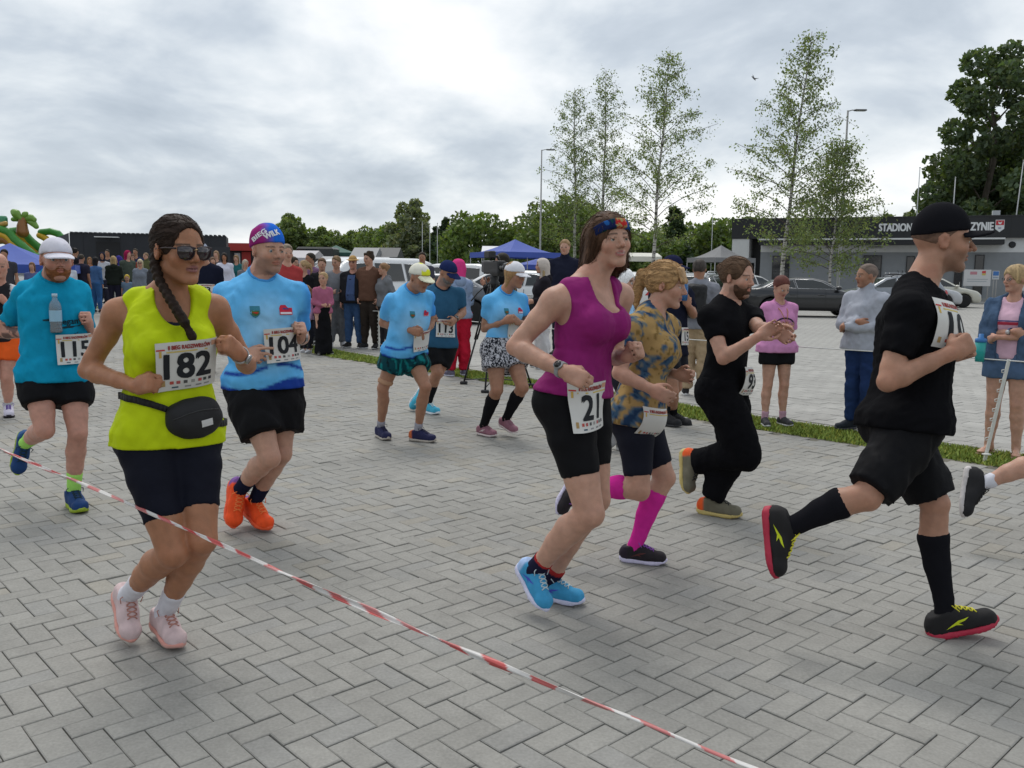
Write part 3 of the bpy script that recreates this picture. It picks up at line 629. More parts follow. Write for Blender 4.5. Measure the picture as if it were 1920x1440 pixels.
# ------------------------------------------------------------------ lamps, poles, bird
def build_poles():
    ST = mat('galvanised', (.30, .31, .32), .45, .1, 20, .08, 4, metal=.6)
    def lamp(label, px, ty, d, arm):
        b = gp(px, d); H = zat(px, ty, d); t = empty('lamp_post', b); tag(t, label, 'lamp post'); m_ = MB(); m_.tube([(0, 0, 0), (0, 0, .9), (0, 0, .92), (0, 0, H)], [.10, .10, .085, .05], 10); m_.build('pole', ST, t, True)
        a = MB(); a.tube([(0, 0, H - .05), (arm * .25, 0, H + .02), (arm * .4, 0, H + .02)], .03, 6); a.build('arm', ST, t, True); hd = MB(); hd.box((arm * .72, 0, H + .02), (abs(arm) * .36, .13, .045), None, .03); h_ = hd.build('lamp_head', mat('lamp_grey', (.10, .105, .11), .4), t); l_ = MB(); l_.box((arm * .74, 0, H - .03), (abs(arm) * .26, .09, .006)); l_.build('lens', mat('lamp_glass', (.5, .5, .48), .2), h_)
    lamp('grey street lamp beside the small birch at the stadium', 1572, 214, 50, .95); lamp('grey street lamp left of the twin birches', 1012, 285, 72, 1.0)
    for i, (px, ty, d, lab) in enumerate(((792, 418, 85, 'white flag pole nearest the pale willow'), (806, 420, 85, 'white flag pole between two others'), (820, 420, 85, 'white flag pole nearest the spruces'), (1332, 402, 80, 'slim grey pole before the bright green trees'), (1778, 336, 62, 'thin mast on the stadium roof behind the black cap'), (1888, 305, 62, 'leaning thin mast on the stadium roof right end'), (1711, 318, 64, 'hair thin mast above the stadium lettering'))):
        b = gp(px, d); H = zat(px, ty, d); t = empty('pole', b); tag(t, lab, 'pole'); m_ = MB().tube([(0, 0, 0), (0 if i != 5 else .5, 0, H)], [.05, .03], 7); m_.build('shaft', mat('pole_white', (.45, .46, .47), .5), t, True); m_ = MB().lathe([(0, H), (.045, H), (.045, H + .06), (0, H + .08)], ((0 if i != 5 else .5), 0, 0), 8); m_.build('finial', mat('pole_white', (.45, .46, .47), .5), t, True)
    bd = S(); bd.cap((-.18, 0, 0), (.2, 0, .02), .045, .03); bd.cap((0, 0, .02), (-.05, .30, .18), .045, .012, k=.03); bd.cap((0, 0, .02), (-.05, -.30, .18), .045, .012, k=.03); bd.cap((-.2, 0, 0), (-.36, 0, -.01), .03, .035, k=.02)
    V, Q = surf(bd, .02); o = mesh_np('bird', V, Q, None, mat('bird_grey', (.12, .12, .13), .7), None); o.location = at(1414, 148, 60); o.rotation_euler = (.6, .3, .9); tag(o, 'tiny dark bird flying high between the birches', 'bird')
# ------------------------------------------------------------------ stadium building
def build_stadium():
    A = gp(1370, 61); B = gp(1920, 54); d = nrm(B - A); n = np.array([d[1], -d[0], 0]); n = n if n[1] < 0 else -n; Lf = 34.0; R = np.array([d, n * -1, np.array([0, 0, 1.0])])     # local x along front, y inward, z up
    t = empty('stadium_building', A, math.atan2(d[1], d[0])); tag(t, 'low black and grey stadium building with white lettering on its fascia', 'building')
    def X(px, depth_in=0.0):   # photo column -> metres along the front
        r = raydir(px, 480); # intersect with the front plane
        s_ = (A - CAM) @ n / (r @ n); return float((CAM + r * s_ - A) @ d)
    BLK = mat('black_cladding', (.012, .013, .016), .5, .1, 3, .08, 2); GR = mat('grey_render', (.25, .265, .285), .85, .2, 12, .05, 3); PALE = mat('pale_render', (.60, .61, .62), .85, .2, 12, .04, 3); WH = mat('white_trim', (.62, .63, .64), .6)
    GL = mat('dark_glass', (.012, .014, .018), .08, spec=.7); FR = mat('window_frame', (.02, .02, .022), .4)
    Hh = 5.35; f0 = 4.02
    def bx(name, x0, x1, y0, y1, z0, z1, m_, parent=t, bev=.0): return MB().box(((x0 + x1) / 2, (y0 + y1) / 2, (z0 + z1) / 2), ((x1 - x0) / 2, (y1 - y0) / 2, (z1 - z0) / 2), None, bev).build(name, m_, parent)
    bx('wall', 1.9, Lf, .30, 12, 0, 3.15, GR); bx('wall', 1.9, Lf, .28, 11.9, 3.153, f0 + .02, PALE)
    bx('wall', 0, 1.15, .02, 12, 0, f0 + .02, PALE); bx('wall', 1.15, 1.9, 1.6, 12, 0, f0 + .02, BLK)
    fa = bx('fascia', -.05, Lf, -.05, 12.1, f0 + .023, Hh, BLK)
    for x in np.arange(1.2, Lf, 1.2): bx('fascia_joint', x - .008, x + .008, -.056, -.0505, f0 + .05, Hh - .03, mat('joint_dark', (.005, .005, .006), .6), fa)
    bx('roof_coping', -.09, Lf + .04, -.09, 12.14, Hh + .003, Hh + .06, mat('coping', (.02, .02, .022), .4), t)
    xe = X(1878); cn = bx('canopy', 1.95, xe, -1.1, .27, f0 - .42, f0 - .12, BLK); bx('canopy_edge', 1.93, xe + .02, -1.13, -1.103, f0 - .12, f0 - .02, WH, cn); bx('canopy_top', 1.94, xe, -1.1, .2, f0 - .117, f0 - .03, WH, cn)
    for (a, b, z0, z1, nm) in ((1448, 1480, 0, 2.9, 'door'), (1619, 1654, .3, 2.95, 'window'), (1792, 1808, 0, 2.95, 'door'), (1829, 1847, .05, 3.0, 'window'), (1700, 1716, 0, 2.9, 'window')):
        x0, x1 = X(a), X(b); fr = bx(nm, x0, x1, .24, .36, z0 + .02, z1, FR); bx('pane', x0 + .06, x1 - .06, .222, .238, z0 + .09, z1 - .06, GL, fr); bx('mullion', x0 + .04, x1 - .04, .20, .221, (z0 + z1) * .62, (z0 + z1) * .62 + .05, FR, fr)
        if nm == 'door': bx('handle', x1 - .16, x1 - .13, .15, .20, .9, 1.3, mat('steel', (.5, .5, .5), .3, metal=.9), fr)
    for x in (X(1500), X(1560), X(1640), X(1740)): bx('wall_vent', x - .45, x + .45, .20, .275, 3.40, 3.50, mat('vent_grey', (.33, .34, .35), .6), t, .02)
    MB().lathe([(0, -.02), (.18, -.02), (.2, .02), (.16, .05), (.0, .03)], (X(1897), .26, 3.62), 16, np.array([[1, 0, 0], [0, 0, 1], [0, -1, 0]])).build('round_vent', BLK, t, True)
    bx('chimney', X(1871) - .22, X(1871) + .22, 3, 3.5, Hh, Hh + .55, mat('zinc', (.42, .44, .46), .4, metal=.5), t)
    bx('plinth', 1.85, Lf, .20, .29, 0, .28, mat('plinth', (.30, .30, .29), .9), t)
    def lettering(txt, xa, xb, zc, h_):
        V, T = fit_text(txt, X(xb) - X(xa), h_, .05, maxlen=5); P = np.zeros((len(V), 3)); P[:, 0] = V[:, 0] + (X(xa) + X(xb)) / 2; P[:, 2] = V[:, 1] + zc; P[:, 1] = -.075 - .002 * np.repeat(np.arange(4), len(V) // 4); o = mesh_np('lettering', P, None, T, WH, t, smooth=False); md = o.modifiers.new('s', 'SOLIDIFY'); md.thickness = .03
    lettering('STADION M', 1645, 1722, 4.72, .47); lettering('ZYNIE', 1816, 1858, 4.74, .47)
    xs = X(1870); sh = [(-.22, .34), (.22, .34), (.22, -.16), (0, -.34), (-.22, -.16)]
    e = MB(); e.add([(xs + a * 1.12, -.062, 4.75 + b * 1.1) for a, b in sh], [(0, 1, 2, 3, 4)]); em = e.build('coat_of_arms', WH, t)
    MB().add([(xs - .22, -.068, 5.09), (xs + .22, -.068, 5.09), (xs + .22, -.068, 4.80), (xs - .22, -.068, 4.80)], [(0, 1, 2, 3)]).build('red_field', mat('shield_red', (.45, .03, .04), .6), em)
    MB().add([(xs - .11, -.074, 5.02), (xs, -.074, 4.96), (xs + .11, -.074, 5.02), (xs + .07, -.074, 4.88), (xs, -.074, 4.84), (xs - .07, -.074, 4.88)], [(0, 1, 2, 3, 4, 5)]).build('eagle_mark', WH, em)
    MB().add([(xs - .09, -.070, 4.66), (xs + .09, -.070, 4.66), (xs + .06, -.070, 4.58), (xs - .06, -.070, 4.58)], [(0, 1, 2, 3)]).build('gold_mark', mat('mark_blue', (.25, .22, .35), .6), em)
    # kerb and lawn before the building
    k = MB().box((Lf / 2 + 6, -2.0, .05), (11, .1, .07), None, .02); o = k.build('kerb', mat('kerb_concrete', (.36, .355, .34), .9, .3, 20, .08, 4), None); o.matrix_world = t.matrix_basis.copy(); o['kind'] = 'structure'
    MB().box((Lf / 2 + 6, -1.0, .0), (11, .9, .06)).build('lawn', mat('field', (.075, .10, .035)), None).matrix_world = t.matrix_basis.copy(); bpy.data.objects['lawn']['kind'] = 'structure'
    # boards by the wall
    def board(label, px, x0, x1, y0, y1, d, cat, marks):
        p0, p1 = at(x0, y1, d), at(x1, y0, d); w = p1[0] - p0[0]; h_ = p1[2] - p0[2]; b = empty('sign_board', (p0[0], p0[1], 0), math.radians(-10)); tag(b, label, 'sign'); MB().box((w / 2, 0, p0[2] + h_ / 2), (w / 2, .02, h_ / 2), None, .006).build('panel', mat('board_white', (.52, .52, .53), .5), b)
        for x in (.1, w - .1): MB().tube([(x, .04, 0), (x, .04, p1[2])], .03, 7).build('post', mat('galvanised', (.3, .3, .3)), b, True)
        for (a, c, e_, f_, col) in marks: MB().add([(w * a, -.026, p0[2] + h_ * e_), (w * c, -.026, p0[2] + h_ * e_), (w * c, -.026, p0[2] + h_ * f_), (w * a, -.026, p0[2] + h_ * f_)], [(0, 1, 2, 3)]).build('print_mark', mat('mk_%d_%d' % (int(col[0] * 100), int(col[2] * 100)), col, .6), b)
    board('white notice board with red emblems by the stadium wall', 0, 1806, 1853, 506, 536, 48, 'sign', [(.22, .48, .70, .88, (.45, .20, .24)), (.66, .80, .78, .93, (.50, .05, .05)), (.66, .80, .66, .77, (.5, .42, .1)), (.12, .9, .40, .43, (.25, .30, .33)), (.12, .85, .27, .30, (.25, .30, .33))])
    board('small blue and white parking sign beside the notice board', 0, 1860, 1872, 508, 524, 48, 'sign', [(.08, .92, .45, .95, (.05, .16, .42)), (.08, .92, .08, .38, (.45, .5, .55)), (.1, .9, .2, .28, (.05, .16, .42))])
    board('pale notice board behind the denim jacket woman', 0, 1908, 1950, 506, 545, 48, 'sign', [(.1, .4, .7, .9, (.4, .2, .2)), (.1, .9, .4, .43, (.25, .3, .33))])
# ------------------------------------------------------------------ tents, container, slide
def gazebo(label, px, d, w, zpk, zev, col, rz=0.0, dep=None):
    b = gp(px, d); t = empty('gazebo', b, rz); tag(t, label, 'gazebo'); dep = dep or w; M_ = mat('canvas_%d_%d_%d' % tuple(int(c * 100) for c in col), col, .7, .15, 8, .06, 2); x, y = w / 2, dep / 2
    V = []; Fq = []; n = 7    # curved pyramid
    for j in range(n + 1):
        f = j / n; r = 1 - f; z = zev + (zpk - zev) * (f ** 1.45)
        for k in range(16):
            a = (k + .5) / 16 * 4; s_ = int(a); u = a - s_; c = [(-1, -1), (1, -1), (1, 1), (-1, 1), (-1, -1)]; p = np.array(c[s_]) * (1 - u) + np.array(c[s_ + 1]) * u; V.append((p[0] * x * r, p[1] * y * r, z - .06 * math.sin(math.pi * u) * r * (1 if j else 0)))
    for j in range(n):
        for k in range(16): a = j * 16 + k; b2 = j * 16 + (k + 1) % 16; Fq.append((a, b2, b2 + 16, a + 16))
    me = mesh_np('canopy', V, Fq, None, M_, t, smooth=False)
    m_ = MB()
    for s_, (a, c) in enumerate((((-1, -1), (1, -1)), ((1, -1), (1, 1)), ((1, 1), (-1, 1)), ((-1, 1), (-1, -1)))):
        q = MB(); q.add([(a[0] * x, a[1] * y, zev), (c[0] * x, c[1] * y, zev), (c[0] * x * 1.005, c[1] * y * 1.005, zev - .24), (a[0] * x * 1.005, a[1] * y * 1.005, zev - .24)], [(0, 1, 2, 3)]); q.build('valance', M_, t)
    for sx in (-1, 1):
        for sy in (-1, 1): MB().tube([(sx * x * .985, sy * y * .985, 0), (sx * x * .985, sy * y * .985, zev)], .022, 6).build('leg', mat('tent_leg', (.35, .35, .36), .4, metal=.4), t, True)
    return t
def build_tents():
    gazebo('blue pop up gazebo beside the left lamp post', 965, 40, 3.05, zat(965, 449, 40), zat(965, 474, 40), (.045, .085, .36), .5); gazebo('dark blue pop up gazebo behind the white cap runner', 22, 26, 3.6, zat(10, 456, 26), zat(22, 496, 26), (.035, .08, .36), .4)
    gazebo('grey pop up gazebo left of the stadium building', 1350, 46, 2.5, zat(1360, 460, 46), zat(1360, 484, 46), (.17, .17, .175), .4); gazebo('green pop up tent behind the rope crowd', 631, 62, 2.9, zat(631, 460, 62), zat(631, 474, 62), (.035, .11, .085), .3); gazebo('second blue gazebo partly behind the cameraman', 1010, 46, 3.0, zat(1010, 484, 46), zat(1010, 497, 46), (.04, .075, .33), .2)
    def marquee(label, x0, x1, d, ye, yr, col, dep=4):
        p0, p1 = gp(x0, d), gp(x1, d); w = p1[0] - p0[0]; ze, zr = zat((x0 + x1) / 2, ye, d), zat((x0 + x1) / 2, yr, d); t = empty('marquee', p0); tag(t, label, 'marquee'); M_ = mat('marq_%d_%d' % (int(col[0] * 100), int(col[2] * 100)), col, .6, .1, 6, .05, 1)
        r = MB(); r.add([(0, 0, ze), (w, 0, ze), (w, dep / 2, zr), (0, dep / 2, zr), (0, dep, ze), (w, dep, ze)], [(0, 1, 2, 3), (3, 2, 5, 4), (0, 3, 4), (1, 5, 2)]); r.build('roof', M_, t); MB().add([(0, 0, ze), (w, 0, ze), (w, 0, ze - .35), (0, 0, ze - .35)], [(0, 1, 2, 3)]).build('valance', M_, t)
        for x in np.linspace(.05, w - .05, max(2, int(w / 3) + 1)):
            for y in (.04, dep - .04): MB().tube([(x, y, 0), (x, y, ze)], .035, 6).build('leg', mat('tent_leg', (.35, .35, .36), .4), t, True)
    marquee('pale grey marquee roof behind the red shirt man', 500, 585, 50, 483, 468, (.42, .40, .42)); marquee('grey tent roof with panel seams behind straw hat man', 655, 704, 58, 482, 463, (.22, .225, .235)); marquee('dark tent roof right of the panelled grey roof', 705, 745, 60, 482, 463, (.05, .052, .055)); marquee('white marquee roof behind the blue gazebo', 902, 950, 60, 474, 460, (.66, .66, .68)); marquee('low grey awning behind the curly haired man', 590, 720, 44, 494, 480, (.33, .33, .34)); marquee('white marquee behind the magenta runner head', 1170, 1240, 62, 481, 473, (.70, .69, .62))
    # black container stage
    p0 = gp(134, 44); p1 = gp(426, 46); dd = nrm(p1 - p0); w = float(np.linalg.norm(p1 - p0)); hz = zat(140, 437, 44); t = empty('container', p0, math.atan2(dd[1], dd[0])); tag(t, 'long black metal container with ribbed roof edge behind the crowd', 'container'); BM = mat('black_steel', (.012, .014, .020), .5, .2, 6, .12, 2)
    MB().box((w / 2, 1.6, hz / 2), (w / 2, 1.6, hz / 2)).build('shell', BM, t); MB().add([(-1.2, 1.4, 0), (-.02, -.01, 0), (-.02, -.01, hz), (-1.2, 1.4, hz - .35)], [(0, 1, 2, 3)]).build('end_flap', mat('black_steel_flap', (.022, .024, .032), .5), t)
    for i in range(34): x = (i + .5) * w / 34; MB().box((x, 1.55, hz + .03), (w / 34 * .30, 1.7, .03), None, .012).build('roof_rib', mat('rib_grey', (.05, .055, .065), .5), t)
    for x in np.arange(.6, w, 1.2): MB().box((x, -.012, hz / 2), (.012, .012, hz / 2 - .05)).build('wall_seam', mat('seam', (.02, .022, .028), .5), t)
    MB().box((1.75, -.02, hz * .45), (.55, .02, hz * .42)).build('door', mat('door_black', (.006, .006, .008), .6), t); MB().box((1.75, -.25, hz - .18), (.55, .24, .02)).build('door_canopy', mat('white_trim', (.6, .6, .62)), t); MB().add([(4.7, -.016, 1.2), (7.6, -.016, 1.2), (7.6, -.016, hz - .55), (4.7, -.016, hz - .55)], [(0, 1, 2, 3)]).build('service_panel', mat('panel_black', (.018, .02, .026), .45), t)
    # red stand
    p0 = gp(424, 52); t = empty('market_stall', p0); tag(t, 'red fronted stall with white panel right of the black container', 'stall'); w = 1.7; z0, z1 = zat(440, 470, 52), zat(440, 456, 52)
    MB().box((w / 2, .6, (z0 + z1) / 2), (w / 2 + .1, .7, (z1 - z0) / 2)).build('fascia', mat('stall_red', (.34, .03, .025), .5), t); MB().box((w / 2, .9, z0 / 2), (w / 2, .6, z0 / 2 - .005)).build('body', mat('stall_dark', (.02, .02, .025), .6), t); MB().box((.62, .27, z0 * .55), (.16, .02, z0 * .4)).build('panel', mat('stall_white', (.45, .45, .47), .5), t); MB().box((1.15, .26, z0 * .7), (.26, .03, z0 * .28)).build('panel', mat('stall_red', (.34, .03, .025)), t)
    p0 = gp(405, 40); t = empty('counter', p0); tag(t, 'dark green folding counter behind the white hoodie woman', 'counter'); MB().box((1.0, .3, .95), (1.1, .3, .28), None, .02).build('front_panel', mat('counter_green', (.018, .085, .055), .6), t); MB().box((1.0, .3, 1.26), (1.15, .36, .02)).build('top', mat('counter_green', (.018, .085, .055)), t)
    for x in (.0, 2.0): MB().tube([(x, .3, 0), (x, .3, .7)], .03, 6).build('leg', mat('tent_leg', (.35, .35, .36)), t, True)
    # inflatable slide
    b = gp(45, 62); t = empty('inflatable_slide', b); tag(t, 'green and yellow inflatable slide with palm tree on top', 'slide'); s_ = 62 / F_PX; zb = lambda py: zat(45, py, 62); xx = lambda px: float(at(px, 440, 62)[0] - b[0]); PV = lambda n, c: mat('pvc_' + n, c, .35, .05, 4, .05, 2, spec=.5)
    GRN, YEL, BRN = PV('green', (.045, .22, .035)), PV('yellow', (.60, .36, .03)), PV('brown', (.26, .11, .03))
    def tube(name, pts, r, m_, par=t, y=0.0):
        f = S(); q = [np.array([xx(a), y, zb(c)]) for a, c in pts]
        for i in range(len(q) - 1): f.cap(q[i], q[i + 1], r[i] if isinstance(r, (list, tuple)) else r, r[i + 1] if isinstance(r, (list, tuple)) else r, k=.06)
        V, Q = surf(f, .07, pad=.12); return mesh_np(name, V, Q, None, m_, par)
    for y in (-.9, 1.1):
        tube('wall_tube', [(4, 434), (22, 432), (36, 437), (46, 450), (60, 462), (74, 474), (88, 490)], .26, GRN, y=y); tube('wall_tube', [(6, 442), (22, 441), (32, 445), (42, 457), (56, 470), (70, 484)], .24, YEL, y=y + .05)
    tube('side_panel', [(7, 452), (24, 450), (34, 456), (46, 470)], .30, BRN, y=-.7); tube('wall_tube', [(60, 434), (78, 432), (92, 436), (104, 448)], .24, GRN, y=1.6); tube('wall_tube', [(58, 440), (70, 446), (82, 458)], .22, YEL, y=1.5)
    f = S(); f.box((xx(44), .2, zb(500) * .5 + .4), (2.2, 1.3, zb(470) * .5), None, rnd=.2); V, Q = surf(f, .12, pad=.25); mesh_np('base', V, Q, None, GRN, t)
    tube('palm_trunk', [(48, 435), (48, 425), (50, 412)], (.42, .34, .26), BRN)
    for k, (p, r) in enumerate((([(49, 411), (40, 402), (36, 399)], (.14, .30, .22)), ([(50, 411), (55, 403), (58, 401)], (.12, .20, .14)), ([(50, 411), (64, 409), (70, 412)], (.14, .24, .18)), ([(50, 412), (66, 418), (72, 425)], (.14, .24, .18)), ([(49, 411), (36, 410), (28, 412)], (.14, .22, .16)))): tube('palm_frond', p, r, mat('pvc_leaf', (.16, .30, .05), .35), y=-.15 + .1 * k)
    f = S(); f.box((xx(21), -.6, zb(417)), (.30, .25, .38), None, rnd=.16); V, Q = surf(f, .05, pad=.08); mesh_np('corner_block', V, Q, None, mat('pvc_teal', (.06, .25, .13), .35), t); tube('corner_ball', [(22, 423), (30, 421)], .17, PV('sand', (.45, .28, .07)), y=-.85)
# ------------------------------------------------------------------ cars
def poly_sd(P2, poly_):
    d = np.full(len(P2), 1e9); ins = np.zeros(len(P2), bool); n = len(poly_)
    for i in range(n):
        a, b = np.array(poly_[i]), np.array(poly_[(i + 1) % n]); e = b - a; w = P2 - a; t = np.clip((w @ e) / (e @ e), 0, 1); q = w - t[:, None] * e; d = np.minimum(d, (q * q).sum(1)); c1 = P2[:, 1] >= a[1]; c2 = P2[:, 1] < b[1]; c3 = e[0] * w[:, 1] > e[1] * w[:, 0]; ins ^= (c1 & c2 & c3) | (~c1 & ~c2 & ~c3)
    return np.sqrt(d) * np.where(ins, -1, 1)
CARS = dict(
 sedan=dict(body=[(-2.42, .24), (-2.47, .45), (-2.44, .82), (-2.30, 1.02), (-1.7, 1.07), (.9, .99), (1.35, .95), (2.05, .80), (2.38, .64), (2.46, .42), (2.40, .22)], cab=[(-2.02, .95), (-1.15, 1.37), (-.45, 1.445), (.15, 1.43), (.55, 1.34), (1.28, .90)], axle=(-1.42, 1.45), wr=.335, W=.92, win=[[(-1.55, 1.08), (-1.12, 1.30), (-.60, 1.37), (-.52, 1.05)], [(-.46, 1.05), (-.54, 1.375), (.12, 1.37), (.44, 1.29), (.92, 1.03)]]),
 hatch=dict(body=[(-2.10, .26), (-2.16, .5), (-2.14, .95), (-2.0, 1.10), (1.0, 1.04), (1.35, 1.00), (1.95, .86), (2.15, .70), (2.20, .42), (2.12, .24)], cab=[(-2.02, 1.0), (-1.78, 1.45), (-1.2, 1.56), (-.2, 1.58), (.35, 1.48), (1.25, .96)], axle=(-1.30, 1.30), wr=.34, W=.90, win=[[(-1.72, 1.12), (-1.52, 1.40), (-.98, 1.46), (-.92, 1.10)], [(-.86, 1.10), (-.92, 1.465), (-.12, 1.48), (-.06, 1.09)], [(.0, 1.09), (-.06, 1.48), (.30, 1.41), (.88, 1.07)]]),
 van=dict(body=[(-2.40, .28), (-2.46, .5), (-2.44, 1.10), (-2.3, 1.18), (1.35, 1.14), (1.75, 1.10), (2.25, .95), (2.44, .72), (2.46, .42), (2.38, .26)], cab=[(-2.42, 1.05), (-2.30, 1.75), (-1.9, 1.86), (.2, 1.86), (.62, 1.78), (1.70, 1.05)], axle=(-1.55, 1.48), wr=.35, W=.95, win=[[(-2.18, 1.22), (-2.10, 1.66), (-1.22, 1.70), (-1.22, 1.21)], [(-1.14, 1.21), (-1.14, 1.70), (-.22, 1.71), (-.20, 1.20)], [(-.12, 1.20), (-.14, 1.71), (.40, 1.68), (1.18, 1.18)]]))
def paintm(c): return mat('car_paint_%d_%d_%d' % tuple(int(x * 100) for x in c), c, .30, 0, 1, .0, 1, spec=.5, coat=.8, metal=.15)
def car(kind, label, loc, heading, col, h=.05, rails=False, bikes=False, roofbox=False):
    K = CARS[kind]; t = empty('parked_car', (loc[0], loc[1], 0), heading); tag(t, label, 'car'); W_ = K['W']; xe = K['body'][5][0]; L2 = max(abs(p[0]) for p in K['body'])
    def bodyf(P):
        P = P.astype(float); d2 = poly_sd(P[:, [0, 2]], K['body']); w = W_ - .16 * np.clip((np.abs(P[:, 0]) - L2 + .75) / .75, 0, 1) ** 2 - .10 * np.clip((P[:, 2] - .75) / .4, 0, 1) ** 2 - .05 * np.clip((.5 - P[:, 2]) / .3, 0, 1); return (-_s(-d2, -(np.abs(P[:, 1]) - w), .13)).astype(F32)
    zb = K['cab'][0][1]; zt = max(p[1] for p in K['cab'])
    def cabf(P):
        P = P.astype(float); d2 = poly_sd(P[:, [0, 2]], K['cab']); w = W_ - .07 - .30 * np.clip((P[:, 2] - zb) / (zt - zb), 0, 1.2) ** 1.2; return (-_s(-d2, -(np.abs(P[:, 1]) - w) * .9, .09)).astype(F32)
    B = S().fn(bodyf, 0, 'u', (0, 0, .7), 2.7).fn(cabf, .05, 'u', (0, 0, 1.2), 2.5)
    for ax in K['axle']:
        for sg in (-1, 1): B.cap((ax, sg * (W_ - .22), K['wr']), (ax, sg * (W_ + .2), K['wr']), K['wr'] + .055, k=.02, op='s')
    V, Q = surf(B, h, (-L2 - .1, -W_ - .1, .12), (L2 + .1, W_ + .1, zt + .1), pad=.06); mesh_np('body', V, Q, None, paintm(col), t)
    GL = mat('car_glass', (.012, .016, .018), .075, spec=.8); CH = mat('chrome', (.55, .55, .56), .2, metal=.95); BK = mat('car_trim', (.012, .012, .013), .5)
    def lay(name, pts, dirv, m_, par=t, off=.008, n=2):
        V2, T2 = poly(pts, n)
        if abs(dirv[1]) > .5: P = np.stack([V2[:, 0], np.full(len(V2), -dirv[1] * 1.4), V2[:, 1]], 1)
        else: P = np.stack([np.full(len(V2), -dirv[0] * 3.2), V2[:, 0], V2[:, 1]], 1)
        hit = trace2(B, P, np.array(dirv, float)); return mesh_np(name, hit - np.array(dirv) * off, None, T2, m_, par, smooth=True)
    for sg in (-1, 1):
        for w in K['win']:
            o = lay('side_window', w, (0, -sg, 0), GL)
            edge = MB(); pts = [trace2(B, np.array([[a, sg * 1.4, b]]), np.array([0, -sg, 0.]))[0] + np.array([0, sg * .008, 0]) for a, b in w + w[:1]]; edge.tube(pts, .012, 4, cap=False); edge.build('trim', CH, o, True)
        x0, x1 = K['win'][0][3][0] + .03, K['win'][-1][-1][0] - .1
        for x in (x0, x0 + 1.02): lay('door_gap', [(x - .008, .35), (x + .008, .35), (x + .008, K['body'][5][1]), (x - .008, K['body'][5][1])], (0, -sg, 0), BK, off=.004, n=3)
        for x in (x0 - .16, x0 + .86): MB().box((x, sg * (W_ - .0), K['body'][5][1] - .17), (.11, .022, .018), None, .01).build('door_handle', paintm(col), t)
        lay('sill', [(K['axle'][0] + .42, .25), (K['axle'][1] - .42, .25), (K['axle'][1] - .42, .34), (K['axle'][0] + .42, .34)], (0, -sg, 0), BK, off=.006)
        xm = K['win'][-1][-1][0] + .05; f = S(); f.ell((xm, sg * (W_ + .06), K['body'][5][1] + .10), (.11, .12, .075)); f.cap((xm, sg * (W_ - .08), K['body'][5][1] + .05), (xm, sg * (W_ + .0), K['body'][5][1] + .09), .03, k=.03); V, Q = surf(f, .03); mesh_np('mirror', V, Q, None, paintm(col), t)
        zf = K['body'][7][1]; lay('headlight', [(sg * .48, zf - .14), (sg * .80, zf - .10), (sg * .82, zf - .02), (sg * .55, zf - .05)], (-1, 0, 0), mat('headlight', (.45, .47, .5), .1, spec=.8)); zr = K['body'][2][1]
        lay('tail_light', [(sg * .45, zr - .12), (sg * .82, zr - .12), (sg * .82, zr + .06), (sg * .60, zr + .06)], (1, 0, 0), mat('tail_light', (.42, .012, .015), .15, spec=.7))
    cb = K['cab']; zt1 = zt - .12; lay('windscreen', [(-.62, cb[-1][1] + .14), (.62, cb[-1][1] + .14), (.52, zt1), (-.52, zt1)], (-1, 0, 0), GL, n=3); lay('rear_window', [(-.58, cb[0][1] + .16), (.58, cb[0][1] + .16), (.48, zt1 - .02), (-.48, zt1 - .02)], (1, 0, 0), GL, n=3)
    lay('grille', [(-.42, .42), (.42, .42), (.46, .66), (-.46, .66)], (-1, 0, 0), BK); lay('number_plate', [(-.26, .36), (.26, .36), (.26, .47), (-.26, .47)], (-1, 0, 0), mat('plate', (.6, .6, .6), .5), off=.012); lay('number_plate', [(-.26, .52), (.26, .52), (.26, .63), (-.26, .63)], (1, 0, 0), mat('plate', (.6, .6, .6), .5), off=.012)
    r = K['wr']
    for ax in K['axle']:
        for sg in (-1, 1):
            w = empty('wheel', (ax, sg * (W_ - .12), r), parent=t); Rm = np.array([[1, 0, 0], [0, 0, 1], [0, -sg, 0]]); MB().lathe([(r * .62, -.10), (r * .93, -.105), (r, -.08), (r, .08), (r * .93, .105), (r * .66, .10), (r * .62, .06)], n=24, R=Rm).build('tyre', mat('tyre', (.014, .014, .015), .85), w, True)
            rim = MB(); rim.lathe([(r * .60, .04), (r * .67, .102), (r * .64, .104), (r * .57, .05)], n=24, R=Rm); ro = rim.build('rim', mat('alloy', (.42, .42, .44), .3, metal=.8), w, True); MB().lathe([(.0, .02), (r * .6, .02), (r * .6, .0), (0, -.02)], n=20, R=Rm).build('brake_disc', BK, w)
            for k in range(10): a = 2 * math.pi * k / 10; q = MB(); q.tube([np.array([math.cos(a) * r * .1, math.sin(a) * r * .1, .075]) @ Rm, np.array([math.cos(a + .05) * r * .63, math.sin(a + .05) * r * .63, .085]) @ Rm], [.016, .011], 4); q.build('spoke', mat('alloy', (.42, .42, .44), .3, metal=.8), w)
    if rails or bikes:
        for sg in (-1, 1): MB().tube([(-1.3, sg * .50, zt - .05), (-1.2, sg * .52, zt + .035), (.0, sg * .52, zt + .035), (.12, sg * .50, zt - .06)], .018, 6).build('roof_rail', CH if not bikes else BK, t, True)
    if bikes:
        for x in (-.9, -.15): MB().box((x, 0, zt + .07), (.03, .55, .015), None, .008).build('roof_bar', BK, t)
        for y in (-.25, .25):
            MB().box((-.5, y, zt + .10), (.62, .05, .012), None, .01).build('bike_rack', CH, t); MB().tube([(-.45, y, zt + .1), (-.38, y + .06, zt + .22)], .014, 5).build('rack_clamp', BK, t, True)
    return t
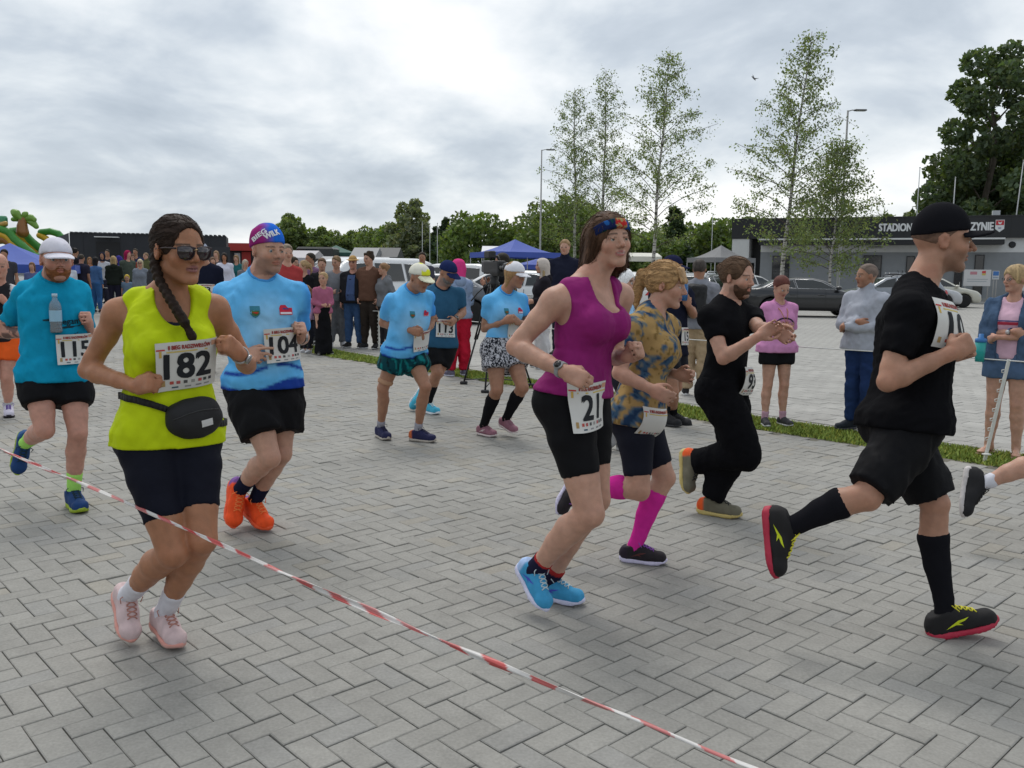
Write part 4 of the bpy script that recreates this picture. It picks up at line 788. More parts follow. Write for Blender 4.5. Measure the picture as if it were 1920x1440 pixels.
def trace2(f, P, d):
    P = np.asarray(P, float); t = np.zeros(len(P))
    lo = np.zeros(len(P)); hit = np.full(len(P), 9.0)
    for s_ in np.arange(0, 4.2, .05):
        m_ = hit > 8; 
        if not m_.any(): break
        v = f(P[m_] + d * s_); idx = np.nonzero(m_)[0]; hit[idx[v < 0]] = s_
    hi = np.where(hit > 8, 1.0, hit); lo = hi - .05
    for _ in range(7): mid = (lo + hi) / 2; v = f(P + d * mid[:, None]); hi = np.where(v < 0, mid, hi); lo = np.where(v < 0, lo, mid)
    return P + d * hi[:, None]
def build_cars():
    def pl(px, py): return ground(px, py)[:2]
    R_ = math.radians
    car('sedan', 'glossy black saloon parked behind the pink shirt onlooker', gp(1512, 33.2), R_(-6), (.012, .013, .016), .055)
    car('hatch', 'grey estate car with roof bike racks behind the grey jacket man', gp(1668, 37), R_(176), (.22, .24, .27), .0755, bikes=True)
    car('hatch', 'pale beige car with black grille by the stadium wall', gp(1752, 46.5), R_(-14), (.50, .49, .42), .075)
    car('hatch', 'silver car with roof rails half hidden behind black cap man', gp(1712, 44), R_(-10), (.45, .46, .48), .075, rails=True)
    car('hatch', 'white sport utility car seen from behind the magenta runner', gp(1205, 30), R_(72), (.62, .62, .61), .0755, rails=True)
    car('hatch', 'dark grey sport utility car with red tail light behind backpack man', gp(1318, 31), R_(62), (.06, .065, .07), .0755, rails=True)
    car('hatch', 'white car with red light behind the bearded runner', gp(1405, 44), R_(20), (.62, .62, .62), .075)
    car('hatch', 'white hatchback behind the video camera', gp(938, 27.5), R_(170), (.64, .65, .66), .0755)
    car('hatch', 'dark green grey car behind the white hood woman', gp(1035, 29), R_(160), (.05, .065, .06), .0755)
    car('van', 'white people carrier behind the straw hat man', gp(664, 24.5), R_(224), (.64, .65, .66), .0755)
    car('sedan', 'dark car with silver roof line behind the yellow cap runner', gp(796, 26), R_(182), (.09, .10, .12), .0755)
    car('van', 'white van behind the dark haired man and teal shirt runner', gp(838, 38), R_(150), (.60, .61, .62), .075)
    v = car('van', 'white van with open tailgate left of the inflatable slide', gp(-12, 30), R_(95), (.60, .60, .58), .075, ); z = 2.35
    tg = MB(); tg.box((-2.75, 0, 2.38), (.85, .86, .04), np.array([[1, 0, -.12], [0, 1, 0], [.12, 0, 1]]), .03); tgo = tg.build('tailgate', paintm((.60, .60, .58)), v); MB().box((-2.80, 0, 2.335), (.55, .66, .012), np.array([[1, 0, -.12], [0, 1, 0], [.12, 0, 1]])).build('tailgate_window', mat('car_glass', (.012, .016, .018), .075), tgo)
    # dark lorry roof behind the marquees
    b = gp(556, 58); t = empty('lorry', b); tag(t, 'dark lorry box roof above the grey marquee', 'lorry'); w = 2.4; hz = zat(590, 463, 58); MB().box((w / 2, 1.2, hz / 2 + .4), (w / 2, 1.2, hz / 2 - .4), None, .12).build('cargo_box', mat('lorry_dark', (.03, .032, .032), .4), t); MB().box((w * .3, -.02, hz - .28), (w * .28, .02, .16), None, .01).build('window', mat('car_glass', (.012, .016, .018), .075), t)
    MB().box((w + .8, 1.2, 1.2), (.78, 1.1, .9), None, .15).build('cab', mat('lorry_dark', (.03, .032, .032)), t)
    for x in (.4, 2.0): MB().lathe([(0, -.12), (.42, -.12), (.45, 0), (.42, .12), (0, .12)], (x, .1, .45), 16, np.array([[1, 0, 0], [0, 0, 1], [0, -1, 0]])).build('wheel', mat('tyre', (.014, .014, .015)), t, True)
# ------------------------------------------------------------------ crowd by the container
def crowd():
    C = lambda *a, **k: onlooker(*a, **k)
    C('woman in denim shirt and jeans seen from behind by the white post', 183, 586, 482, 165, 'f', 'fair', top=('long', srgb(72, 104, 148)), bottom=('jeans', srgb(62, 104, 156)), hair=('bob', (.012, .011, .012), 1.0))
    C('fair haired woman in dark green coat seen from behind', 217, 590, 480, 200, 'f', 'fair', arms='front', top=('hoodie', (.018, .022, .018)), bottom=('legging', (.02, .02, .04)), hair=('bob', (.36, .25, .12), 1.1))
    C('man in dark t-shirt with back turned beside the denim shirt woman', 157, 592, 477, 170, 'm', 'tan2', fat=1.2, top=('tee', (.03, .028, .045)), bottom=('jeans', (.02, .02, .03)), hair=('short', (.05, .04, .03)))
    C('woman with dark headscarf smiling over the denim shirt woman', 196, 578, 473, 20, 'f', 'tan2', top=('long', (.45, .46, .5)), bottom=('jeans', (.03, .03, .05)), hood=(.02, .02, .035))
    C('person in purple hooded jacket in the left crowd', 228, 582, 480, -60, 'f', 'fair', top=('hoodie', srgb(58, 52, 120)), bottom=('jeans', (.03, .03, .05)), hood=srgb(62, 56, 128))
    C('tall person with crimson hood at the back of the left crowd', 243, 584, 470, 60, 'm', 'fair', top=('hoodie', srgb(70, 78, 70)), bottom=('jeans', (.03, .03, .05)), hood=srgb(150, 36, 76))
    C('blonde woman with dark glasses in grey jacket near the lime runner', 267, 592, 486, 10, 'f', 'fair', top=('hoodie', srgb(120, 126, 136)), bottom=('jeans', (.03, .03, .05)), hair=('long', (.50, .42, .28), 1.0), headcol=dict(fn=lambda q, c, V: c.__setitem__((np.abs(q[:, 0]) < .06) & (np.abs(q[:, 2] - .002) < .014) & (q[:, 1] > .05), (.01, .01, .01))))
    C('small child in yellow cap beside the lime runner shoulder', 241, 590, 517, 20, 'm', 'fair', child=True, top=('tee', srgb(110, 130, 150)), bottom=('shorts', (.5, .1, .14), .7), hair=('short', srgb(206, 176, 70), 1.5))
    C('short haired man in dark tank top behind the turquoise runner', 138, 588, 478, 190, 'm', 'tan2', top=('tee', (.02, .02, .025), .2), bottom=('jeans', (.02, .02, .03)), hair=('short', (.12, .08, .05)))
    C('tall dark person with raised arm near the container end', 145, 580, 466, 150, 'm', 'tan2', arms=('up', 'down'), top=('tee', (.014, .014, .018)), bottom=('jeans', (.02, .02, .03)), hair=('curly', (.015, .013, .012), 1.2))
    C('man in front of the container door looking to the camera', 206, 570, 468, 5, 'm', 'tan2', top=('tee', (.04, .04, .05)), bottom=('jeans', (.02, .02, .03)), hair=('short', (.02, .018, .015)))
    C('person in orange brown top deep in the left crowd', 172, 575, 482, 30, 'f', 'tan2', top=('tee', srgb(150, 96, 50)), bottom=('jeans', (.03, .03, .05)), hair=('bob', (.2, .1, .04), .9))
    C('woman in dark grey coat right behind the lime runner', 290, 596, 490, 150, 'f', 'fair', fat=1.2, top=('hoodie', (.05, .05, .055)), bottom=('jeans', (.03, .03, .05)), hair=('bob', (.05, .04, .03), .9))
    C('dark haired woman in white hoodie near the number 73 runner', 424, 592, 474, 10, 'f', 'tan', top=('hoodie', srgb(200, 200, 214)), bottom=('jeans', (.04, .05, .09)), hair=('long', (.02, .014, .012), 1.2))
    C('woman with short fair hair peering beside the number 73 runner', 409, 586, 470, 5, 'f', 'fair', top=('tee', (.10, .09, .10)), bottom=('jeans', (.04, .04, .06)), hair=('bob', (.26, .16, .09), .9))
    C('brown haired woman behind the number 73 runner shoulder', 402, 600, 482, 25, 'f', 'fair', top=('tee', (.30, .14, .12)), bottom=('jeans', (.04, .04, .06)), hair=('long', (.14, .08, .05), .9))
    C('grey haired woman low behind the blue shirt shoulder', 462, 602, 487, 40, 'f', 'fair', top=('tee', (.16, .16, .18)), bottom=('jeans', (.04, .04, .06)), hair=('bob', (.40, .34, .28), 1.0))
    C('man in black cap behind the balding runner', 16, 606, 468, 15, 'm', 'tan2', top=('tee', (.05, .05, .06)), bottom=('jeans', (.03, .03, .04)), hair=('short', (.012, .012, .014), 1.5))
    C('brown haired child face beside the white cap runner', 66, 602, 492, 15, 'f', 'fair', top=('tee', (.10, .12, .25)), bottom=('jeans', (.03, .03, .04)), hair=('bob', (.16, .09, .05), .9))
    C('person in pale jacket behind the turquoise shoulder', 132, 600, 488, 20, 'f', 'fair', top=('hoodie', srgb(190, 195, 206)), bottom=('jeans', (.03, .03, .05)), hair=('bob', (.22, .14, .09), .9))
    C('woman in rust coloured coat by the container wall', 252, 572, 476, 30, 'f', 'fair', top=('hoodie', srgb(128, 62, 48)), bottom=('jeans', (.03, .03, .05)), hair=('bob', (.10, .06, .04), 1.0))
    C('tall man in navy polo behind the crimson hood person', 258, 570, 466, 10, 'm', 'tan2', top=('tee', (.02, .03, .08)), bottom=('jeans', (.04, .04, .05)), hair=('short', (.04, .03, .02)))
    C('person in olive jacket right of the container door', 278, 574, 474, -20, 'm', 'fair', top=('jacket', srgb(86, 88, 60)), bottom=('jeans', (.03, .03, .05)), hair=('short', (.2, .13, .08)))
    C('man in white t-shirt beside the container end flap', 122, 580, 474, 20, 'm', 'fair', top=('tee', (.55, .55, .56)), bottom=('jeans', (.04, .05, .08)), hair=('short', (.07, .05, .03)))
    C('woman in teal jacket next to the dark green counter', 446, 584, 478, 0, 'f', 'fair', top=('hoodie', srgb(40, 96, 100)), bottom=('jeans', (.03, .03, .05)), hair=('long', (.2, .12, .06), 1.0))
    C('boy in red cap and striped top near the dark green counter', 482, 596, 492, 10, 'm', 'fair', top=('tee', lambda V: np.where((np.sin(V[:, 2] * 90) > 0)[:, None], np.array([.45, .45, .47]), np.array([.05, .07, .2]))), bottom=('shorts', (.05, .05, .07), .8), hair=('short', (.4, .03, .03), 1.5))
# ------------------------------------------------------------------ people
MALE = dict(t=[-.17, -.05, .08, .22, .42, .63, .80, .93, 1.04], a=[.10, .160, .168, .162, .150, .168, .170, .120, .062],
            bf=[.055, .088, .100, .106, .106, .118, .102, .070, .05], bb=[.07, .110, .118, .105, .088, .098, .104, .085, .058])
FEMALE = dict(t=[-.17, -.05, .08, .22, .42, .63, .80, .93, 1.04], a=[.11, .176, .180, .166, .134, .146, .148, .102, .052],
              bf=[.055, .088, .098, .102, .092, .098, .090, .062, .043], bb=[.085, .122, .126, .104, .078, .086, .090, .076, .05])
def fwd_of(phi): return np.array([math.sin(math.radians(phi)), -math.cos(math.radians(phi)), 0.0])
def left_of(phi): return np.array([math.cos(math.radians(phi)), math.sin(math.radians(phi)), 0.0])
SKIN = dict(fair=(0.50, 0.285, 0.205), mid=(0.42, 0.225, 0.15), tan=(0.37, 0.170, 0.092), tan2=(0.36, 0.185, 0.115), pink=(0.52, 0.27, 0.20))
class Person:
    def __init__(s, label, H=1.75, sex='m', skin='fair', h=0.0065, fat=1.0, belly=0.0, leg=1.0, arm=1.0, hs=1.0, group=None, detail=2):
        s.label, s.H, s.sex, s.h, s.fat, s.belly, s.leg, s.arm = label, H, sex, h, fat, belly, leg, arm
        s.skin = np.array(SKIN[skin] if isinstance(skin, str) else skin); s.s = H / 1.75; s.hs = hs * (0.5 + 0.5 * s.s) * (0.97 if sex == 'f' else 1.0)
        s.J = {}; s.root = None; s.group = group; s.detail = detail; s.prof = MALE if sex == 'm' else FEMALE; s.seed = abs(hash(label)) % 9973 if False else sum(map(ord, label)) % 9973
        s.bust = 1.0; s.curl = {}; s.thumb = {}; s.bow = 0.0; s.headcol = {}
        s.flatfoot = {}
    # ---- pose from photo pixels and depths
    def pose_px(s, d, pelvis, neck, head, phi, look, R, L, phi_sh=None, sh_w=None, hip_w=None):
        J = s.J; s.phi = phi; s.phis = phi if phi_sh is None else phi_sh
        P = lambda q: at(q[0], q[1], d + (q[2] if len(q) > 2 else 0.0))
        J['pel'] = P(pelvis); J['neck'] = P(neck); J['head'] = P(head); s.look = look
        sw = (0.185 if s.sex == 'm' else 0.165) * s.s if sh_w is None else sh_w; hw = 0.088 * s.s if hip_w is None else hip_w
        for sd, q, sg in (('L', L, 1), ('R', R, -1)):
            J['hip' + sd] = J['pel'] + left_of(phi) * sg * hw
            J['sh' + sd] = P(q['sh']) if 'sh' in q else J['neck'] + left_of(s.phis) * sg * sw - np.array([0, 0, 0.045 * s.s])
            J['elb' + sd] = P(q['elb']); J['wri' + sd] = P(q['wri']); J['knee' + sd] = P(q['knee'])
            a = q['ank']
            if len(a) == 2: J['ank' + sd] = ground(a[0], a[1], 0.088 * s.s); s.flatfoot[sd] = True
            else: J['ank' + sd] = P(a)
            t = q['toe']
            J['toe' + sd] = (J['ank' + sd] + fwd_of(t) * 0.165 * s.s - np.array([0, 0, 0.07 * s.s])) if isinstance(t, (int, float)) else P(t)
            s.curl[sd] = q.get('curl', 'fist'); s.thumb[sd] = q.get('thumb'); 
            J['hd' + sd] = P(q['hand']) if 'hand' in q else None
        return s._fin()
    # ---- generic standing pose at a ground place
    def stand(s, px, py, phi, arms='down', look=None, lean=0.0, stance=0.09, headturn=0, twist=0):
        g = ground(px, py); J = s.J; k = s.s; s.phi = phi; s.phis = phi + twist; F = fwd_of(phi); Lf = left_of(phi); U = np.array([0, 0, 1.0])
        J['pel'] = g + U * 0.915 * k; J['neck'] = J['pel'] + U * 0.515 * k + F * lean; J['head'] = J['neck'] + U * 0.205 * k + F * (0.03 * k + lean * 0.3)
        s.look = look if look else (phi + headturn, 4, 0); sw = (0.182 if s.sex == 'm' else 0.16) * k
        Fs, Ls = fwd_of(s.phis), left_of(s.phis)
        for sd, sg in (('L', 1), ('R', -1)):
            J['hip' + sd] = J['pel'] + Lf * sg * 0.088 * k; J['sh' + sd] = J['neck'] + Ls * sg * sw - U * 0.045 * k
            J['knee' + sd] = g + U * 0.49 * k + Lf * sg * (stance + 0.01) * k + F * 0.015 * k * (1 + sg * 0.8); J['ank' + sd] = g + U * 0.088 * k + Lf * sg * (stance + 0.025) * k
            J['toe' + sd] = J['ank' + sd] + nrm(F + Lf * sg * 0.25) * 0.165 * k - U * 0.07 * k; s.flatfoot[sd] = True
            sh = J['sh' + sd]; A = arms if isinstance(arms, str) else arms[0 if sd == 'L' else 1]
            if A == 'down': e = sh - U * 0.285 * k + Ls * sg * 0.05 * k - Fs * 0.02 * k; w = e - U * 0.235 * k + Fs * 0.06 * k + Ls * sg * 0.0 * k; c = 'relaxed'
            elif A == 'cross': e = sh - U * 0.27 * k + Ls * sg * 0.06 * k + Fs * 0.06 * k; w = J['neck'] - U * (0.29 + 0.03 * sg) * k + Fs * (0.205 + 0.025 * sg + 1.0 * (s.fat - 1) * .10 + s.belly * .6) * k - Ls * sg * 0.075 * k; c = 'relaxed'
            elif A == 'up': e = sh - U * 0.25 * k + Ls * sg * 0.06 * k + Fs * 0.12 * k; w = e + U * 0.17 * k + Fs * 0.14 * k - Ls * sg * 0.075 * k; c = 'relaxed'
            elif A == 'front': e = sh - U * 0.27 * k + Ls * sg * 0.05 * k - Fs * 0.02 * k; w = e + Fs * 0.2 * k - U * 0.04 * k - Ls * sg * 0.13 * k; c = 'relaxed'
            elif A == 'pocket': e = sh - U * 0.27 * k + Ls * sg * 0.10 * k - Fs * 0.08 * k; w = e - U * 0.2 * k + Fs * 0.13 * k - Ls * sg * 0.07 * k; c = 'relaxed'
            else: e = sh + A[0] * Ls * sg * k + A[1] * Fs * k + A[2] * U * k; w = e + A[3] * Ls * sg * k + A[4] * Fs * k + A[5] * U * k; c = 'relaxed'
            J['elb' + sd] = e; J['wri' + sd] = w; J['hd' + sd] = None if A != 'cross' else w - Ls * sg * .06 * k - Fs * .05 * k - U * .03 * k; s.curl[sd] = c; s.thumb[sd] = None
        return s._fin()
    def _fin(s):
        J = s.J; p = J['pel']
        s.base = np.array([p[0], p[1], 0.0]); s.ax = nrm(J['neck'] - J['pel']); s.Lt = float(np.linalg.norm(J['neck'] - J['pel']))
        s.X0 = left_of(s.phi); s.X1 = left_of(s.phis); s.F = nrm(cross(nrm(s.X0 + s.X1), s.ax)); 
        if np.dot(s.F, fwd_of(s.phi)) < 0: s.F = -s.F
        ph, pit, tilt = s.look; F = fwd_of(ph); Lx = left_of(ph); c, sn = math.cos(math.radians(pit)), math.sin(math.radians(pit))
        F2 = F * c - np.array([0, 0, 1]) * sn; U2 = np.array([0, 0, 1]) * c + F * sn
        c, sn = math.cos(math.radians(tilt)), math.sin(math.radians(tilt)); s.HR = np.array([Lx * c + U2 * sn, F2, U2 * c - Lx * sn])   # rows left, forward, up
        if DEBUG:
            k = s.s
            r = {n: round(float(np.linalg.norm(J[a] - J[b])) / (L_ * k), 2) for n, a, b, L_ in (('thR', 'hipR', 'kneeR', .43), ('shR', 'kneeR', 'ankR', .43), ('thL', 'hipL', 'kneeL', .43), ('shL', 'kneeL', 'ankL', .43),
                 ('uaR', 'shR', 'elbR', .295), ('faR', 'elbR', 'wriR', .255), ('uaL', 'shL', 'elbL', .295), ('faL', 'elbL', 'wriL', .255), ('tor', 'pel', 'neck', .515), ('hd', 'neck', 'head', .21), ('swid', 'shL', 'shR', .37))}
            z = [round(float(J[n][2]), 2) for n in ('ankR', 'toeR', 'ankL', 'toeL')]
            print('POSE', s.label[:38], r, 'z', z, 'pelvis', [round(float(x), 2) for x in J['pel']])
        return s
    def hp(s, l, f, u): return s.J['head'] + (np.array([l, f, u]) * s.hs) @ s.HR
    def tp(s, lat, t, f=0.0): return s.J['pel'] + s.ax * s.Lt * t + nrm(s.X0 * (1 - t) + s.X1 * t) * lat + s.F * f
    # ---- pieces
    def torso(s, S_, off=0.0, k=0.03, straight=False, tlo=-.17, thi=1.04, extra=0.0, op='u', hemflare=0.0):
        pr = s.prof; t = np.array(pr['t']); sc = s.s
        a = np.array(pr['a']) * sc * (0.4 + 0.6 * s.fat) + off; bf = np.array(pr['bf']) * sc * s.fat + off; bb = np.array(pr['bb']) * sc * (0.3 + 0.7 * s.fat) + off
        bf = bf + s.belly * sc * np.exp(-((t - 0.26) / 0.2) ** 2)
        if straight:
            t = np.concatenate([[-0.8], t]); i = 2
            hip_a, hip_f, hip_b = a[2] + extra, bf[2] + extra, bb[2] + extra
            a = np.concatenate([[hip_a + hemflare], np.where(np.arange(len(a)) < 3, hip_a, a)]); bf = np.concatenate([[hip_f + hemflare], np.where(np.arange(len(bf)) < 3, hip_f, bf)]); bb = np.concatenate([[hip_b + hemflare], np.where(np.arange(len(bb)) < 3, hip_b, bb)])
            w = straight if isinstance(straight, float) else 0.0
            if w:   # hang straight from the chest: fill the waist
                m_ = (t > 0.0) & (t < 0.62); fill = lambda z: np.where(m_, np.maximum(z, w * (z[np.argmin(abs(t - 0.63))]) + (1 - w) * z), z)
                a, bf, bb = fill(a), fill(bf), fill(bb)
        P0 = s.J['pel'].astype(F32); ax = s.ax.astype(F32); Lt = F32(s.Lt); X0 = s.X0.astype(F32); X1 = s.X1.astype(F32); bow = s.bow; F0 = s.F.astype(F32)
        def fn(P):
            q = P - P0; tt = (q @ ax) / Lt; tc = np.clip(tt, tlo, thi); sm = np.clip((tc - 0.1) / 0.75, 0, 1)[:, None]
            X = X0 * (1 - sm) + X1 * sm; X = X - (X @ ax)[:, None] * ax; X /= np.linalg.norm(X, axis=1)[:, None] + 1e-9; Fv = np.cross(X, ax)
            cc = q - (ax * (tc * Lt)[:, None])
            if bow: cc = cc + F0 * (bow * 4 * np.clip(tc, 0, 1) * (1 - np.clip(tc, 0, 1)))[:, None]
            x = np.einsum('ij,ij->i', cc, X); y = np.einsum('ij,ij->i', cc, Fv); z = cc @ ax
            A = np.interp(tc, t, a); Bv = np.where(y > 0, np.interp(tc, t, bf), np.interp(tc, t, bb)); e = 2.35
            r = (np.abs(x / A) ** e + np.abs(y / Bv) ** e) ** (1 / e)
            d = (r - 1) * np.minimum(A, Bv)
            return np.sqrt(np.maximum(d, 0) ** 2 + z * z) + np.minimum(d, 0) if True else d
        S_.fn(fn, k, op, s.J['pel'] + s.ax * s.Lt * 0.45, s.Lt * 0.75 + 0.1 + (0.5 if straight else 0))
        return S_
    def chain(s, S_, a, b, prof, k=0.02, off=0.0, back=None, t0=0.0, t1=1.0, kf=None, cutends=True, mul=1.0):
        a = np.asarray(a); b = np.asarray(b); L_ = b - a; d = nrm(L_)
        ts = sorted(set([t0, t1] + [p[0] for p in prof if t0 < p[0] < t1]))
        pt = [p[0] for p in prof]; rr = [p[1] for p in prof]; bo = [p[2] if len(p) > 2 else 0 for p in prof]
        cuts = []
        if cutends and t1 < 1.0: cuts.append((a + L_ * t1, d))
        if cutends and t0 > 0.0: cuts.append((a + L_ * t0, -d))
        for i in range(len(ts) - 1):
            q = [a + L_ * x + (back * np.interp(x, pt, bo) * s.s if back is not None else 0) for x in (ts[i], ts[i + 1])]
            r = [np.interp(x, pt, rr) * s.s * mul + off for x in (ts[i], ts[i + 1])]
            S_.cap(q[0], q[1], r[0], r[1], k=(kf if (i == 0 and kf is not None) else k), cuts=cuts)
    THIGH = [(0, .090), (.3, .084), (.7, .064), (1, .053)]
    SHANK = [(0, .050), (.12, .050, .006), (.30, .055, .016), (.55, .046, .012), (.85, .034, 0), (1, .033, 0)]
    UARM = [(0, .050), (.4, .0465), (.8, .039), (1, .036)]
    FARM = [(0, .036), (.22, .041), (.65, .032), (1, .0255)]
    def cback(s, sd):
        J = s.J; v = nrm(J['hip' + sd] - J['knee' + sd]) + nrm(J['ank' + sd] - J['knee' + sd])
        n = np.linalg.norm(v); return nrm(v) if n > 0.15 else -fwd_of(s.phi)
    def legs(s, S_, off=0.0, t0=0.0, t1=1.0, s0=0.0, s1=None, k=0.012, mul=1.0, smul=None, kf=0.03, sides='LR'):
        for sd in sides:
            h_, kn, an = s.J['hip' + sd], s.J['knee' + sd], s.J['ank' + sd]; m_ = mul * s.leg * (1.06 if s.sex == 'f' else 1.0)
            if t1 > t0: s.chain(S_, h_, kn, s.THIGH, k=k, kf=kf, off=off, t0=t0, t1=t1, mul=m_)
            if s1 is not None: s.chain(S_, kn, an, s.SHANK, k=k, off=off, back=s.cback(sd), t0=s0, t1=s1, mul=(smul if smul else m_))
    def arms_(s, S_, off=0.0, t1=1.0, f1=None, k=0.012, kf=0.03, mul=1.0, sides='LR', f0=0.0, taper=0.0):
        for sd in sides:
            sh, el, wr = s.J['sh' + sd], s.J['elb' + sd], s.J['wri' + sd]; m_ = mul * s.arm * (0.88 if s.sex == 'f' else 1.0)
            if t1 > 0: s.chain(S_, sh, el, s.UARM, k=k, kf=kf, off=off, t1=t1, mul=m_)
            if f1 is not None: s.chain(S_, el, wr, s.FARM, k=k, off=off, t0=f0, t1=f1, mul=m_)
    def shoulders(s, S_, off=0.0, k=0.03, r=0.05):
        for sd in 'LR':
            m_ = (0.9 if s.sex == 'f' else 1.0) * s.s
            S_.cap(s.J['neck'] + s.ax * 0.01 * s.s - s.F * 0.015 * s.s, s.J['sh' + sd], 0.052 * m_ + off, 0.056 * m_ * (0.5 + 0.5 * s.arm) + off, k=k)
            S_.cap(s.tp(0, 0.78, -0.01), s.J['sh' + sd], 0.085 * m_ + off, 0.05 * m_ + off, k=k)
    def bustp(s, S_, off=0.0, k=0.03):
        if s.sex == 'f' and s.bust > 0:
            for sg in (-1, 1): S_.ell(s.tp(sg * 0.066 * s.s, 0.66, (0.062 + 0.025 * s.bust) * s.s * s.fat), np.array([.062, .05, .058]) * s.s * (0.75 + 0.25 * s.bust) + off, np.array([s.X1, s.F, s.ax]), k=k)
    def hand(s, S_, sd):
        J = s.J; k = s.s * (0.93 if s.sex == 'f' else 1.0); w = J['wri' + sd]; d = nrm(w - J['elb' + sd]) if J['hd' + sd] is None else nrm(J['hd' + sd] - w)
        th = s.thumb[sd]; th = np.array([0, 0, 1.0]) if th is None else np.asarray(th, float)
        th = nrm(th - d * np.dot(th, d)); n = cross(th, d) if sd == 'R' else cross(d, th)
        P = lambda lat, al, nn: w + (th * lat + d * al + n * nn) * k
        S_.cap(w - d * 0.01, P(0, .03, 0), .025 * k, .026 * k, k=.015)
        R = np.array([th, d, n]); S_.box(P(0, .052, -.002), np.array([.040, .045, .0145]) * k, R, rnd=.0135 * k, k=.012)
        c = s.curl[sd]; ang = dict(fist=(82, 95, 55), relaxed=(38, 42, 28), flat=(6, 10, 8), half=(55, 65, 40), point=(12, 18, 12))[c] if isinstance(c, str) else c
        for i, (lat, L1, r) in enumerate(((.030, .040, .0092), (.010, .045, .0095), (-.010, .041, .0090), (-.029, .033, .0080))):
            p = P(lat, .088 - .004 * abs(i - 1), -.002); a_ = 0.0
            q = ang if c != 'point' or i == 0 else (30 + 18 * i, 40 + 10 * i, 30)
            sp = (lat * 2.2) if q[0] < 50 else 0.0
            for j, (L_, rr) in enumerate(((L1, r), (L1 * .62, r * .93), (L1 * .5, r * .84))):
                a_ += math.radians(q[j]); v = d * math.cos(a_) + n * math.sin(a_) + th * sp; e = p + nrm(v) * L_ * k
                S_.cap(p, e, rr * k, rr * .95 * k, k=.0035); p = e
        if c in ('fist', 'half'): tp = [(.030, .018, .006), (.046, .046, .020), (.036, .066, .040), (.012, .070, .046)]
        elif c == 'flat': tp = [(.030, .015, .004), (.050, .040, .010), (.066, .065, .014), (.074, .085, .014)]
        else: tp = [(.030, .015, .004), (.049, .040, .016), (.056, .068, .026), (.050, .090, .034)]
        for j in range(3): S_.cap(P(*tp[j]), P(*tp[j + 1]), (.0135, .0105, .0095)[j] * k, (.0105, .0095, .0085)[j] * k, k=.006)
    def head_s(s, S_):
        k = s.hs; P = s.hp; R = s.HR; f = s.sex == 'f'
        A = lambda c, r, kk, op='u', RR=None: S_.ell(P(*c), np.array(r) * k, R if RR is None else RR, k=kk * k, op=op)
        H_ = s.headcol; jw = H_.get('jaw', 0.87 if f else 1.0); big = H_.get('face', 1.0)
        A((0, -.012, .028), (.0745, .097, .087), .02)
        A((0, .026, -.034), (.0605 * jw, .062, .079), .03)
        for sg in (-1, 1):
            S_.cap(P(sg * .046 * jw, .004, -.058), P(sg * .012, .066, -.097), .021 * k, .0165 * k, k=.018 * k)
            A((sg * .036, .057, -.024), (.027, .024, .027), .018)
        S_.cap(P(-.036, .072, .021), P(.036, .072, .021), (.009 if f else .0125) * k, k=.014 * k)
        for sg in (-1, 1): A((sg * .0315, .0985, .002), (.0185, .015, .0105), .010, 's')
        nz = H_.get('nose', 1.0)
        S_.cap(P(0, .083, .013), P(0, .083 + .022 * nz, -.025), .0075 * k, .0105 * k, k=.010 * k)
        for sg in (-1, 1): A((sg * .0115, .093, -.0295), (.0085, .0105, .008), .005)
        A((0, .0835, -.0525), (.022, .0095, .0062), .005); A((0, .0825, -.0655), (.0185, .0098, .0068), .005)
        A((0, .097, -.0590), (.023, .012, .0018 if not H_.get('smile') else .0032), .0025, 's')
        A((0, .066, -.094), (.017 if f else .020, .017, .014), .012)
        for sg in (-1, 1):
            R2 = np.array([nrm(R[0] - sg * 0.35 * R[1]), nrm(R[1] + sg * 0.35 * R[0]), R[2]])
            A((sg * .078, -.010, -.006), (.0095, .0185, .031), .007, 'u', R2); A((sg * .0865, -.006, -.003), (.006, .010, .018), .004, 's', R2)
        for sg in (-1, 1):     # lids
            S_.cap(P(sg * .0165, .0800, .0045), P(sg * .031, .0872, .0078), .0040 * k, .0048 * k, k=.004 * k); S_.cap(P(sg * .031, .0872, .0078), P(sg * .046, .078, .0045), .0048 * k, .0040 * k, k=.004 * k)
            S_.cap(P(sg * .018, .080, -.0065), P(sg * .044, .078, -.0065), .0032 * k, k=.004 * k)
        # neck
        nr = (.047 if f else .057) * s.s * H_.get('neck', 1.0)
        S_.cap(P(0, -.022, -.055), s.J['neck'] + s.ax * .02 * s.s, nr, nr * 1.10, k=.025)
        for sg in (-1, 1): S_.cap(P(sg * .05, -.03, -.055), s.J['neck'] + s.F * .045 * s.s + left_of(s.phis) * sg * .02 * s.s - s.ax * .01, .012 * k, .010 * k, k=.018)
    def body_sdf(s, foot=False):
        B = S(); s.torso(B); s.shoulders(B); s.bustp(B); s.legs(B, s1=1.0); s.arms_(B, f1=1.0)
        for sd in 'LR':
            B.ell(s.J['hip' + sd] - s.F * .045 * s.s - s.ax * .005, np.array([.085, .085, .095]) * s.s * s.leg, k=.04)
            kn = s.J['knee' + sd]; B.ell(kn - s.cback(sd) * .018 * s.s, np.array([.036, .036, .042]) * s.s * s.leg, k=.02)
            fr = s.footframe(sd); Q = lambda f_, l_, u_: s.J['ank' + sd] + (fr[0] * f_ + fr[1] * l_ + fr[2] * u_) * s.s
            B.cap(Q(-.03, 0, -.035), Q(.10, 0, -.052), .030 * s.s, .026 * s.s, k=.02); B.cap(Q(0, 0, 0), Q(-.03, 0, -.04), .033 * s.s, .03 * s.s, k=.02)
            if foot: B.ell(Q(.12, 0, -.062), np.array([.05, .042, .016]) * s.s, np.array(fr), k=.02)
            s.hand(B, sd)
        s.head_s(B)
        return B
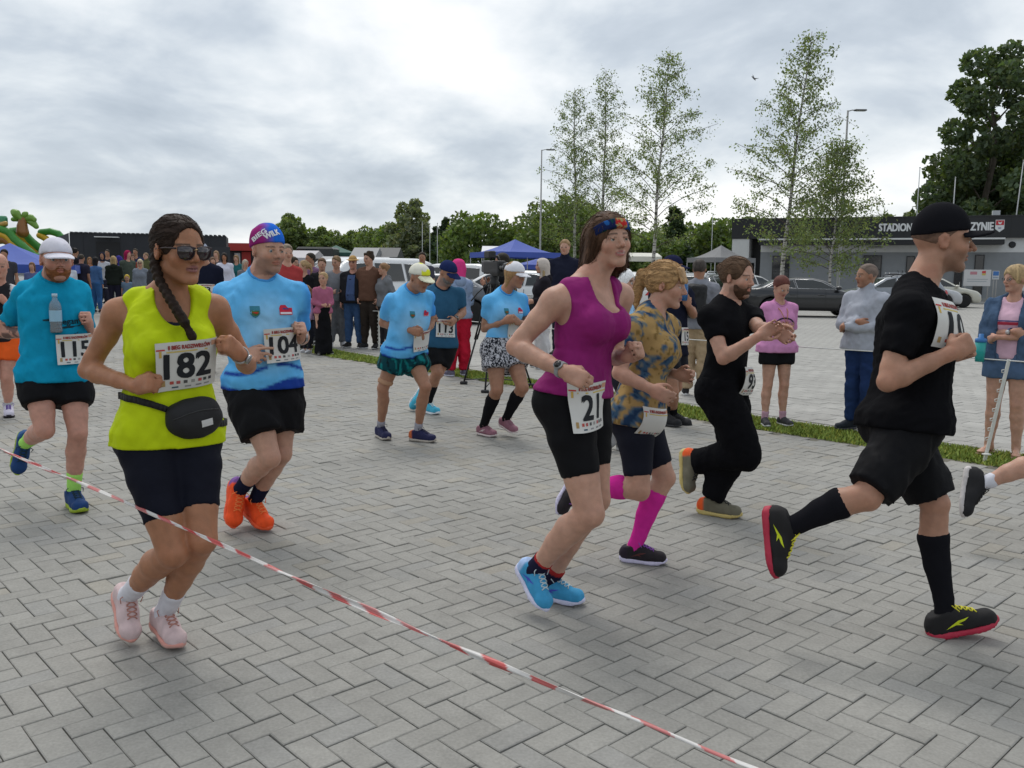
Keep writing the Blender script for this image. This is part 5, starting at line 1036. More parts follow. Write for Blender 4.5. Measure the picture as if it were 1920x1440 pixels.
    def footframe(s, sd):
        J = s.J; v = nrm(J['toe' + sd] - J['ank' + sd]); up = nrm(J['knee' + sd] - J['ank' + sd])
        if s.flatfoot.get(sd):
            f = nrm(np.array([v[0], v[1], 0.0])); return f, cross((0, 0, 1), f), np.array([0, 0, 1.0])
        w = up - v * np.dot(up, v)
        if np.linalg.norm(w) < 0.2: w = fwd_of(s.phi) - v * np.dot(fwd_of(s.phi), v)
        w = nrm(w); a = math.radians(23); f = v * math.cos(a) + w * math.sin(a); u = w * math.cos(a) - v * math.sin(a)
        return f, cross(u, f), u
    # ---- colours
    def body_col(s, V):
        q = (V - s.J['head'].astype(F32)) @ s.HR.T.astype(F32) / s.hs; x, y, z = q[:, 0], q[:, 1], q[:, 2]; ax = np.abs(x); H_ = s.headcol
        c = np.tile(s.skin, (len(V), 1)).astype(float); hd = (np.abs(q).max(1) < .14)
        n = vnoise(V, 30, s.seed); c *= (1 + .05 * n)[:, None]
        def put(w, col):
            w = np.clip(w, 0, 1)[:, None]; c[:] = c * (1 - w) + np.array(col) * w
        face = hd & (y > .03)
        for jn, rr, am in (('kneeL', .06, .45), ('kneeR', .06, .45), ('elbL', .045, .5), ('elbR', .045, .5), ('wriL', .10, .30), ('wriR', .10, .30), ('neck', .11, .25)):
            d_ = V - s.J[jn]; put(np.exp(-np.einsum('ij,ij->i', d_, d_) / rr ** 2) * am * (1 + .5 * n), np.array(s.skin) * np.array([1.02, .82, .78]))
        red = np.array(s.skin) * np.array([1.04, .80, .76])
        put(face * np.exp(-((ax - .042) / .02) ** 2 - ((z + .028) / .018) ** 2) * .6, red); put(face * np.exp(-((x) / .012) ** 2 - ((z + .027) / .012) ** 2) * (y > .09) * .6, red)
        put(hd * (ax > .072) * .4, red)
        if 'stubble' in H_:
            st = np.clip((-.028 - z - .35 * np.clip(.03 - y, 0, 1)) / .02, 0, 1) * (y > -.005) * hd * (z > -.125) * (1 - np.exp(-(x / .02) ** 2 - ((z + .059) / .009) ** 2)); put(st * H_.get('stub_a', .55), H_['stubble'])
        lip = H_.get('lip', np.array(s.skin) * np.array([.80, .52, .50])); rl = ((x / .0235) ** 2 + ((z + .0585) / .0125) ** 2)
        put(np.clip((1.15 - rl) / .3, 0, 1) * face * (y > .074) * .85, lip)
        if H_.get('smile'): put(face * (ax < .017) * (np.abs(z + .0585) < .0026) * (y > .07) * .8, (.50, .46, .42))
        else: put(np.clip((1 - (x / .023) ** 2) * 3, 0, 1) * face * (np.abs(z + .059) < .0022) * (y > .07) * .8, np.array(lip) * .35)
        br = H_.get('brow', (.06, .035, .02)); zb = .0235 - .10 * np.clip(ax - .034, 0, 1) - .08 * np.clip(.026 - ax, 0, 1)
        put(face * (ax > .012) * (ax < .052) * np.clip(1.6 - np.abs(z - zb) / .0032, 0, 1) * .9, br)
        put(face * (ax > .015) * (ax < .047) * np.clip(1.4 - np.abs(z - .0082 + (ax - .031) ** 2 * 8) / .0022, 0, 1) * (y > .07) * .85, (.02, .013, .01))
        if s.detail < 2: put(face * (((ax - .031) / .013) ** 2 + ((z - .001) / .006) ** 2 < 1) * .8, (.05, .035, .03))
        put(face * np.exp(-((ax - .0085) / .0035) ** 2 - ((z + .036) / .0028) ** 2) * .7, np.array(s.skin) * .25)
        if 'fn' in H_: H_['fn'](q, c, V)
        if getattr(s, 'bodypaint', None): s.bodypaint(V, c)
        return c
    # ---- building
    def emit(s, name, f, col, material, parent=None, h=None, proj=0, margin=1.6):
        V, Q = surf(f, h or s.h * 1.25, margin=margin, proj=proj)
        if len(V) == 0: return None
        c = col(V) if callable(col) else np.tile(np.array(col, float), (len(V), 1))
        p = parent or s.root
        return mesh_np(name, V - s.base, Q, None, material, p, c)
    def build_body(s, foot=False):
        B = s.body_sdf(foot); s.B = B
        V, Q = surf(B, s.h)
        if s.detail >= 2:
            me = bpy.data.meshes.new('tmp'); me.from_pydata(V.tolist(), [], Q.tolist()); bm = bmesh.new(); bm.from_mesh(me); bm.verts.ensure_lookup_table()
            q = (V - s.J['head'].astype(F32)) @ s.HR.T.astype(F32) / s.hs; sel = (np.abs(q[:, 0]) < .085) & (q[:, 1] > 0.0) & (np.abs(q[:, 2] + .02) < .11)
            ed = [e for e in bm.edges if sel[e.verts[0].index] and sel[e.verts[1].index]]
            bmesh.ops.subdivide_edges(bm, edges=ed, cuts=1, use_grid_fill=True)
            bm.to_mesh(me); bm.free()
            V = np.empty(len(me.vertices) * 3, F32); me.vertices.foreach_get('co', V); V = V.reshape(-1, 3)
            q = (V - s.J['head'].astype(F32)) @ s.HR.T.astype(F32) / s.hs; sel = (np.abs(q[:, 0]) < .09) & (q[:, 1] > -.01) & (np.abs(q[:, 2] + .02) < .12)
            W = newton(B, V[sel], s.h * .5); V[sel] = newton(B, W, s.h * .3)
            me.vertices.foreach_set('co', (V - s.base.astype(F32)).ravel())
            me.polygons.foreach_set('use_smooth', np.full(len(me.polygons), True))
            a = me.color_attributes.new('Col', 'FLOAT_COLOR', 'POINT'); c = np.ones((len(V), 4), F32); c[:, :3] = s.body_col(V); a.data.foreach_set('color', c.ravel())
            me.update(); me.materials.append(skin_m()); me.name = 'person'
            s.root = bpy.data.objects.new('person', me); COL.objects.link(s.root); s.root.location = s.base
        else: s.root = mesh_np('person', V - s.base, Q, None, skin_m(), None, s.body_col(V), loc=s.base)
        tag(s.root, s.label, 'person', s.group)
        if s.detail >= 1 and not s.headcol.get('noeyes'): s.eyes()
        return s
    def eyes(s):
        r = .0128 * s.hs; n = 10; V = []; Fc = []; C = []
        iris = np.array(s.headcol.get('iris', (.10, .14, .16)))
        th = np.concatenate([[0, .16, .30, .50, .56], np.linspace(.75, math.pi, 5)])
        for i, t in enumerate(th):
            for k in range(n):
                p = 2 * math.pi * k / n; V.append((r * math.sin(t) * math.cos(p), r * math.cos(t), r * math.sin(t) * math.sin(p)))
                C.append((.01, .01, .01) if t < .22 else (iris if t < .52 else (.46, .43, .40)))
        for i in range(len(th) - 1):
            for k in range(n): a = i * n + k; b = i * n + (k + 1) % n; Fc.append((a, a + n, b + n, b))
        V = np.array(V); g = s.headcol.get('gaze', 0.0); cg, sg_ = math.cos(g), math.sin(g); V = np.stack([V[:, 0] * cg + V[:, 1] * sg_, -V[:, 0] * sg_ + V[:, 1] * cg, V[:, 2]], 1)
        for sg in (-1, 1):
            c = s.hp(sg * .0315, .0738, .0005); mesh_np('eye', c + V @ s.HR - s.base, Fc, None, mat('eyeball', None, .15, spec=.6), s.root, np.array(C))
    def shoe(s, sd, upper=(.1, .1, .1), sole=(.8, .8, .8), lace=(.8, .8, .8), accent=None, h=None, name='shoe', sole2=None, heel=None):
        f, l, u = s.footframe(sd); k = s.s * (0.95 if s.sex == 'f' else 1.03); o = s.J['ank' + sd] - u * .088 * s.s
        R = np.array([f, l, u]); P = lambda a, b, c: o + (f * a + l * b + u * c) * k; o32 = o.astype(F32); R32 = R.T.astype(F32)
        def foot2(q, g):
            x, y = q[:, 0], q[:, 1]; hw = np.interp(x, [-.085, -.07, -.03, .03, .09, .13, .160, .183], [.012, .030, .037, .036, .046, .045, .035, .010])
            return (np.abs(y) - hw) * .9 + g
        lift = lambda x: .020 * np.clip((x - .09) / .1, 0, 1) ** 2 + .008 * np.clip((-.05 - x) / .03, 0, 1) ** 2
        def solef(P_):
            q = (P_ - o32) @ R32 / k; z = q[:, 2] - lift(q[:, 0]); tp = .024 + .010 * np.clip((.02 - q[:, 0]) / .1, 0, 1)
            d = np.maximum(foot2(q, -.001), np.maximum(-z, z - tp)); d = np.maximum(d, np.abs(q[:, 0] - .050) - .136); return d * k
        So = S().fn(solef, 0, 'u', P(.05, 0, .02), .2 * k)
        Up = S()
        Up.cap(P(-.042, 0, .052), P(-.022, 0, .096), .040 * k, .044 * k, k=.01); Up.cap(P(-.045, 0, .045), P(.06, 0, .048), .040 * k, .040 * k, k=.02)
        Up.cap(P(.005, 0, .090), P(.085, 0, .052), .036 * k, .032 * k, k=.02); Up.cap(P(.06, 0, .042), P(.135, 0, .030), .042 * k, .038 * k, k=.02); Up.cap(P(.142, .012, .034), P(.142, -.012, .034), .036 * k, .036 * k, k=.02)
        Up.plane(P(0, 0, .020), -u); Up.plane(P(-.03, 0, .100), nrm(u * 1.0 - f * .22))
        def clip2(P_):
            q = (P_ - o32) @ R32 / k; return (foot2(q, -.003) - .010 * np.clip((q[:, 2] - .05) / .03, 0, 1)) * k
        Up.fn(clip2, .012, 'i')
        hh = h or (min(s.h, .0085) if s.detail >= 2 else max(.010, s.h * .8))
        def ucol(V):
            q = (V - o) @ R.T / k; c = np.tile(np.array(upper, float), (len(V), 1))
            if heel is not None: w = np.clip((-.03 - q[:, 0]) / .012, 0, 1)[:, None]; c = c * (1 - w) + np.array(heel) * w
            n = vnoise(V, 55, 3); return c * (1 + .07 * n)[:, None]
        sh = s.emit(name, Up, ucol, shoe_m(), h=hh)
        if accent is not None:
            for sg in (-1, 1):
                V2, T2 = poly([(-.020, .040), (.030, .066), (.070, .072), (.052, .062), (.030, .056), (.044, .046), (.020, .050)], 1)
                pts = np.array([P(a, sg * .10, b) for a, b in V2]); hit = trace(Up, pts, -l * sg, .2); mesh_np('side_mark', hit + l * sg * .0015 - s.base, None, T2, paint_m(), sh, np.tile(np.array(accent), (len(V2), 1)), smooth=False)
        def scol(V):
            q = (V - o) @ R.T / k; c = np.tile(np.array(sole, float), (len(V), 1))
            if sole2 is not None: c[q[:, 2] - lift(q[:, 0]) < .010] = sole2
            return c
        s.emit('sole', So, scol, mat('rubber', None, .6, .15, 120, .05, 40), parent=sh, h=hh, margin=2.0)
        if lace is not None and s.detail >= 1:
            m_ = MB(); on = lambda a, b: trace(Up, [P(a, b, .20)], -u, .3)[0] + u * .0015
            for i, a in enumerate(np.linspace(.028, .100, 5)):
                for sg in (-1, 1): m_.tube([on(a - .007, -.020 * sg), on(a - .001, -.008 * sg), on(a + .003, .008 * sg), on(a + .008, .020 * sg)], .0030 * k, 5)
            for sg in (-1, 1): q0 = on(.024, 0); m_.tube([q0, q0 + (u * .016 + l * .022 * sg - f * .004) * k, q0 + (u * .004 + l * .046 * sg + f * .008) * k, q0 + (-u * .014 + l * .040 * sg + f * .02) * k], .0024 * k, 5)
            m_.v = [tuple(np.array(p) - s.base) for p in m_.v]; m_.build('lace', mat('lace_%d_%d_%d' % tuple(int(c * 99) for c in lace), lace, .8), sh, True)
        return sh
    def sock(s, sd, top=.35, col=(.02, .02, .02), off=.004, name='sock'):
        f = S(); an, kn = s.J['ank' + sd], s.J['knee' + sd]; m_ = s.leg * (1.06 if s.sex == 'f' else 1.0)
        s.chain(f, kn, an, s.SHANK, k=.01, off=off, back=s.cback(sd), t0=1 - top, t1=1.0, mul=m_)
        fr = s.footframe(sd); f.cap(an, an - fr[2] * .03 * s.s, .032 * s.s + off, .030 * s.s + off, k=.015)
        if callable(col): c = col
        else: c = lambda V: np.tile(np.array(col, float), (len(V), 1)) * (1 + .05 * vnoise(V, 60, 5))[:, None]
        return s.emit(name, f, c, cloth_m())
    def local(s, V):
        """lateral (m), t along spine, forward (m)"""
        q = V - s.J['pel']; t = q @ s.ax / s.Lt; return q @ nrm(s.X0 + s.X1), t, q @ s.F
    def folds(s, amp=.004, freq=22, seed=0):
        a, b = sine_noise(s.seed + seed, freq, amp), sine_noise(s.seed + seed + 7, freq * 2.3, amp * .9, 2.0, (1, 1, .45)); return lambda P: 1.3 * a(P) - 1.4 * np.abs(b(P)) + amp * .4
    def tee_sdf(s, off=.012, sleeve=.62, hem=-.12, neck=.075, fill=.55, fo=.0045, forearm=None, extra=.006, aoff=None, flare=0.0, neckdrop=0.0, collar=False, armcut=True):
        f = S(); s.torso(f, off, straight=fill, tlo=hem - .02, thi=1.02, extra=extra, hemflare=flare); s.bustp(f, off, k=.075); s.shoulders(f, off * .8, k=.035)
        ao = off * 1.0 if aoff is None else aoff
        if sleeve > 0: s.arms_(f, ao, t1=min(sleeve, 1.0), f1=forearm, k=.02, kf=.035)
        nb = s.J['neck']
        if collar: f.cap(nb + s.ax * .01, s.hp(0, -.02, -.085), .068 * s.s, .066 * s.s, k=.01)
        f.disp = s.folds(fo)
        f.plane(s.J['pel'] + s.ax * s.Lt * hem, -s.ax)
        if not collar:
            s._nk = (nb + s.ax * .075 * s.s + s.F * .045 * s.s - s.ax * neckdrop, np.array([neck * 1.0, neck * 1.0, .085]) * s.s, np.array([s.X1, s.F, s.ax])); f.ell(*s._nk, k=.006, op='s')
        return f
    def neckband(s, G, col, parent=None, w=.014):
        f = S(); f.ell(s._nk[0], s._nk[1] + w, s._nk[2], k=0); f.fn(lambda P: G(P) - .0035, 0, 'i'); return s.emit('neckband', f, col, cloth_m(), parent=parent, h=min(s.h, .0075), margin=2.5)
    def tank_sdf(s, off=.007, hem=-.1, scoop=.085, drop=.06, arm=.066, fo=.003, strap=.0, extra=.004, fill=.3):
        f = S(); s.torso(f, off, straight=fill, tlo=hem - .02, thi=1.02, extra=extra); s.bustp(f, off, k=.075)
        for sd in 'LR': f.cap(s.tp(0, .80, 0), s.J['neck'] * .42 + s.J['sh' + sd] * .58 + s.ax * .008, .09 * s.s + off * .6, .050 * s.s + off, k=.035)
        T_ = S(); s.torso(T_, 0, k=.03, straight=fill, tlo=hem - .02, extra=extra); s.shoulders(T_); s.bustp(T_); f.fn(lambda P_: T_(P_) - off - .006, .01, 'i')
        f.disp = s.folds(fo)
        f.plane(s.J['pel'] + s.ax * s.Lt * hem, -s.ax)
        for sd in 'LR':
            sg = 1 if sd == 'L' else -1; c = s.J['sh' + sd] + s.X1 * sg * (.012 + strap) - s.ax * .02
            f.ell(c, np.array([arm * .80, .115, arm * 1.65]) * s.s, np.array([s.X1, s.F, s.ax]), k=.006, op='s')
        f.ell(s.J['neck'] + s.F * .085 * s.s - s.ax * (drop - .075) * s.s, np.array([scoop, .10, .10 + drop * .6]) * s.s, np.array([s.X1, s.F, s.ax]), k=.006, op='s')
        f.ell(s.J['neck'] - s.F * .05 * s.s + s.ax * .05, np.array([scoop * .95, .06, .05]) * s.s, np.array([s.X1, s.F, s.ax]), k=.006, op='s')
        return f
    def shorts_sdf(s, off=.006, t1=.6, top=.18, mul=1.0, fo=.002, loose=0.0, s1=None, smul=None, hemr=0.0):
        f = S(); s.torso(f, off + loose * .3, tlo=-.17, thi=top + .02)
        for sd in 'LR': f.ell(s.J['hip' + sd] - s.F * .045 * s.s, np.array([.088, .088, .095]) * s.s * s.leg + off, k=.04)
        m_ = s.leg * (1.06 if s.sex == 'f' else 1.0)
        for sd in 'LR':
            h_, kn, an = s.J['hip' + sd], s.J['knee' + sd], s.J['ank' + sd]
            pr = [(t, r * m_ * mul + loose * min(1, .45 + t) + hemr * t) for t, r in s.THIGH]
            s.chain(f, h_, kn, pr, k=.012, kf=.03, off=off, t1=t1)
            if s1 is not None: 
                sm = smul or 1.0; s.chain(f, kn, an, [(a, max(b * m_ * sm, .0) + loose * .8, c if len(x) > 2 else 0) for x in s.SHANK for a, b, c in [(x[0], x[1], x[2] if len(x) > 2 else 0)]], k=.02, off=off, back=s.cback(sd), t1=s1)
        f.disp = s.folds(fo, 30, 3)
        f.plane(s.J['pel'] + s.ax * s.Lt * top, s.ax)
        return f
    def skirt_sdf(s, length=.8, top=.2, r0=.15, r1=.28):
        f = S(); c0 = s.tp(0, top); c1 = s.tp(0, top) - np.array([0, 0, length]); f.cap(c0, c1, r0 * s.s, r1 * s.s, k=.02); f.plane(c0, (0, 0, 1)); f.plane(c1, (0, 0, -1)); f.disp = s.folds(.012, 18, 5); return f
    def cap_(s, col, brim=None, tilt=0.0, up=0.0, colf=None, name='cap', tall=.092):
        f = S(); k = s.hs; R = s.HR; f.ell(s.hp(0, -.012, .034 + up), np.array([.083, .105, tall]) * k, R, k=0); f.disp = sine_noise(s.seed, 30, .0012)
        f.plane(s.hp(0, 0, .030 + up), nrm(-R[2] + R[1] * .16)); cobj = s.emit(name, f, colf or col, cloth_m(), h=min(s.h, .010))
        c0 = s.hp(0, .075, .036 + up).astype(F32); R32 = R.T.astype(F32); sl = .22 + tilt
        def bf(P):
            q = (P - c0) @ R32 / k; x, y, z = q[:, 0], q[:, 1], q[:, 2]; z = z + 4.0 * x * x + sl * y - .001
            e = (np.sqrt((x / .076) ** 2 + ((y) / .098) ** 2) - 1) * .072; return np.maximum(np.maximum(e, np.abs(z) - .0048), -.02 - y) * k * .9
        g = S().fn(bf, 0, 'u', s.hp(0, .11, .03), .13 * k)
        s.emit('brim', g, brim if brim is not None else col, cloth_m(), parent=cobj, h=min(s.h * .7, .007), margin=2.5)
        return cobj
    def hair(s, style, col, colf=None, vol=1.0, seed=1):
        f = S(); k = s.hs; R = s.HR; P = s.hp; A = lambda c, r, kk=.01, op='u': f.ell(P(*c), np.array(r) * k, R, k=kk * k, op=op)
        v = .010 * vol
        if style in ('short', 'fade', 'curly', 'pulled', 'bob', 'long', 'pony', 'bun', 'pixie'):
            A((0, -.016, .032), (.0755 + v, .0985 + v, .0875 + v))
        if style == 'curly': 
            for i in range(22):
                a = i * 2.4; z = .05 + .06 * ((i * .37) % 1); A((.07 * math.cos(a) * (1 - z * 2), .08 * math.sin(a) - .01, .035 + z * .9), (.026, .026, .022), .01)
        if style in ('short', 'fade', 'curly'):
            f.plane(P(0, -.06, -.045 if style != 'fade' else -.01), nrm(-R[2] - R[1] * .35)); f.plane(P(0, .060, .058), nrm(R[1] * .9 - R[2] * .75), k=.01)
            for sg in (-1, 1): A((sg * .085, .05, -.03), (.03, .05, .06), .008, 's')
        if style == 'pixie':
            f.plane(P(0, -.07, -.06), nrm(-R[2] - R[1] * .3)); A((0, .085, -.035), (.064, .055, .085), .012, 's')
        if style in ('pulled', 'pony', 'bun'):
            f.plane(P(0, -.06, -.055), nrm(-R[2] - R[1] * .25)); A((0, .098, -.030), (.072, .070, .122), .010, 's')
            for sg in (-1, 1): A((sg * .088, .004, -.022), (.022, .03, .035), .01, 's')
        if style in ('bob', 'long'):
            L_ = .16 if style == 'bob' else .30
            for sg in (-1, 1):
                f.cap(P(sg * .060, -.02, .0), P(sg * .066, -.035, -L_), (.036 * vol) * k, .028 * vol * k, k=.03); f.cap(P(sg * .03, -.06, .0), P(sg * .035, -.07, -L_), .04 * vol * k, .032 * vol * k, k=.03)
            A((0, .092, -.045), (.0615, .068, .10), .012, 's')
        if style == 'pony':
            f.cap(P(0, -.10, .05), P(0, -.135, .035), .024 * k, .028 * k, k=.012); f.cap(P(0, -.135, .035), P(.01, -.155, -.08), .030 * k, .026 * k, k=.015); f.cap(P(.01, -.155, -.08), P(.012, -.14, -.16), .026 * k, .008 * k, k=.015)
        if style == 'bun': A((0, -.115, .045), (.036, .032, .034), .006)
        flow = nrm(R[1] * -1 - R[2] * .35) if style in ('pulled', 'pony', 'bun', 'short', 'fade') else R[2]
        d1 = sine_noise(seed, 130 if s.detail >= 2 else 60, .0026 * vol, 1.2); R2 = flow.astype(F32)
        f.disp = lambda P_: d1(P_ - (P_ @ R2)[:, None] * R2 * .8)
        cc = np.array(col, float)
        def cf(V):
            W = V - (V @ flow)[:, None] * flow * .85; n = vnoise(W, 90 if s.detail >= 2 else 40, seed); return np.clip(cc * (1 + .35 * n)[:, None], .003, 1)
        o = s.emit('hair', f, colf or cf, hair_m(), h=min(s.h, .0075) if s.detail >= 2 else s.h)
        if s.detail >= 2 and vol > .3: s.strands(o, f, -flow if style in ('bob', 'long') else flow, cc, 520, .10, .0012)
        return o
    def strands(s, parent, f, flow, col, n=260, L_=.085, r=.0013, seed=2, lift=.0015, fly=.0):
        """fine locks lying on a hair surface, following the flow"""
        rs = np.random.RandomState(seed); me = parent.data; V = np.empty(len(me.vertices) * 3, F32); me.vertices.foreach_get('co', V); V = V.reshape(-1, 3) + s.base.astype(F32)
        P = V[rs.randint(0, len(V), n)]; st = 9; path = [P]; jit = rs.normal(size=(n, 3)) * .25; dl = rs.uniform(.6, 1.3, n)[:, None] * L_ / st
        for i in range(st - 1):
            g = grad(f, P); g /= np.linalg.norm(g, axis=1)[:, None] + 1e-6; d = flow + jit + .12 * rs.normal(size=(n, 3)); d = d - np.einsum('ij,ij->i', d, g)[:, None] * g; d /= np.linalg.norm(d, axis=1)[:, None] + 1e-6
            P = P + d * dl; P = newton(f, P.astype(F32), .01) + g * (lift + fly * i * rs.rand(n)[:, None]); path.append(P)
        m_ = MB(); C = []
        for j in range(n):
            m_.col(tuple(np.clip(np.array(col) * rs.uniform(.55, 1.7), .003, 1))); m_.tube([path[i][j] - s.base for i in range(st)], [r * (1 - .75 * i / st) for i in range(st)], 3, cap=False)
        o = m_.build('hair_strands', hair_m(), parent, True, usecol=True); o['kind'] = 'stuff'; return o
    def beard(s, col, full=1.0, low=0.0):
        f = S(); k = s.hs; R = s.HR; P = s.hp; A = lambda c, r, kk=.01, op='u': f.ell(P(*c), np.array(r) * k, R, k=kk * k, op=op)
        A((0, .026, -.046 - low * .3), (.066, .068, .076 + low)); f.plane(P(0, 0, -.034), nrm(R[2] * 1 + R[1] * -.10), k=.012); f.plane(P(0, .005, 0), nrm(-R[1] - R[2] * .15), k=.01)
        A((0, .100, -.059), (.0225, .030, .0085), .006, 's'); A((0, .10, -.028), (.030, .03, .018), .01, 's')
        for sg in (-1, 1): A((sg * .042, .075, -.034), (.026, .035, .022), .01, 's')
        f.disp = sine_noise(5, 150, .002); cc = np.array(col)
        return s.emit('beard', f, lambda V: np.clip(cc * (1 + .35 * vnoise(V, 90, 4))[:, None], .003, 1), hair_m(), h=min(s.h, .006))
    # ---- a numbered paper bib on the chest: centre given in (lateral, t)
    def bib(s, num, lat, t, garment, w=.24, hgt=.19, rot=0.0, base=None, normal=None, title=True, n=13, boff=.004, numh=.50):
        N0 = s.F if normal is None else nrm(normal); c0 = (s.tp(lat, t, .0) if base is None else base)
        X = nrm(cross(s.ax, N0)); X = -X if np.dot(X, s.X1) < 0 else X
        if np.dot(cross(X, N0), s.ax) > 0: pass
        Y = nrm(cross(N0, X)); Y = Y if np.dot(Y, s.ax) > 0 else -Y
        cr, sr = math.cos(rot), math.sin(rot); X, Y = X * cr + Y * sr, Y * cr - X * sr
        g = np.linspace(-.5, .5, n); U_, W_ = np.meshgrid(g * w, g * hgt); pts = c0 + N0 * .35 + U_.reshape(-1, 1) * X + W_.reshape(-1, 1) * Y
        hit = trace(garment, pts, -N0, .6); dep = (hit - c0) @ N0
        ok = np.abs(dep - np.median(dep)) < .12; u, v = U_.ravel(), W_.ravel(); A_ = np.stack([np.ones_like(u), u, v, u * u, u * v, v * v, u ** 3], 1)
        co = np.linalg.lstsq(A_[ok], dep[ok], rcond=None)[0]; res = np.max((dep - A_ @ co)[ok]); co[0] += max(0, res * 1.05)
        rip = np.random.RandomState(s.seed).rand(4) * 6
        def surfp(u, v, off=0.0):
            A2 = np.stack([np.ones_like(u), u, v, u * u, u * v, v * v, u ** 3], 1); d = A2 @ co + boff + off + .0022 * np.sin(u * 38 + v * 20 + rip[0]) + .0016 * np.sin(v * 52 - u * 16 + rip[1])
            return c0 + d[:, None] * N0 + u[:, None] * X + v[:, None] * Y
        nx, ny = 17, 13; gu, gv = np.meshgrid(np.linspace(-.5, .5, nx) * w, np.linspace(-.5, .5, ny) * hgt); gu, gv = gu.ravel(), gv.ravel()
        Q = [(j * nx + i, j * nx + i + 1, (j + 1) * nx + i + 1, (j + 1) * nx + i) for j in range(ny - 1) for i in range(nx - 1)]
        V = np.concatenate([surfp(gu, gv), surfp(gu, gv, -.0012)]); m_ = nx * ny; Q2 = Q + [tuple(i + m_ for i in q[::-1]) for q in Q]
        edge = [j * nx for j in range(ny)]; 
        col = np.tile(np.array([.66, .65, .62]), (len(V), 1))
        bb = mesh_np('race_bib', V - s.base, Q2, None, mat('bib_paper', None, .55, .1, 30, .02, 20, spec=.4), s.root, col)
        def deco(name, V2, T2, color, off=.0016, parent=bb):
            lay = np.zeros(len(V2)) if not name in ('number', 'title') else np.repeat(np.arange(4), len(V2) // 4) * .00012
            return mesh_np(name, surfp(V2[:, 0], V2[:, 1], off + lay) - s.base, None, T2, paint_m(), parent, np.tile(np.array(color), (len(V2), 1)), smooth=False)
        def rect(x0, x1, y0, y1, k=4):
            xs = np.linspace(x0, x1, k + 1); V2 = np.array([(x, y) for y in (y0, y1) for x in xs]); T2 = []
            for i in range(k): a, b, c, d = i, i + 1, i + k + 2, i + k + 1; T2 += [(a, b, c), (a, c, d)]
            return V2, np.array(T2)
        if num:
            V2, T2 = fit_text(num, w * min(.74, .25 * len(num)), hgt * numh, .045); V2[:, 1] -= hgt * .0; deco('number', V2, T2, (.018, .02, .024))
        if title and s.detail >= 1:
            deco('band', *rect(-w * .34, w * .5, hgt * .285, hgt * .315), (.62, .48, .16), .0013)
            V2, T2 = fit_text('II BIEG RADZIWIŁŁÓW', w * .66, hgt * .10, .05); V2[:, 0] += w * .02; V2[:, 1] += hgt * .40; deco('title', V2, T2, (.34, .05, .045))
            deco('corner_mark', *rect(-w * .49, -w * .36, hgt * .34, hgt * .37, 2), (.55, .06, .05), .0013); deco('corner_mark', *rect(-w * .45, -w * .41, hgt * .20, hgt * .33, 2), (.60, .40, .10), .0013)
            deco('corner_mark', *rect(w * .37, w * .49, hgt * .36, hgt * .46, 2), (.60, .33, .22), .0013)
            for i, (x, cc) in enumerate(((-.40, (.42, .28, .12)), (-.27, (.50, .09, .07)), (-.17, (.45, .10, .10)), (-.06, (.10, .10, .10)), (.06, (.35, .35, .33)), (.18, (.50, .10, .10)), (.27, (.08, .10, .09)), (.37, (.06, .06, .07)))):
                hh = .032 if i else .06; deco('sponsor_mark', *rect(w * (x - .03), w * (x + .03), hgt * (-.34 - hh), hgt * (-.34 + hh), 1), cc, .0013)
            for i, (x, cc) in enumerate(((-.22, (.07, .12, .16)), (-.02, (.30, .30, .30)), (.16, (.25, .25, .25)), (.31, (.28, .28, .28)))):
                deco('sponsor_mark', *rect(w * (x - .05), w * (x + .05), hgt * -.455, hgt * -.425, 1), cc, .0013)
        return bb
    # ---- flat print laid on a garment around (lat, t): V2 in metres
    def decal(s, name, V2, T2, color, garment, lat, t, parent=None, off=.0022, normal=None, rot=0.0, base=None):
        N0 = s.F if normal is None else nrm(normal); c0 = s.tp(lat, t) if base is None else base
        X = nrm(cross(s.ax, N0)); X = -X if np.dot(X, s.X1) < 0 and normal is None else X; Y = nrm(cross(N0, X)); Y = Y if Y @ s.ax > 0 else -Y
        V2 = np.asarray(V2, float); cr, sr = math.cos(rot), math.sin(rot); V2 = np.stack([V2[:, 0] * cr - V2[:, 1] * sr, V2[:, 0] * sr + V2[:, 1] * cr], 1)
        # seen from the front the person's left is on the viewer's right: X already points to the person's left
        pts = c0 + N0 * .35 + V2[:, :1] * X + V2[:, 1:2] * Y; hit = trace(garment, pts, -N0, .6)
        return mesh_np(name, hit + N0 * off - s.base, None, T2, paint_m(), parent or s.root, np.tile(np.array(color), (len(V2), 1)), smooth=False)
def poly(pts, n=0):
    """triangulated outline (fan), optionally subdivided"""
    bm = bmesh.new(); vs = [bm.verts.new((p[0], p[1], 0)) for p in pts]; bm.faces.new(vs); bmesh.ops.triangulate(bm, faces=bm.faces)
    for _ in range(n): bmesh.ops.subdivide_edges(bm, edges=bm.edges[:], cuts=1); bmesh.ops.triangulate(bm, faces=bm.faces)
    bm.verts.index_update(); V = np.array([v.co[:2] for v in bm.verts]); T = np.array([[v.index for v in f.verts] for f in bm.faces]); bm.free(); return V, T
def blob(cx, cy, rx, ry, n=14): return [(cx + rx * math.cos(2 * math.pi * i / n), cy + ry * math.sin(2 * math.pi * i / n)) for i in range(n)]
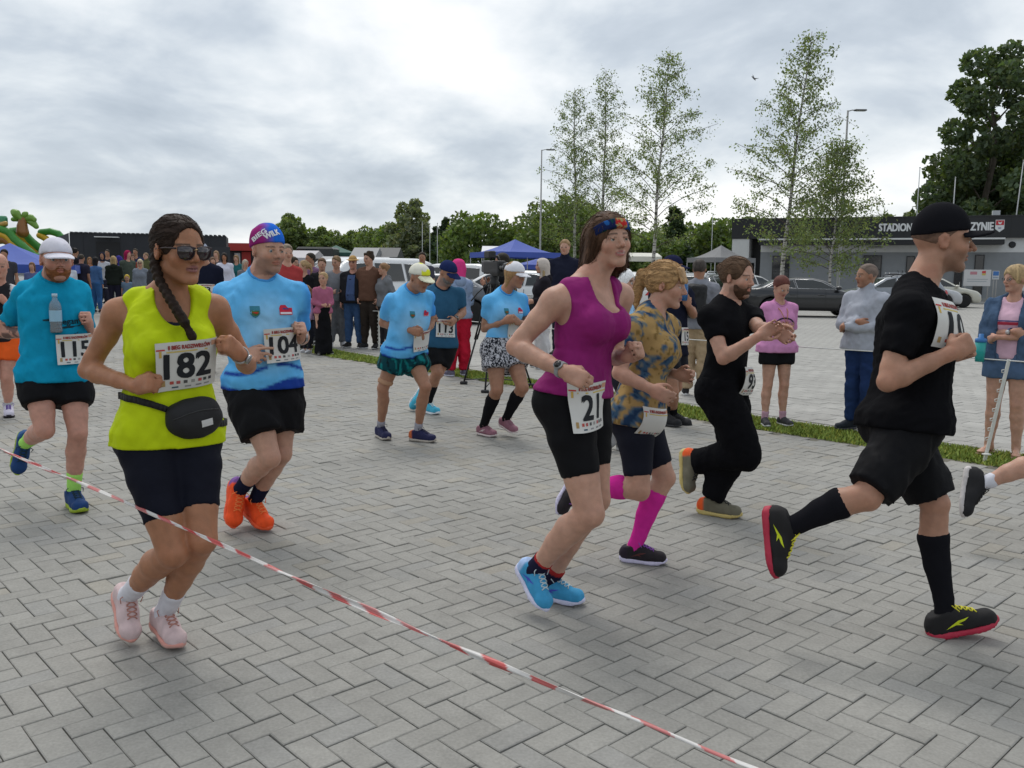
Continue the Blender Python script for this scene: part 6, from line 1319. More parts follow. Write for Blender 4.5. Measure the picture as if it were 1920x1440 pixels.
# ------------------------------------------------------------------ the runners
BLACK = (.012, .012, .014); NAVYBLK = (.010, .011, .018)
def plain(c, amt=.04, fr=20): 
    c = np.array(c, float); return lambda V: c * (1 + amt * vnoise(V, fr, 2))[:, None]
def watch(p, sd, face=(.01, .01, .012), band=(.25, .26, .27), t=.90, r=.031, up=None):
    J = p.J; w = J['elb' + sd] * (1 - t) + J['wri' + sd] * t; d = nrm(J['wri' + sd] - J['elb' + sd]); th = np.array([0, 0, 1.0]); n = nrm(cross(d, (0, 0, 1))) if up is None else nrm(np.array(up) - d * np.dot(up, d)); l = cross(d, n)
    f = S(); r *= p.s
    def ring(P):
        q = P - w.astype(F32); x = q @ d.astype(F32); rad = np.sqrt(np.maximum(np.einsum('ij,ij->i', q, q) - x * x, 0)); return np.maximum(np.abs(rad - r) - .003, np.abs(x) - .010)
    f.fn(ring, 0, 'u', w, .05); o = p.emit('watch', f, band, mat('watch_band', None, .45), h=.0035, margin=2.5)
    c = w + n * (r + .004) - p.base; m_ = MB(); R = np.array([d, l, n]); m_.lathe([(.0, -.005), (.0185, -.005), (.0195, 0), (.0185, .005), (0, .0055)], c, 20, R); m_.build('watch_case', mat('watch_case', (.35, .35, .36), .3, metal=.8), o, True)
    m_ = MB(); m_.lathe([(0, .0056), (.0155, .0056), (.0155, .0066), (0, .0068)], c, 20, R); m_.build('watch_face', mat('watch_face_%d' % int(face[0] * 100), face, .12, spec=.7), o, True)
    return o
def race_shirt_col(p):
    """light blue club shirt: paler belly, darker sleeves, royal blue swoosh near the hem"""
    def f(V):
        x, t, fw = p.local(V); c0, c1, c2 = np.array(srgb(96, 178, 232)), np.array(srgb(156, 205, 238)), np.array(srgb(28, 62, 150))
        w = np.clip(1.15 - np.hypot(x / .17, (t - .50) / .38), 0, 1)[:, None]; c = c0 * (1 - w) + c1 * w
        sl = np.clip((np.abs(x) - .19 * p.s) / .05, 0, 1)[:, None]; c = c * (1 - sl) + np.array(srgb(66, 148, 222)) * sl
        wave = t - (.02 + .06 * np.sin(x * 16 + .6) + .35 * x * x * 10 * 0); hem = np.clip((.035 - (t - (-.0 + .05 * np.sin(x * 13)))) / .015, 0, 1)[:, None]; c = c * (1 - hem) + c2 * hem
        ln = (np.clip(1.6 - np.abs(t - (.14 + .06 * np.sin(x * 14 + 1.1) + .25 * np.abs(x))) / .016, 0, 1) * (fw > 0) * np.clip((np.abs(x) - .02) / .01, 0, 1))[:, None]; c = c * (1 - ln) + c2 * ln
        return c * (1 + .03 * vnoise(V, 24, 3))[:, None]
    return f
def club_marks(p, G, o):
    k = p.s
    shield = [(-.024, .028), (.024, .028), (.024, -.01), (.012, -.026), (0, -.032), (-.012, -.026), (-.024, -.01)]
    V, T = poly([(a * k, b * k) for a, b in shield], 1); p.decal('shield_emblem', V, T, srgb(58, 128, 150), G, -.075 * k, .70, o, .003)
    V, T = poly([(a * .72 * k, (b * .45 - .008) * k) for a, b in shield], 1); p.decal('shield_emblem', V, T, srgb(72, 110, 60), G, -.075 * k, .70, o, .0045)
    V, T = poly([(-.018 * k, -.004 * k), (.006 * k, -.012 * k), (.018 * k, -.004 * k), (.004 * k, -.002 * k)], 1); p.decal('shield_emblem', V, T, srgb(190, 50, 40), G, -.075 * k, .70, o, .006)
    V, T = poly([(a * k, b * k) for a, b in ((-.036, -.024), (.036, -.024), (.038, .012), (.012, .012), (0, .026), (-.026, .026), (-.036, .010))], 1); p.decal('wolf_emblem', V, T, srgb(196, 36, 62), G, .085 * k, .71, o, .003)
    V, T = poly([(-.032 * k, -.020 * k), (.032 * k, -.020 * k), (.032 * k, -.010 * k), (-.032 * k, -.010 * k)], 1); p.decal('wolf_emblem', V, T, srgb(230, 225, 235), G, .085 * k, .71, o, .0045)
    V, T = poly([(-.022 * k, .004 * k), (.018 * k, .004 * k), (.012 * k, .010 * k), (-.012 * k, .012 * k)], 1); p.decal('wolf_emblem', V, T, srgb(70, 60, 120), G, .085 * k, .71, o, .0045)

# --- woman with number 182
def runner_182():
    p = Person('woman running in lime tank top, sunglasses and braid, race number 182', 1.73, 'f', 'tan', .0085, fat=1.0, arm=1.03, leg=.98, hs=1.08)
    p.headcol = dict(brow=(.05, .03, .02), lip=(.25, .10, .10), jaw=.90, noeyes=False)
    d = gdepth(345, 1217) - .10
    p.pose_px(d, (318, 826, 0), (316, 552, -.06), (336, 470, -.10), 38, (52, 3, 0),
        R=dict(sh=(222, 588, -.05), elb=(164, 694, -.02), wri=(256, 724, -.17), hand=(287, 716, -.22), knee=(324, 1036, -.10), ank=(240, 1116, .16), toe=(246, 1203, .10), curl='fist', thumb=UPV + RIGHT * .3),
        L=dict(sh=(402, 580, .05), elb=(464, 686, .20), wri=(449, 664, -.03), hand=(424, 643, -.10), knee=(379, 1012, -.06), ank=(308, 1148, .17), toe=(338, 1217, .06), curl='fist', thumb=UPV), phi_sh=34)
    p.build_body(); lime = srgb(190, 208, 22)
    G = p.tank_sdf(off=.012, hem=-.02, scoop=.072, drop=.055, arm=.056, fo=.0028, strap=-.002, extra=.016)
    p.emit('tank_top', G, plain(lime, .05), slick_m(), h=.0075)
    Bra = S(); p.torso(Bra, .003, thi=.82, tlo=.5); p.bustp(Bra, .003, k=.04); Bra.ell(p.J['neck'] + p.F * .085 - p.ax * .005, (.062, .10, .088), np.array([p.X1, p.F, p.ax]), k=.005, op='s'); Bra.plane(p.tp(0, .5), -p.ax)
    p.emit('sports_bra', Bra, lambda V: np.where((vnoise(V, 90, 3) > .82)[:, None], np.array([.35, .33, .30]), np.array([.022, .022, .04])), slick_m())
    p.emit('cycling_shorts', p.shorts_sdf(.006, t1=.70, top=.12, fo=.0015), plain((.007, .008, .016)), slick_m())
    for sd in 'LR':
        p.sock(sd, .30, (.66, .65, .70)); p.shoe(sd, srgb(205, 182, 182), srgb(214, 150, 138), srgb(178, 128, 116), sole2=srgb(205, 160, 150))
    p.bib('182', .03, .545, G, w=.225, hgt=.178, rot=.10, normal=p.F)
    p.hair('pulled', (.030, .018, .013), vol=.75)
    br = S(); pts = [p.hp(-.055, -.045, .035), p.hp(-.070, -.04, -.04), p.hp(-.072, -.01, -.10), p.hp(-.068, .045, -.155), p.hp(-.058, .085, -.205), p.hp(-.042, .105, -.245)]
    for i in range(30):
        u = i / 29 * 4.99; a = int(u); q = pts[a] + (pts[a + 1] - pts[a]) * (u - a); off = p.HR[1] * (.006 * (-1) ** i); dd = nrm(pts[a + 1] - pts[a])
        br.ell(q + off, (.0165, .0205, .0150), None, k=.005)
    br.cap(pts[-1], pts[-1] + p.HR[0] * .02 - p.HR[2] * .045 + p.HR[1] * .01, .010, .017, k=.008); br.disp = sine_noise(4, 160, .0014)
    p.emit('braid', br, lambda V: np.clip(np.array([.026, .016, .012]) * (1 + .4 * vnoise(V, 120, 2))[:, None], .003, 1), hair_m(), h=.0045)
    # sunglasses
    HR = p.HR; root = None
    fr = MB()
    for sg in (-1, 1):
        c = p.hp(sg * .034, .098, -.002); nn = nrm(HR[1] + sg * .16 * HR[0] - HR[2] * .05); lx = nrm(cross(nn, HR[2])); ly = cross(lx, nn) * -1
        ly = ly if ly @ HR[2] > 0 else -ly
        out = [(-.031, .016), (-.012, .021), (.012, .021), (.031, .017), (.030, -.004), (.022, -.020), (.004, -.026), (-.014, -.024), (-.027, -.010)]
        lens = MB(); vs = [c + lx * a + ly * b - p.base for a, b in out]; n_ = len(out); vs += [v + nn * .004 - nn * (0) for v in vs]; vs.append(c + nn * .007 - p.base)
        fs = [(i, (i + 1) % n_, n_ + (i + 1) % n_, n_ + i) for i in range(n_)] + [(n_ + i, n_ + (i + 1) % n_, 2 * n_) for i in range(n_)] + [tuple(range(n_ - 1, -1, -1))]
        lens.add(vs, fs)
        if root is None:
            root = empty('sunglasses', (0, 0, 0), parent=p.root)
        lens.build('lens', mat('dark_lens', (.018, .010, .014), .08, spec=.8, coat=.4), root, True)
        rim = MB(); rim.tube([c + lx * a * 1.03 + ly * b * 1.03 + nn * .002 - p.base for a, b in out + out[:1]], .0022, 6, cap=False); rim.build('rim', mat('glasses_frame', (.03, .015, .016), .3, spec=.6), root, True)
        tm = MB(); tm.tube([p.hp(sg * .066, .088, .010) - p.base, p.hp(sg * .078, .04, .010) - p.base, p.hp(sg * .081, -.012, .004) - p.base], [.004, .0032, .0025], 6); tm.build('temple', mat('glasses_frame', (.03, .015, .016), .3), root, True)
    bt = MB(); bt.tube([p.hp(-.008, .105, .006) - p.base, p.hp(0, .108, .009) - p.base, p.hp(.008, .105, .006) - p.base], .002, 6); bt.build('bridge', mat('gold', (.5, .36, .2), .3, metal=.9), root, True)
    watch(p, 'L', (.3, .3, .28), (.42, .42, .42), t=.93, up=-FWD + RIGHT * .5)
    # waist bag, a thing of its own, hung round the hips
    bag = empty('waist_bag', p.base); tag(bag, 'black waist bag with small white label strapped over lime tank top', 'bag')
    c = trace(G, [p.tp(.055, .175, .4)], -p.F, .6)[0]; pf = S(); R = np.array([nrm(p.X0 + p.ax * .18), p.F, nrm(p.ax - p.X0 * .18)])
    pf.ell(c + p.F * .016, (.098, .046, .076), R, k=.02); pf.box(c + p.F * .012 + R[2] * .018, (.084, .042, .046), R, rnd=.03, k=.03); pf.disp = sine_noise(9, 30, .003)
    V, Q = surf(pf, .007); mesh_np('pouch', V - p.base, Q, None, mat('bag_cloth', (.013, .013, .015), .7, .3, 300), bag)
    f_, b_ = c + p.F * .06, None; V2, T2 = poly([(-.021, -.013), (.021, -.013), (.021, .013), (-.021, .013)], 1)
    pts = f_ + p.F * .1 + (V2[:, :1] + .03) * R[0] + (V2[:, 1:] - .015) * R[2]; hit = trace(pf, pts, -p.F, .3); mesh_np('logo_patch', hit + p.F * .002 - p.base, None, T2, mat('white_print', (.6, .6, .6), .6), bag, smooth=False)
    zp = MB(); zp.tube([trace(pf, [c + R[0] * a + R[2] * (.035 - a * a * 2) + p.F * .2], -p.F, .3)[0] + p.F * .001 - p.base for a in np.linspace(-.08, .08, 9)], .0025, 5); zp.build('zip', mat('zip', (.03, .03, .032), .35), bag, True)
    st = MB(); ring = []
    for i in range(61):
        a = math.pi * 2 * i / 60; dirv = p.X0 * math.cos(a) + p.F * math.sin(a); tt = .215 - .115 * math.cos(a); ori = p.tp(0, tt) + dirv * .4; ring.append(trace(G, [ori], -dirv, .5)[0] + dirv * .009)
    for i in range(60):
        a, b = ring[i], ring[i + 1]; up = p.ax * .0125; st.add([a - up - p.base, b - up - p.base, b + up - p.base, a + up - p.base], [(0, 1, 2, 3)])
    o = st.build('strap', mat('webbing', (.012, .012, .013), .7, .3, 300), bag, True); md = o.modifiers.new('s', 'SOLIDIFY'); md.thickness = .003; md.offset = 1
    return p
# --- woman with number 21, magenta top
def runner_21():
    p = Person('woman running in magenta tank top with patterned headband and number 21', 1.74, 'f', 'fair', .0085, fat=1.03, arm=1.14, leg=1.06)
    p.bust = 1.5; p.headcol = dict(brow=(.05, .03, .02), lip=(.40, .13, .13), smile=True, jaw=.90, iris=(.07, .06, .04), neck=1.05)
    d = gdepth(1060, 1147) - .12
    p.pose_px(d, (1078, 752, 0), (1110, 526, -.04), (1143, 452, -.06), 56, (24, -4, 4),
        R=dict(sh=(1040, 566, -.13), elb=(966, 650, -.12), wri=(1060, 697, -.30), hand=(1092, 712, -.33), knee=(1106, 962, -.12), ank=(1004, 1066, .08), toe=(1022, 1140, .02), curl='half', thumb=UPV + RIGHT),
        L=dict(sh=(1163, 556, .13), elb=(1150, 668, .20), wri=(1176, 668, -.02), hand=(1203, 655, -.08), knee=(1118, 935, .06), ank=(1030, 1088), toe=62, curl='fist', thumb=UPV), phi_sh=46)
    p.build_body(); mag = srgb(140, 36, 108)
    G = p.tank_sdf(off=.008, hem=.06, scoop=.082, drop=.07, arm=.058, fo=.003, strap=.0, fill=.1, extra=.024)
    p.emit('tank_top', G, plain(mag, .05), slick_m(), h=.0075)
    st = MB()
    for sd in 'LR':
        c = p.J['sh' + sd] * .62 + p.J['neck'] * .38
        pts = []
        for a in np.linspace(-1.2, 1.5, 9): pts.append(trace(p.B, [c + (p.F * math.sin(a) + p.ax * math.cos(a)) * .25], -(p.F * math.sin(a) + p.ax * math.cos(a)), .3)[0] - p.base)
        st = MB(); st.tube(pts, .004, 6); st.build('bra_strap', mat('dark_strap', (.03, .025, .03), .6), p.root, True)
    p.emit('cycling_shorts', p.shorts_sdf(.006, t1=.66, top=.10, fo=.0015), plain((.0065, .0065, .008)), slick_m())
    for sd in 'LR':
        an, dd = p.J['ank' + sd], nrm(p.J['knee' + sd] - p.J['ank' + sd]); p.sock(sd, .17, lambda V: np.where((((V - an) @ dd) > .058)[:, None], np.array([.36, .03, .03]), np.array([.016, .016, .04])))
        p.shoe(sd, srgb(62, 150, 196), srgb(205, 205, 228), srgb(190, 205, 210), accent=srgb(70, 80, 190), heel=srgb(170, 195, 235))
    base = p.J['pel'] + p.ax * .0; nn = nrm(p.F * .92 - p.X0 * .40)
    SH = p.shorts_sdf(.012, t1=.66, top=.3, fo=0)
    p.bib('21', 0, .0, SH, w=.20, hgt=.19, rot=.12, base=p.tp(-.035, .02), normal=nn, boff=.006)
    # hair to the neck blown back, with headband
    f = S(); k = p.hs; R = p.HR; P = p.hp
    f.ell(P(0, -.018, .034), np.array([.088, .110, .095]) * k, R); 
    for sg in (-1, 1):
        f.cap(P(sg * .072, -.01, .02), P(sg * .078, -.045, -.10), .030 * k, .030 * k, k=.03); f.cap(P(sg * .05, -.06, .02), P(sg * .06, -.105, -.125), .045 * k, .032 * k, k=.03)
        f.cap(P(sg * .06, -.105, -.125), P(sg * .05, -.15, -.165), .032 * k, .012 * k, k=.02)
    f.cap(P(0, -.09, .0), P(0, -.14, -.12), .05 * k, .036 * k, k=.03); f.cap(P(0, -.14, -.12), P(-.02, -.19, -.155), .036 * k, .008 * k, k=.02); f.cap(P(-.03, -.12, -.1), P(-.06, -.17, -.17), .03 * k, .008 * k, k=.02)
    f.ell(P(0, .090, -.040), np.array([.064, .062, .098]) * k, R, k=.012, op='s')
    d1 = sine_noise(3, 120, .0035, 1.2); R2 = nrm(R[2] * .8 + R[1] * .6).astype(F32); f.disp = lambda Q_: d1(Q_ - (Q_ @ R2)[:, None] * R2 * .8)
    p.emit('hair', f, lambda V: np.clip(np.array([.075, .040, .024]) * (1 + .45 * vnoise(V - (V @ R2)[:, None] * R2 * .85, 80, 4))[:, None], .004, 1), hair_m(), h=.0058); p.strands(bpy.data.objects[[o.name for o in p.root.children if o.name.startswith('hair')][0]], f, -R2.astype(float), (.075, .042, .026), 380, .12, .0016, fly=.002)
    hb = S(); hb.ell(P(0, -.010, .036), np.array([.0895, .113, .099]) * k, R); up = nrm(R[2] * .90 - R[1] * .38)
    hb.plane(P(0, .09, .092), up); hb.plane(P(0, .09, .046), -up)
    def hbc(V):
        q = (V - p.J['head']) @ R.T; c = np.tile(np.array([.012, .02, .075]), (len(V), 1)); n = vnoise(V, 60, 8); c[n > .25] = (.02, .10, .32); c[n < -.55] = (.01, .06, .05)
        m_ = np.hypot(q[:, 0] - .01, q[:, 2] - .065) < .030; c[m_ & (q[:, 1] > 0)] = (.45, .03, .03); m2 = m_ & (vnoise(V, 130, 4) > .2) & (q[:, 1] > 0); c[m2] = (.35, .28, .12); return c
    p.emit('headband', hb, hbc, cloth_m(), h=.005)
    watch(p, 'R', (.008, .008, .010), (.28, .29, .30), t=.92, r=.030, up=-FWD + UPV * .3)
    return p
# --- man with number 10, all black
def runner_10():
    p = Person('man in black cap, black shirt and knee socks striding past with number 10', 1.80, 'm', 'mid', .0085, fat=1.08, belly=.01, arm=1.0, hs=1.05)
    p.headcol = dict(brow=(.03, .02, .015), stubble=(.05, .035, .03), stub_a=.35, nose=1.25)
    d = gdepth(1800, 1186) - .10
    p.pose_px(d, (1694, 800, 0), (1722, 548, .0), (1768, 452, .0), 86, (76, 2, 0),
        R=dict(sh=(1702, 585, -.18), elb=(1664, 716, -.24), wri=(1782, 662, -.26), hand=(1815, 643, -.25), knee=(1625, 930, -.16), ank=(1476, 990, -.06), toe=(1448, 1074, -.05), curl='fist', thumb=UPV),
        L=dict(sh=(1742, 575, .17), elb=(1700, 690, .30), wri=(1780, 665, .22), knee=(1752, 945, .04), ank=(1772, 1152, .06), toe=(1878, 1168, .03), curl='fist'))
    p.build_body()
    G = p.tee_sdf(.018, sleeve=.64, hem=-.03, fill=.7, fo=.005, neck=.068, extra=.030); p.emit('t_shirt', G, plain((.0065, .0065, .008)), cloth_m())
    p.emit('shorts', p.shorts_sdf(.012, t1=.92, top=.12, loose=.014, fo=.004, hemr=.012), plain((.0065, .0065, .008)), slick_m())
    for sd in 'LR':
        p.sock(sd, .74, (.010, .010, .013)); p.shoe(sd, (.016, .015, .016), srgb(176, 40, 66), srgb(214, 206, 60), accent=srgb(196, 208, 40))
    nn = nrm(p.F * .60 - p.X0 * .80); p.bib('10', 0, .78, G, w=.20, hgt=.185, base=p.tp(-.075, .785), normal=nn)
    p.cap_((.010, .010, .013), tilt=-.26, tall=.112, up=.0); p.hair('fade', (.15, .09, .065), vol=.08)
    return p
# --- man with number 115, turquoise shirt, white cap, bottle in hand
def runner_115():
    p = Person('bearded man running in turquoise t-shirt and white cap with number 115', 1.80, 'm', 'pink', .0105, fat=1.0, belly=.015, hs=1.05)
    p.headcol = dict(brow=(.12, .06, .03), stubble=(.20, .08, .035), stub_a=.4)
    d = gdepth(160, 955) - .05
    p.pose_px(d, (103, 706, 0), (99, 528, -.05), (106, 487, -.10), 34, (38, 1, 0),
        R=dict(sh=(50, 552, -.03), elb=(2, 622, .07), wri=(70, 624, -.02), hand=(100, 618, -.08), knee=(84, 806, -.14), ank=(46, 832, .24), toe=(33, 882, .26), curl='half', thumb=UPV),
        L=dict(sh=(148, 552, .06), elb=(166, 640, .20), wri=(166, 608, .0), knee=(146, 812, -.04), ank=(138, 925), toe=40, curl='fist'))
    def tattoo(V, c):
        n = vnoise(V, 34, 5) + .5 * vnoise(V, 70, 6); e, w, sh = p.J['elbR'], p.J['wriR'], p.J['shR']
        dist = np.minimum(np.linalg.norm(V - (e + w) / 2, axis=1), np.linalg.norm(V - e, axis=1)); m_ = (dist < .16) & (n > .1) & (np.linalg.norm(V - w, axis=1) > .07); c[m_] = c[m_] * np.array([.30, .32, .36])
    p.bodypaint = tattoo; p.build_body(); tq = np.array(srgb(24, 148, 186))
    G = p.tee_sdf(.013, sleeve=.72, hem=-.05, fill=.6, fo=.006, neck=.07, extra=.030); o = p.emit('t_shirt', G, plain(tq, .05), cloth_m()); p.neckband(G, tuple(tq * .85), o)
    V, T = fit_text('biegamy', .15, .045, .03, sub=1); p.decal('lettering', V, T, (.01, .04, .06), G, .075, .58, o, rot=.10)
    V, T = poly([(-.09, .0), (-.03, .006), (.06, .004), (.09, .016), (.02, -.006), (-.05, -.006)], 2); p.decal('lettering', V, T, (.01, .045, .065), G, .08, .53, o, rot=.1)
    V, T = poly([(-.06, -.02), (-.02, -.005), (.03, .02), (.05, .03), (.02, -.002), (-.03, -.025)], 2); p.decal('lettering', V, T, (.01, .045, .065), G, .07, .43, o)
    V, T = poly([(-.045, .004), (-.01, .01), (.02, .006), (.03, .0), (-.01, -.004), (-.04, -.004)], 2); p.decal('lettering', V, T, (.01, .045, .065), G, -.03, .60, o)
    p.emit('shorts', p.shorts_sdf(.012, t1=.52, top=.15, loose=.02, fo=.004, hemr=.004), plain((.0065, .0065, .008)), slick_m())
    for sd in 'LR': p.sock(sd, .36, srgb(168, 226, 110)); p.shoe(sd, srgb(28, 62, 112), srgb(150, 172, 40), srgb(24, 50, 60), heel=srgb(40, 80, 130))
    p.bib('115', .10, .30, G, w=.215, hgt=.175, rot=.04)
    p.cap_(srgb(214, 212, 222), tilt=.05); p.beard((.20, .075, .028), low=.004); p.hair('fade', (.22, .12, .07), vol=.1)
    for t, c in ((.80, (.55, .05, .04)), (.84, (.012, .012, .015))):
        w = p.J['elbR'] * (1 - t) + p.J['wriR'] * t; dd = nrm(p.J['wriR'] - p.J['elbR']); f = S(); f.cap(w - dd * .012, w + dd * .012, .036, .035, cuts=[(w + dd * .007, dd), (w - dd * .007, -dd)], k=0); p.emit('wristband', f, c, cloth_m(), h=.006)
    # bottle of water, held
    c = at(104, 588, d - .17); m_ = MB(); b = empty('water_bottle', c); tag(b, 'clear plastic water bottle held against a turquoise shirt', 'bottle')
    m_.lathe([(.0, -.11), (.030, -.11), (.033, -.10), (.031, -.06), (.033, -.05), (.031, -.02), (.033, .0), (.033, .035), (.028, .06), (.014, .082), (.0125, .10), (.0, .10)], (0, 0, 0), 18)
    m_.build('shell', mat('clear_plastic', (.75, .85, .92), .12, trans=.75, ior=1.2, spec=.6), b, True)
    m_ = MB(); m_.lathe([(0, .098), (.015, .098), (.015, .116), (0, .117)], (0, 0, 0), 14); m_.build('screw_cap', mat('bottle_cap', (.45, .58, .68), .4), b, True)
    m_ = MB(); m_.lathe([(.0338, -.045), (.0338, .02)], (0, 0, 0), 18); m_.f = m_.f[:-2]; m_.build('paper_label', mat('bottle_label', (.30, .50, .64), .5), b, True)
    return p
# --- man with number 104, club shirt, printed beanie
def runner_104():
    p = Person('man running in light blue club shirt and printed beanie with number 104', 1.84, 'm', 'fair', .0098, fat=1.02, belly=.012)
    p.headcol = dict(brow=(.10, .06, .04), stubble=(.10, .062, .045), stub_a=.42)
    d = gdepth(505, 1000) - .10
    p.pose_px(d, (495, 722, 0), (489, 524, -.05), (503, 470, -.08), 34, (45, 3, 0),
        R=dict(sh=(425, 556, -.05), elb=(408, 646, .02), wri=(460, 668, -.18), hand=(490, 664, -.24), knee=(506, 858, -.16), ank=(448, 920, .12), toe=(436, 985, .10), curl='point', thumb=UPV + RIGHT * .5),
        L=dict(sh=(556, 556, .07), elb=(566, 632, .24), wri=(562, 634, -.0), hand=(568, 616, -.06), knee=(528, 850, .0), ank=(476, 942, .20), toe=(504, 996, .10), curl='fist'))
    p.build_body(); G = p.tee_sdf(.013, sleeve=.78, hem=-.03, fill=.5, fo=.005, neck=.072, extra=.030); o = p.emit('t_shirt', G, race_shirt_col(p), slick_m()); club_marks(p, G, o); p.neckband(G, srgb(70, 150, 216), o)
    p.emit('shorts', p.shorts_sdf(.012, t1=.70, top=.15, loose=.03, fo=.005, hemr=.012), plain((.0065, .0065, .008)), slick_m())
    for sd in 'LR': p.sock(sd, .34, (.012, .014, .035)); p.shoe(sd, srgb(240, 84, 36), srgb(236, 92, 48), srgb(246, 130, 70), heel=srgb(120, 80, 150))
    p.bib('104', .07, .39, G, w=.225, hgt=.18, rot=.06)
    f = S(); R = p.HR; k = p.hs; f.ell(p.hp(0, -.014, .042), np.array([.0855, .107, .104]) * k, R); f.plane(p.hp(0, 0, .028), nrm(-R[2] + R[1] * .22)); f.disp = sine_noise(3, 28, .0022)
    def bc(V):
        q = (V - p.J['head']) @ R.T; w = np.clip((-q[:, 0] - .012 - q[:, 1] * .15) / .05 + .25 * vnoise(V, 25, 5), 0, 1)[:, None]; c = np.array(srgb(36, 104, 206)) * (1 - w) + np.array(srgb(150, 44, 116)) * w
        return c * (1 + .12 * vnoise(V, 40, 8))[:, None]
    b = p.emit('beanie', f, bc, cloth_m(), h=.006)
    for txt, w, hh, lat, up, rot, nx in (('BIEG', .085, .026, -.048, .070, .55, -.75), ('WILK', .085, .030, .0, .062, .40, -.30)):
        V, T = fit_text(txt, w, hh, .06, sub=1); N0 = nrm(R[1] + R[0] * nx + R[2] * .35); p.decal('lettering', V, T, (.72, .72, .76), f, 0, 0, b, normal=N0, base=p.hp(lat, 0, up), rot=rot, off=.003)
    watch(p, 'L', (.01, .01, .012), (.012, .012, .014), t=.90, up=RIGHT)
    return p
# --- woman in floral top, pink knee socks
def runner_floral():
    p = Person('blonde woman running in floral tan top with bright pink knee socks', 1.66, 'f', 'fair', .0098, fat=1.08, arm=1.05, leg=1.0, belly=.02)
    p.bust = 1.3; p.headcol = dict(brow=(.20, .12, .06), lip=(.38, .16, .15), jaw=.96, face=1.0)
    d = gdepth(1215, 1062) - .02
    p.pose_px(d, (1194, 782, 0), (1225, 590, -.02), (1250, 535, -.02), 74, (68, 8, 0),
        R=dict(sh=(1186, 618, -.15), elb=(1160, 700, -.20), wri=(1222, 730, -.28), hand=(1246, 742, -.30), knee=(1198, 918, -.12), ank=(1090, 916, .02), toe=(1046, 958, .02), curl='relaxed', thumb=UPV),
        L=dict(sh=(1252, 614, .15), elb=(1226, 694, .20), wri=(1270, 702, .05), hand=(1296, 706, .0), knee=(1246, 896, .06), ank=(1190, 1024), toe=76, curl='relaxed', thumb=UPV))
    p.build_body(); G = p.tee_sdf(.012, sleeve=.42, hem=-.08, fill=.4, fo=.004, neck=.072, neckdrop=.02, extra=.014)
    def fl(V):
        c = np.tile(np.array(srgb(170, 140, 92)), (len(V), 1)); n = vnoise(V, 30, 7) + .5 * vnoise(V, 75, 4); x, t, fw = p.local(V); n = n + .8 * np.clip(.55 - t, 0, .6)
        c[n > .15] = srgb(112, 116, 112); c[n > .45] = srgb(66, 92, 118); c[n > .85] = srgb(40, 62, 92); g = (vnoise(V, 95, 9) > .55) & (n < .4); c[g] = srgb(128, 104, 62); return c
    p.emit('floral_top', G, fl, cloth_m())
    p.emit('cycling_shorts', p.shorts_sdf(.006, t1=.80, top=.15, fo=.0015), plain((.010, .011, .020)), slick_m())
    for sd in 'LR': p.sock(sd, .80, srgb(206, 48, 148)); p.shoe(sd, (.022, .018, .022), srgb(205, 200, 225), srgb(140, 84, 176), heel=srgb(44, 34, 48), accent=(.10, .03, .03))
    p.bib('', 0, 0, G, w=.16, hgt=.15, base=p.tp(-.05, .02), normal=nrm(p.F * .7 - p.X0 * .7), boff=.006)
    p.hair('pony', (.40, .245, .115), vol=1.2, seed=6)
    f = S(); R = p.HR; k = p.hs
    for i in range(9): a = -.045 + .011 * i; f.cap(p.hp(a, .060, .092), p.hp(a * 1.25, .103 - abs(a) * .35, .030 + .006 * math.sin(i * 2)), .013 * k, .007 * k, k=.008)
    f.disp = sine_noise(8, 130, .002); p.emit('fringe', f, lambda V: np.clip(np.array([.44, .275, .14]) * (1 + .3 * vnoise(V, 90, 2))[:, None], .01, 1), hair_m(), h=.006)
    return p
# --- bearded man in black checking his watch
def runner_bun():
    p = Person('bearded man in black t-shirt and trousers running while touching his watch', 1.78, 'm', 'fair', .0100, fat=.97, arm=1.0)
    p.headcol = dict(brow=(.07, .04, .025), stubble=(.07, .04, .025), stub_a=.5)
    d = gdepth(1345, 972) - .0
    p.pose_px(d, (1356, 732, 0), (1366, 570, -.02), (1383, 521, -.05), 62, (44, 6, 0),
        R=dict(sh=(1332, 596, -.13), elb=(1356, 672, -.24), wri=(1424, 630, -.34), hand=(1452, 612, -.34), knee=(1398, 852, -.14), ank=(1302, 866, .12), toe=(1288, 915, .14), curl='relaxed', thumb=RIGHT + UPV * .2),
        L=dict(sh=(1410, 596, .12), elb=(1424, 618, -.12), wri=(1453, 616, -.30), hand=(1476, 634, -.33), knee=(1378, 846, .02), ank=(1334, 938), toe=60, curl='relaxed', thumb=UPV + RIGHT * .3))
    p.build_body(); G = p.tee_sdf(.012, sleeve=.52, hem=-.02, fill=.45, fo=.004, neck=.068, extra=.016); p.emit('t_shirt', G, plain((.0065, .0065, .008)), cloth_m())
    p.emit('trousers', p.shorts_sdf(.012, t1=1.0, top=.15, loose=.028, fo=.007, s1=.93, smul=1.05), plain((.0065, .0065, .008)), cloth_m())
    for sd in 'LR': p.sock(sd, .20, srgb(150, 160, 70)); p.shoe(sd, srgb(112, 108, 92), srgb(196, 176, 110), (.03, .03, .03), heel=srgb(225, 90, 40))
    p.bib('93', .03, .13, G, w=.20, hgt=.17, normal=nrm(p.F - p.X0 * .35))
    p.hair('bun', (.11, .065, .04), vol=.8, seed=3); p.beard((.075, .04, .024), low=.008)
    return p
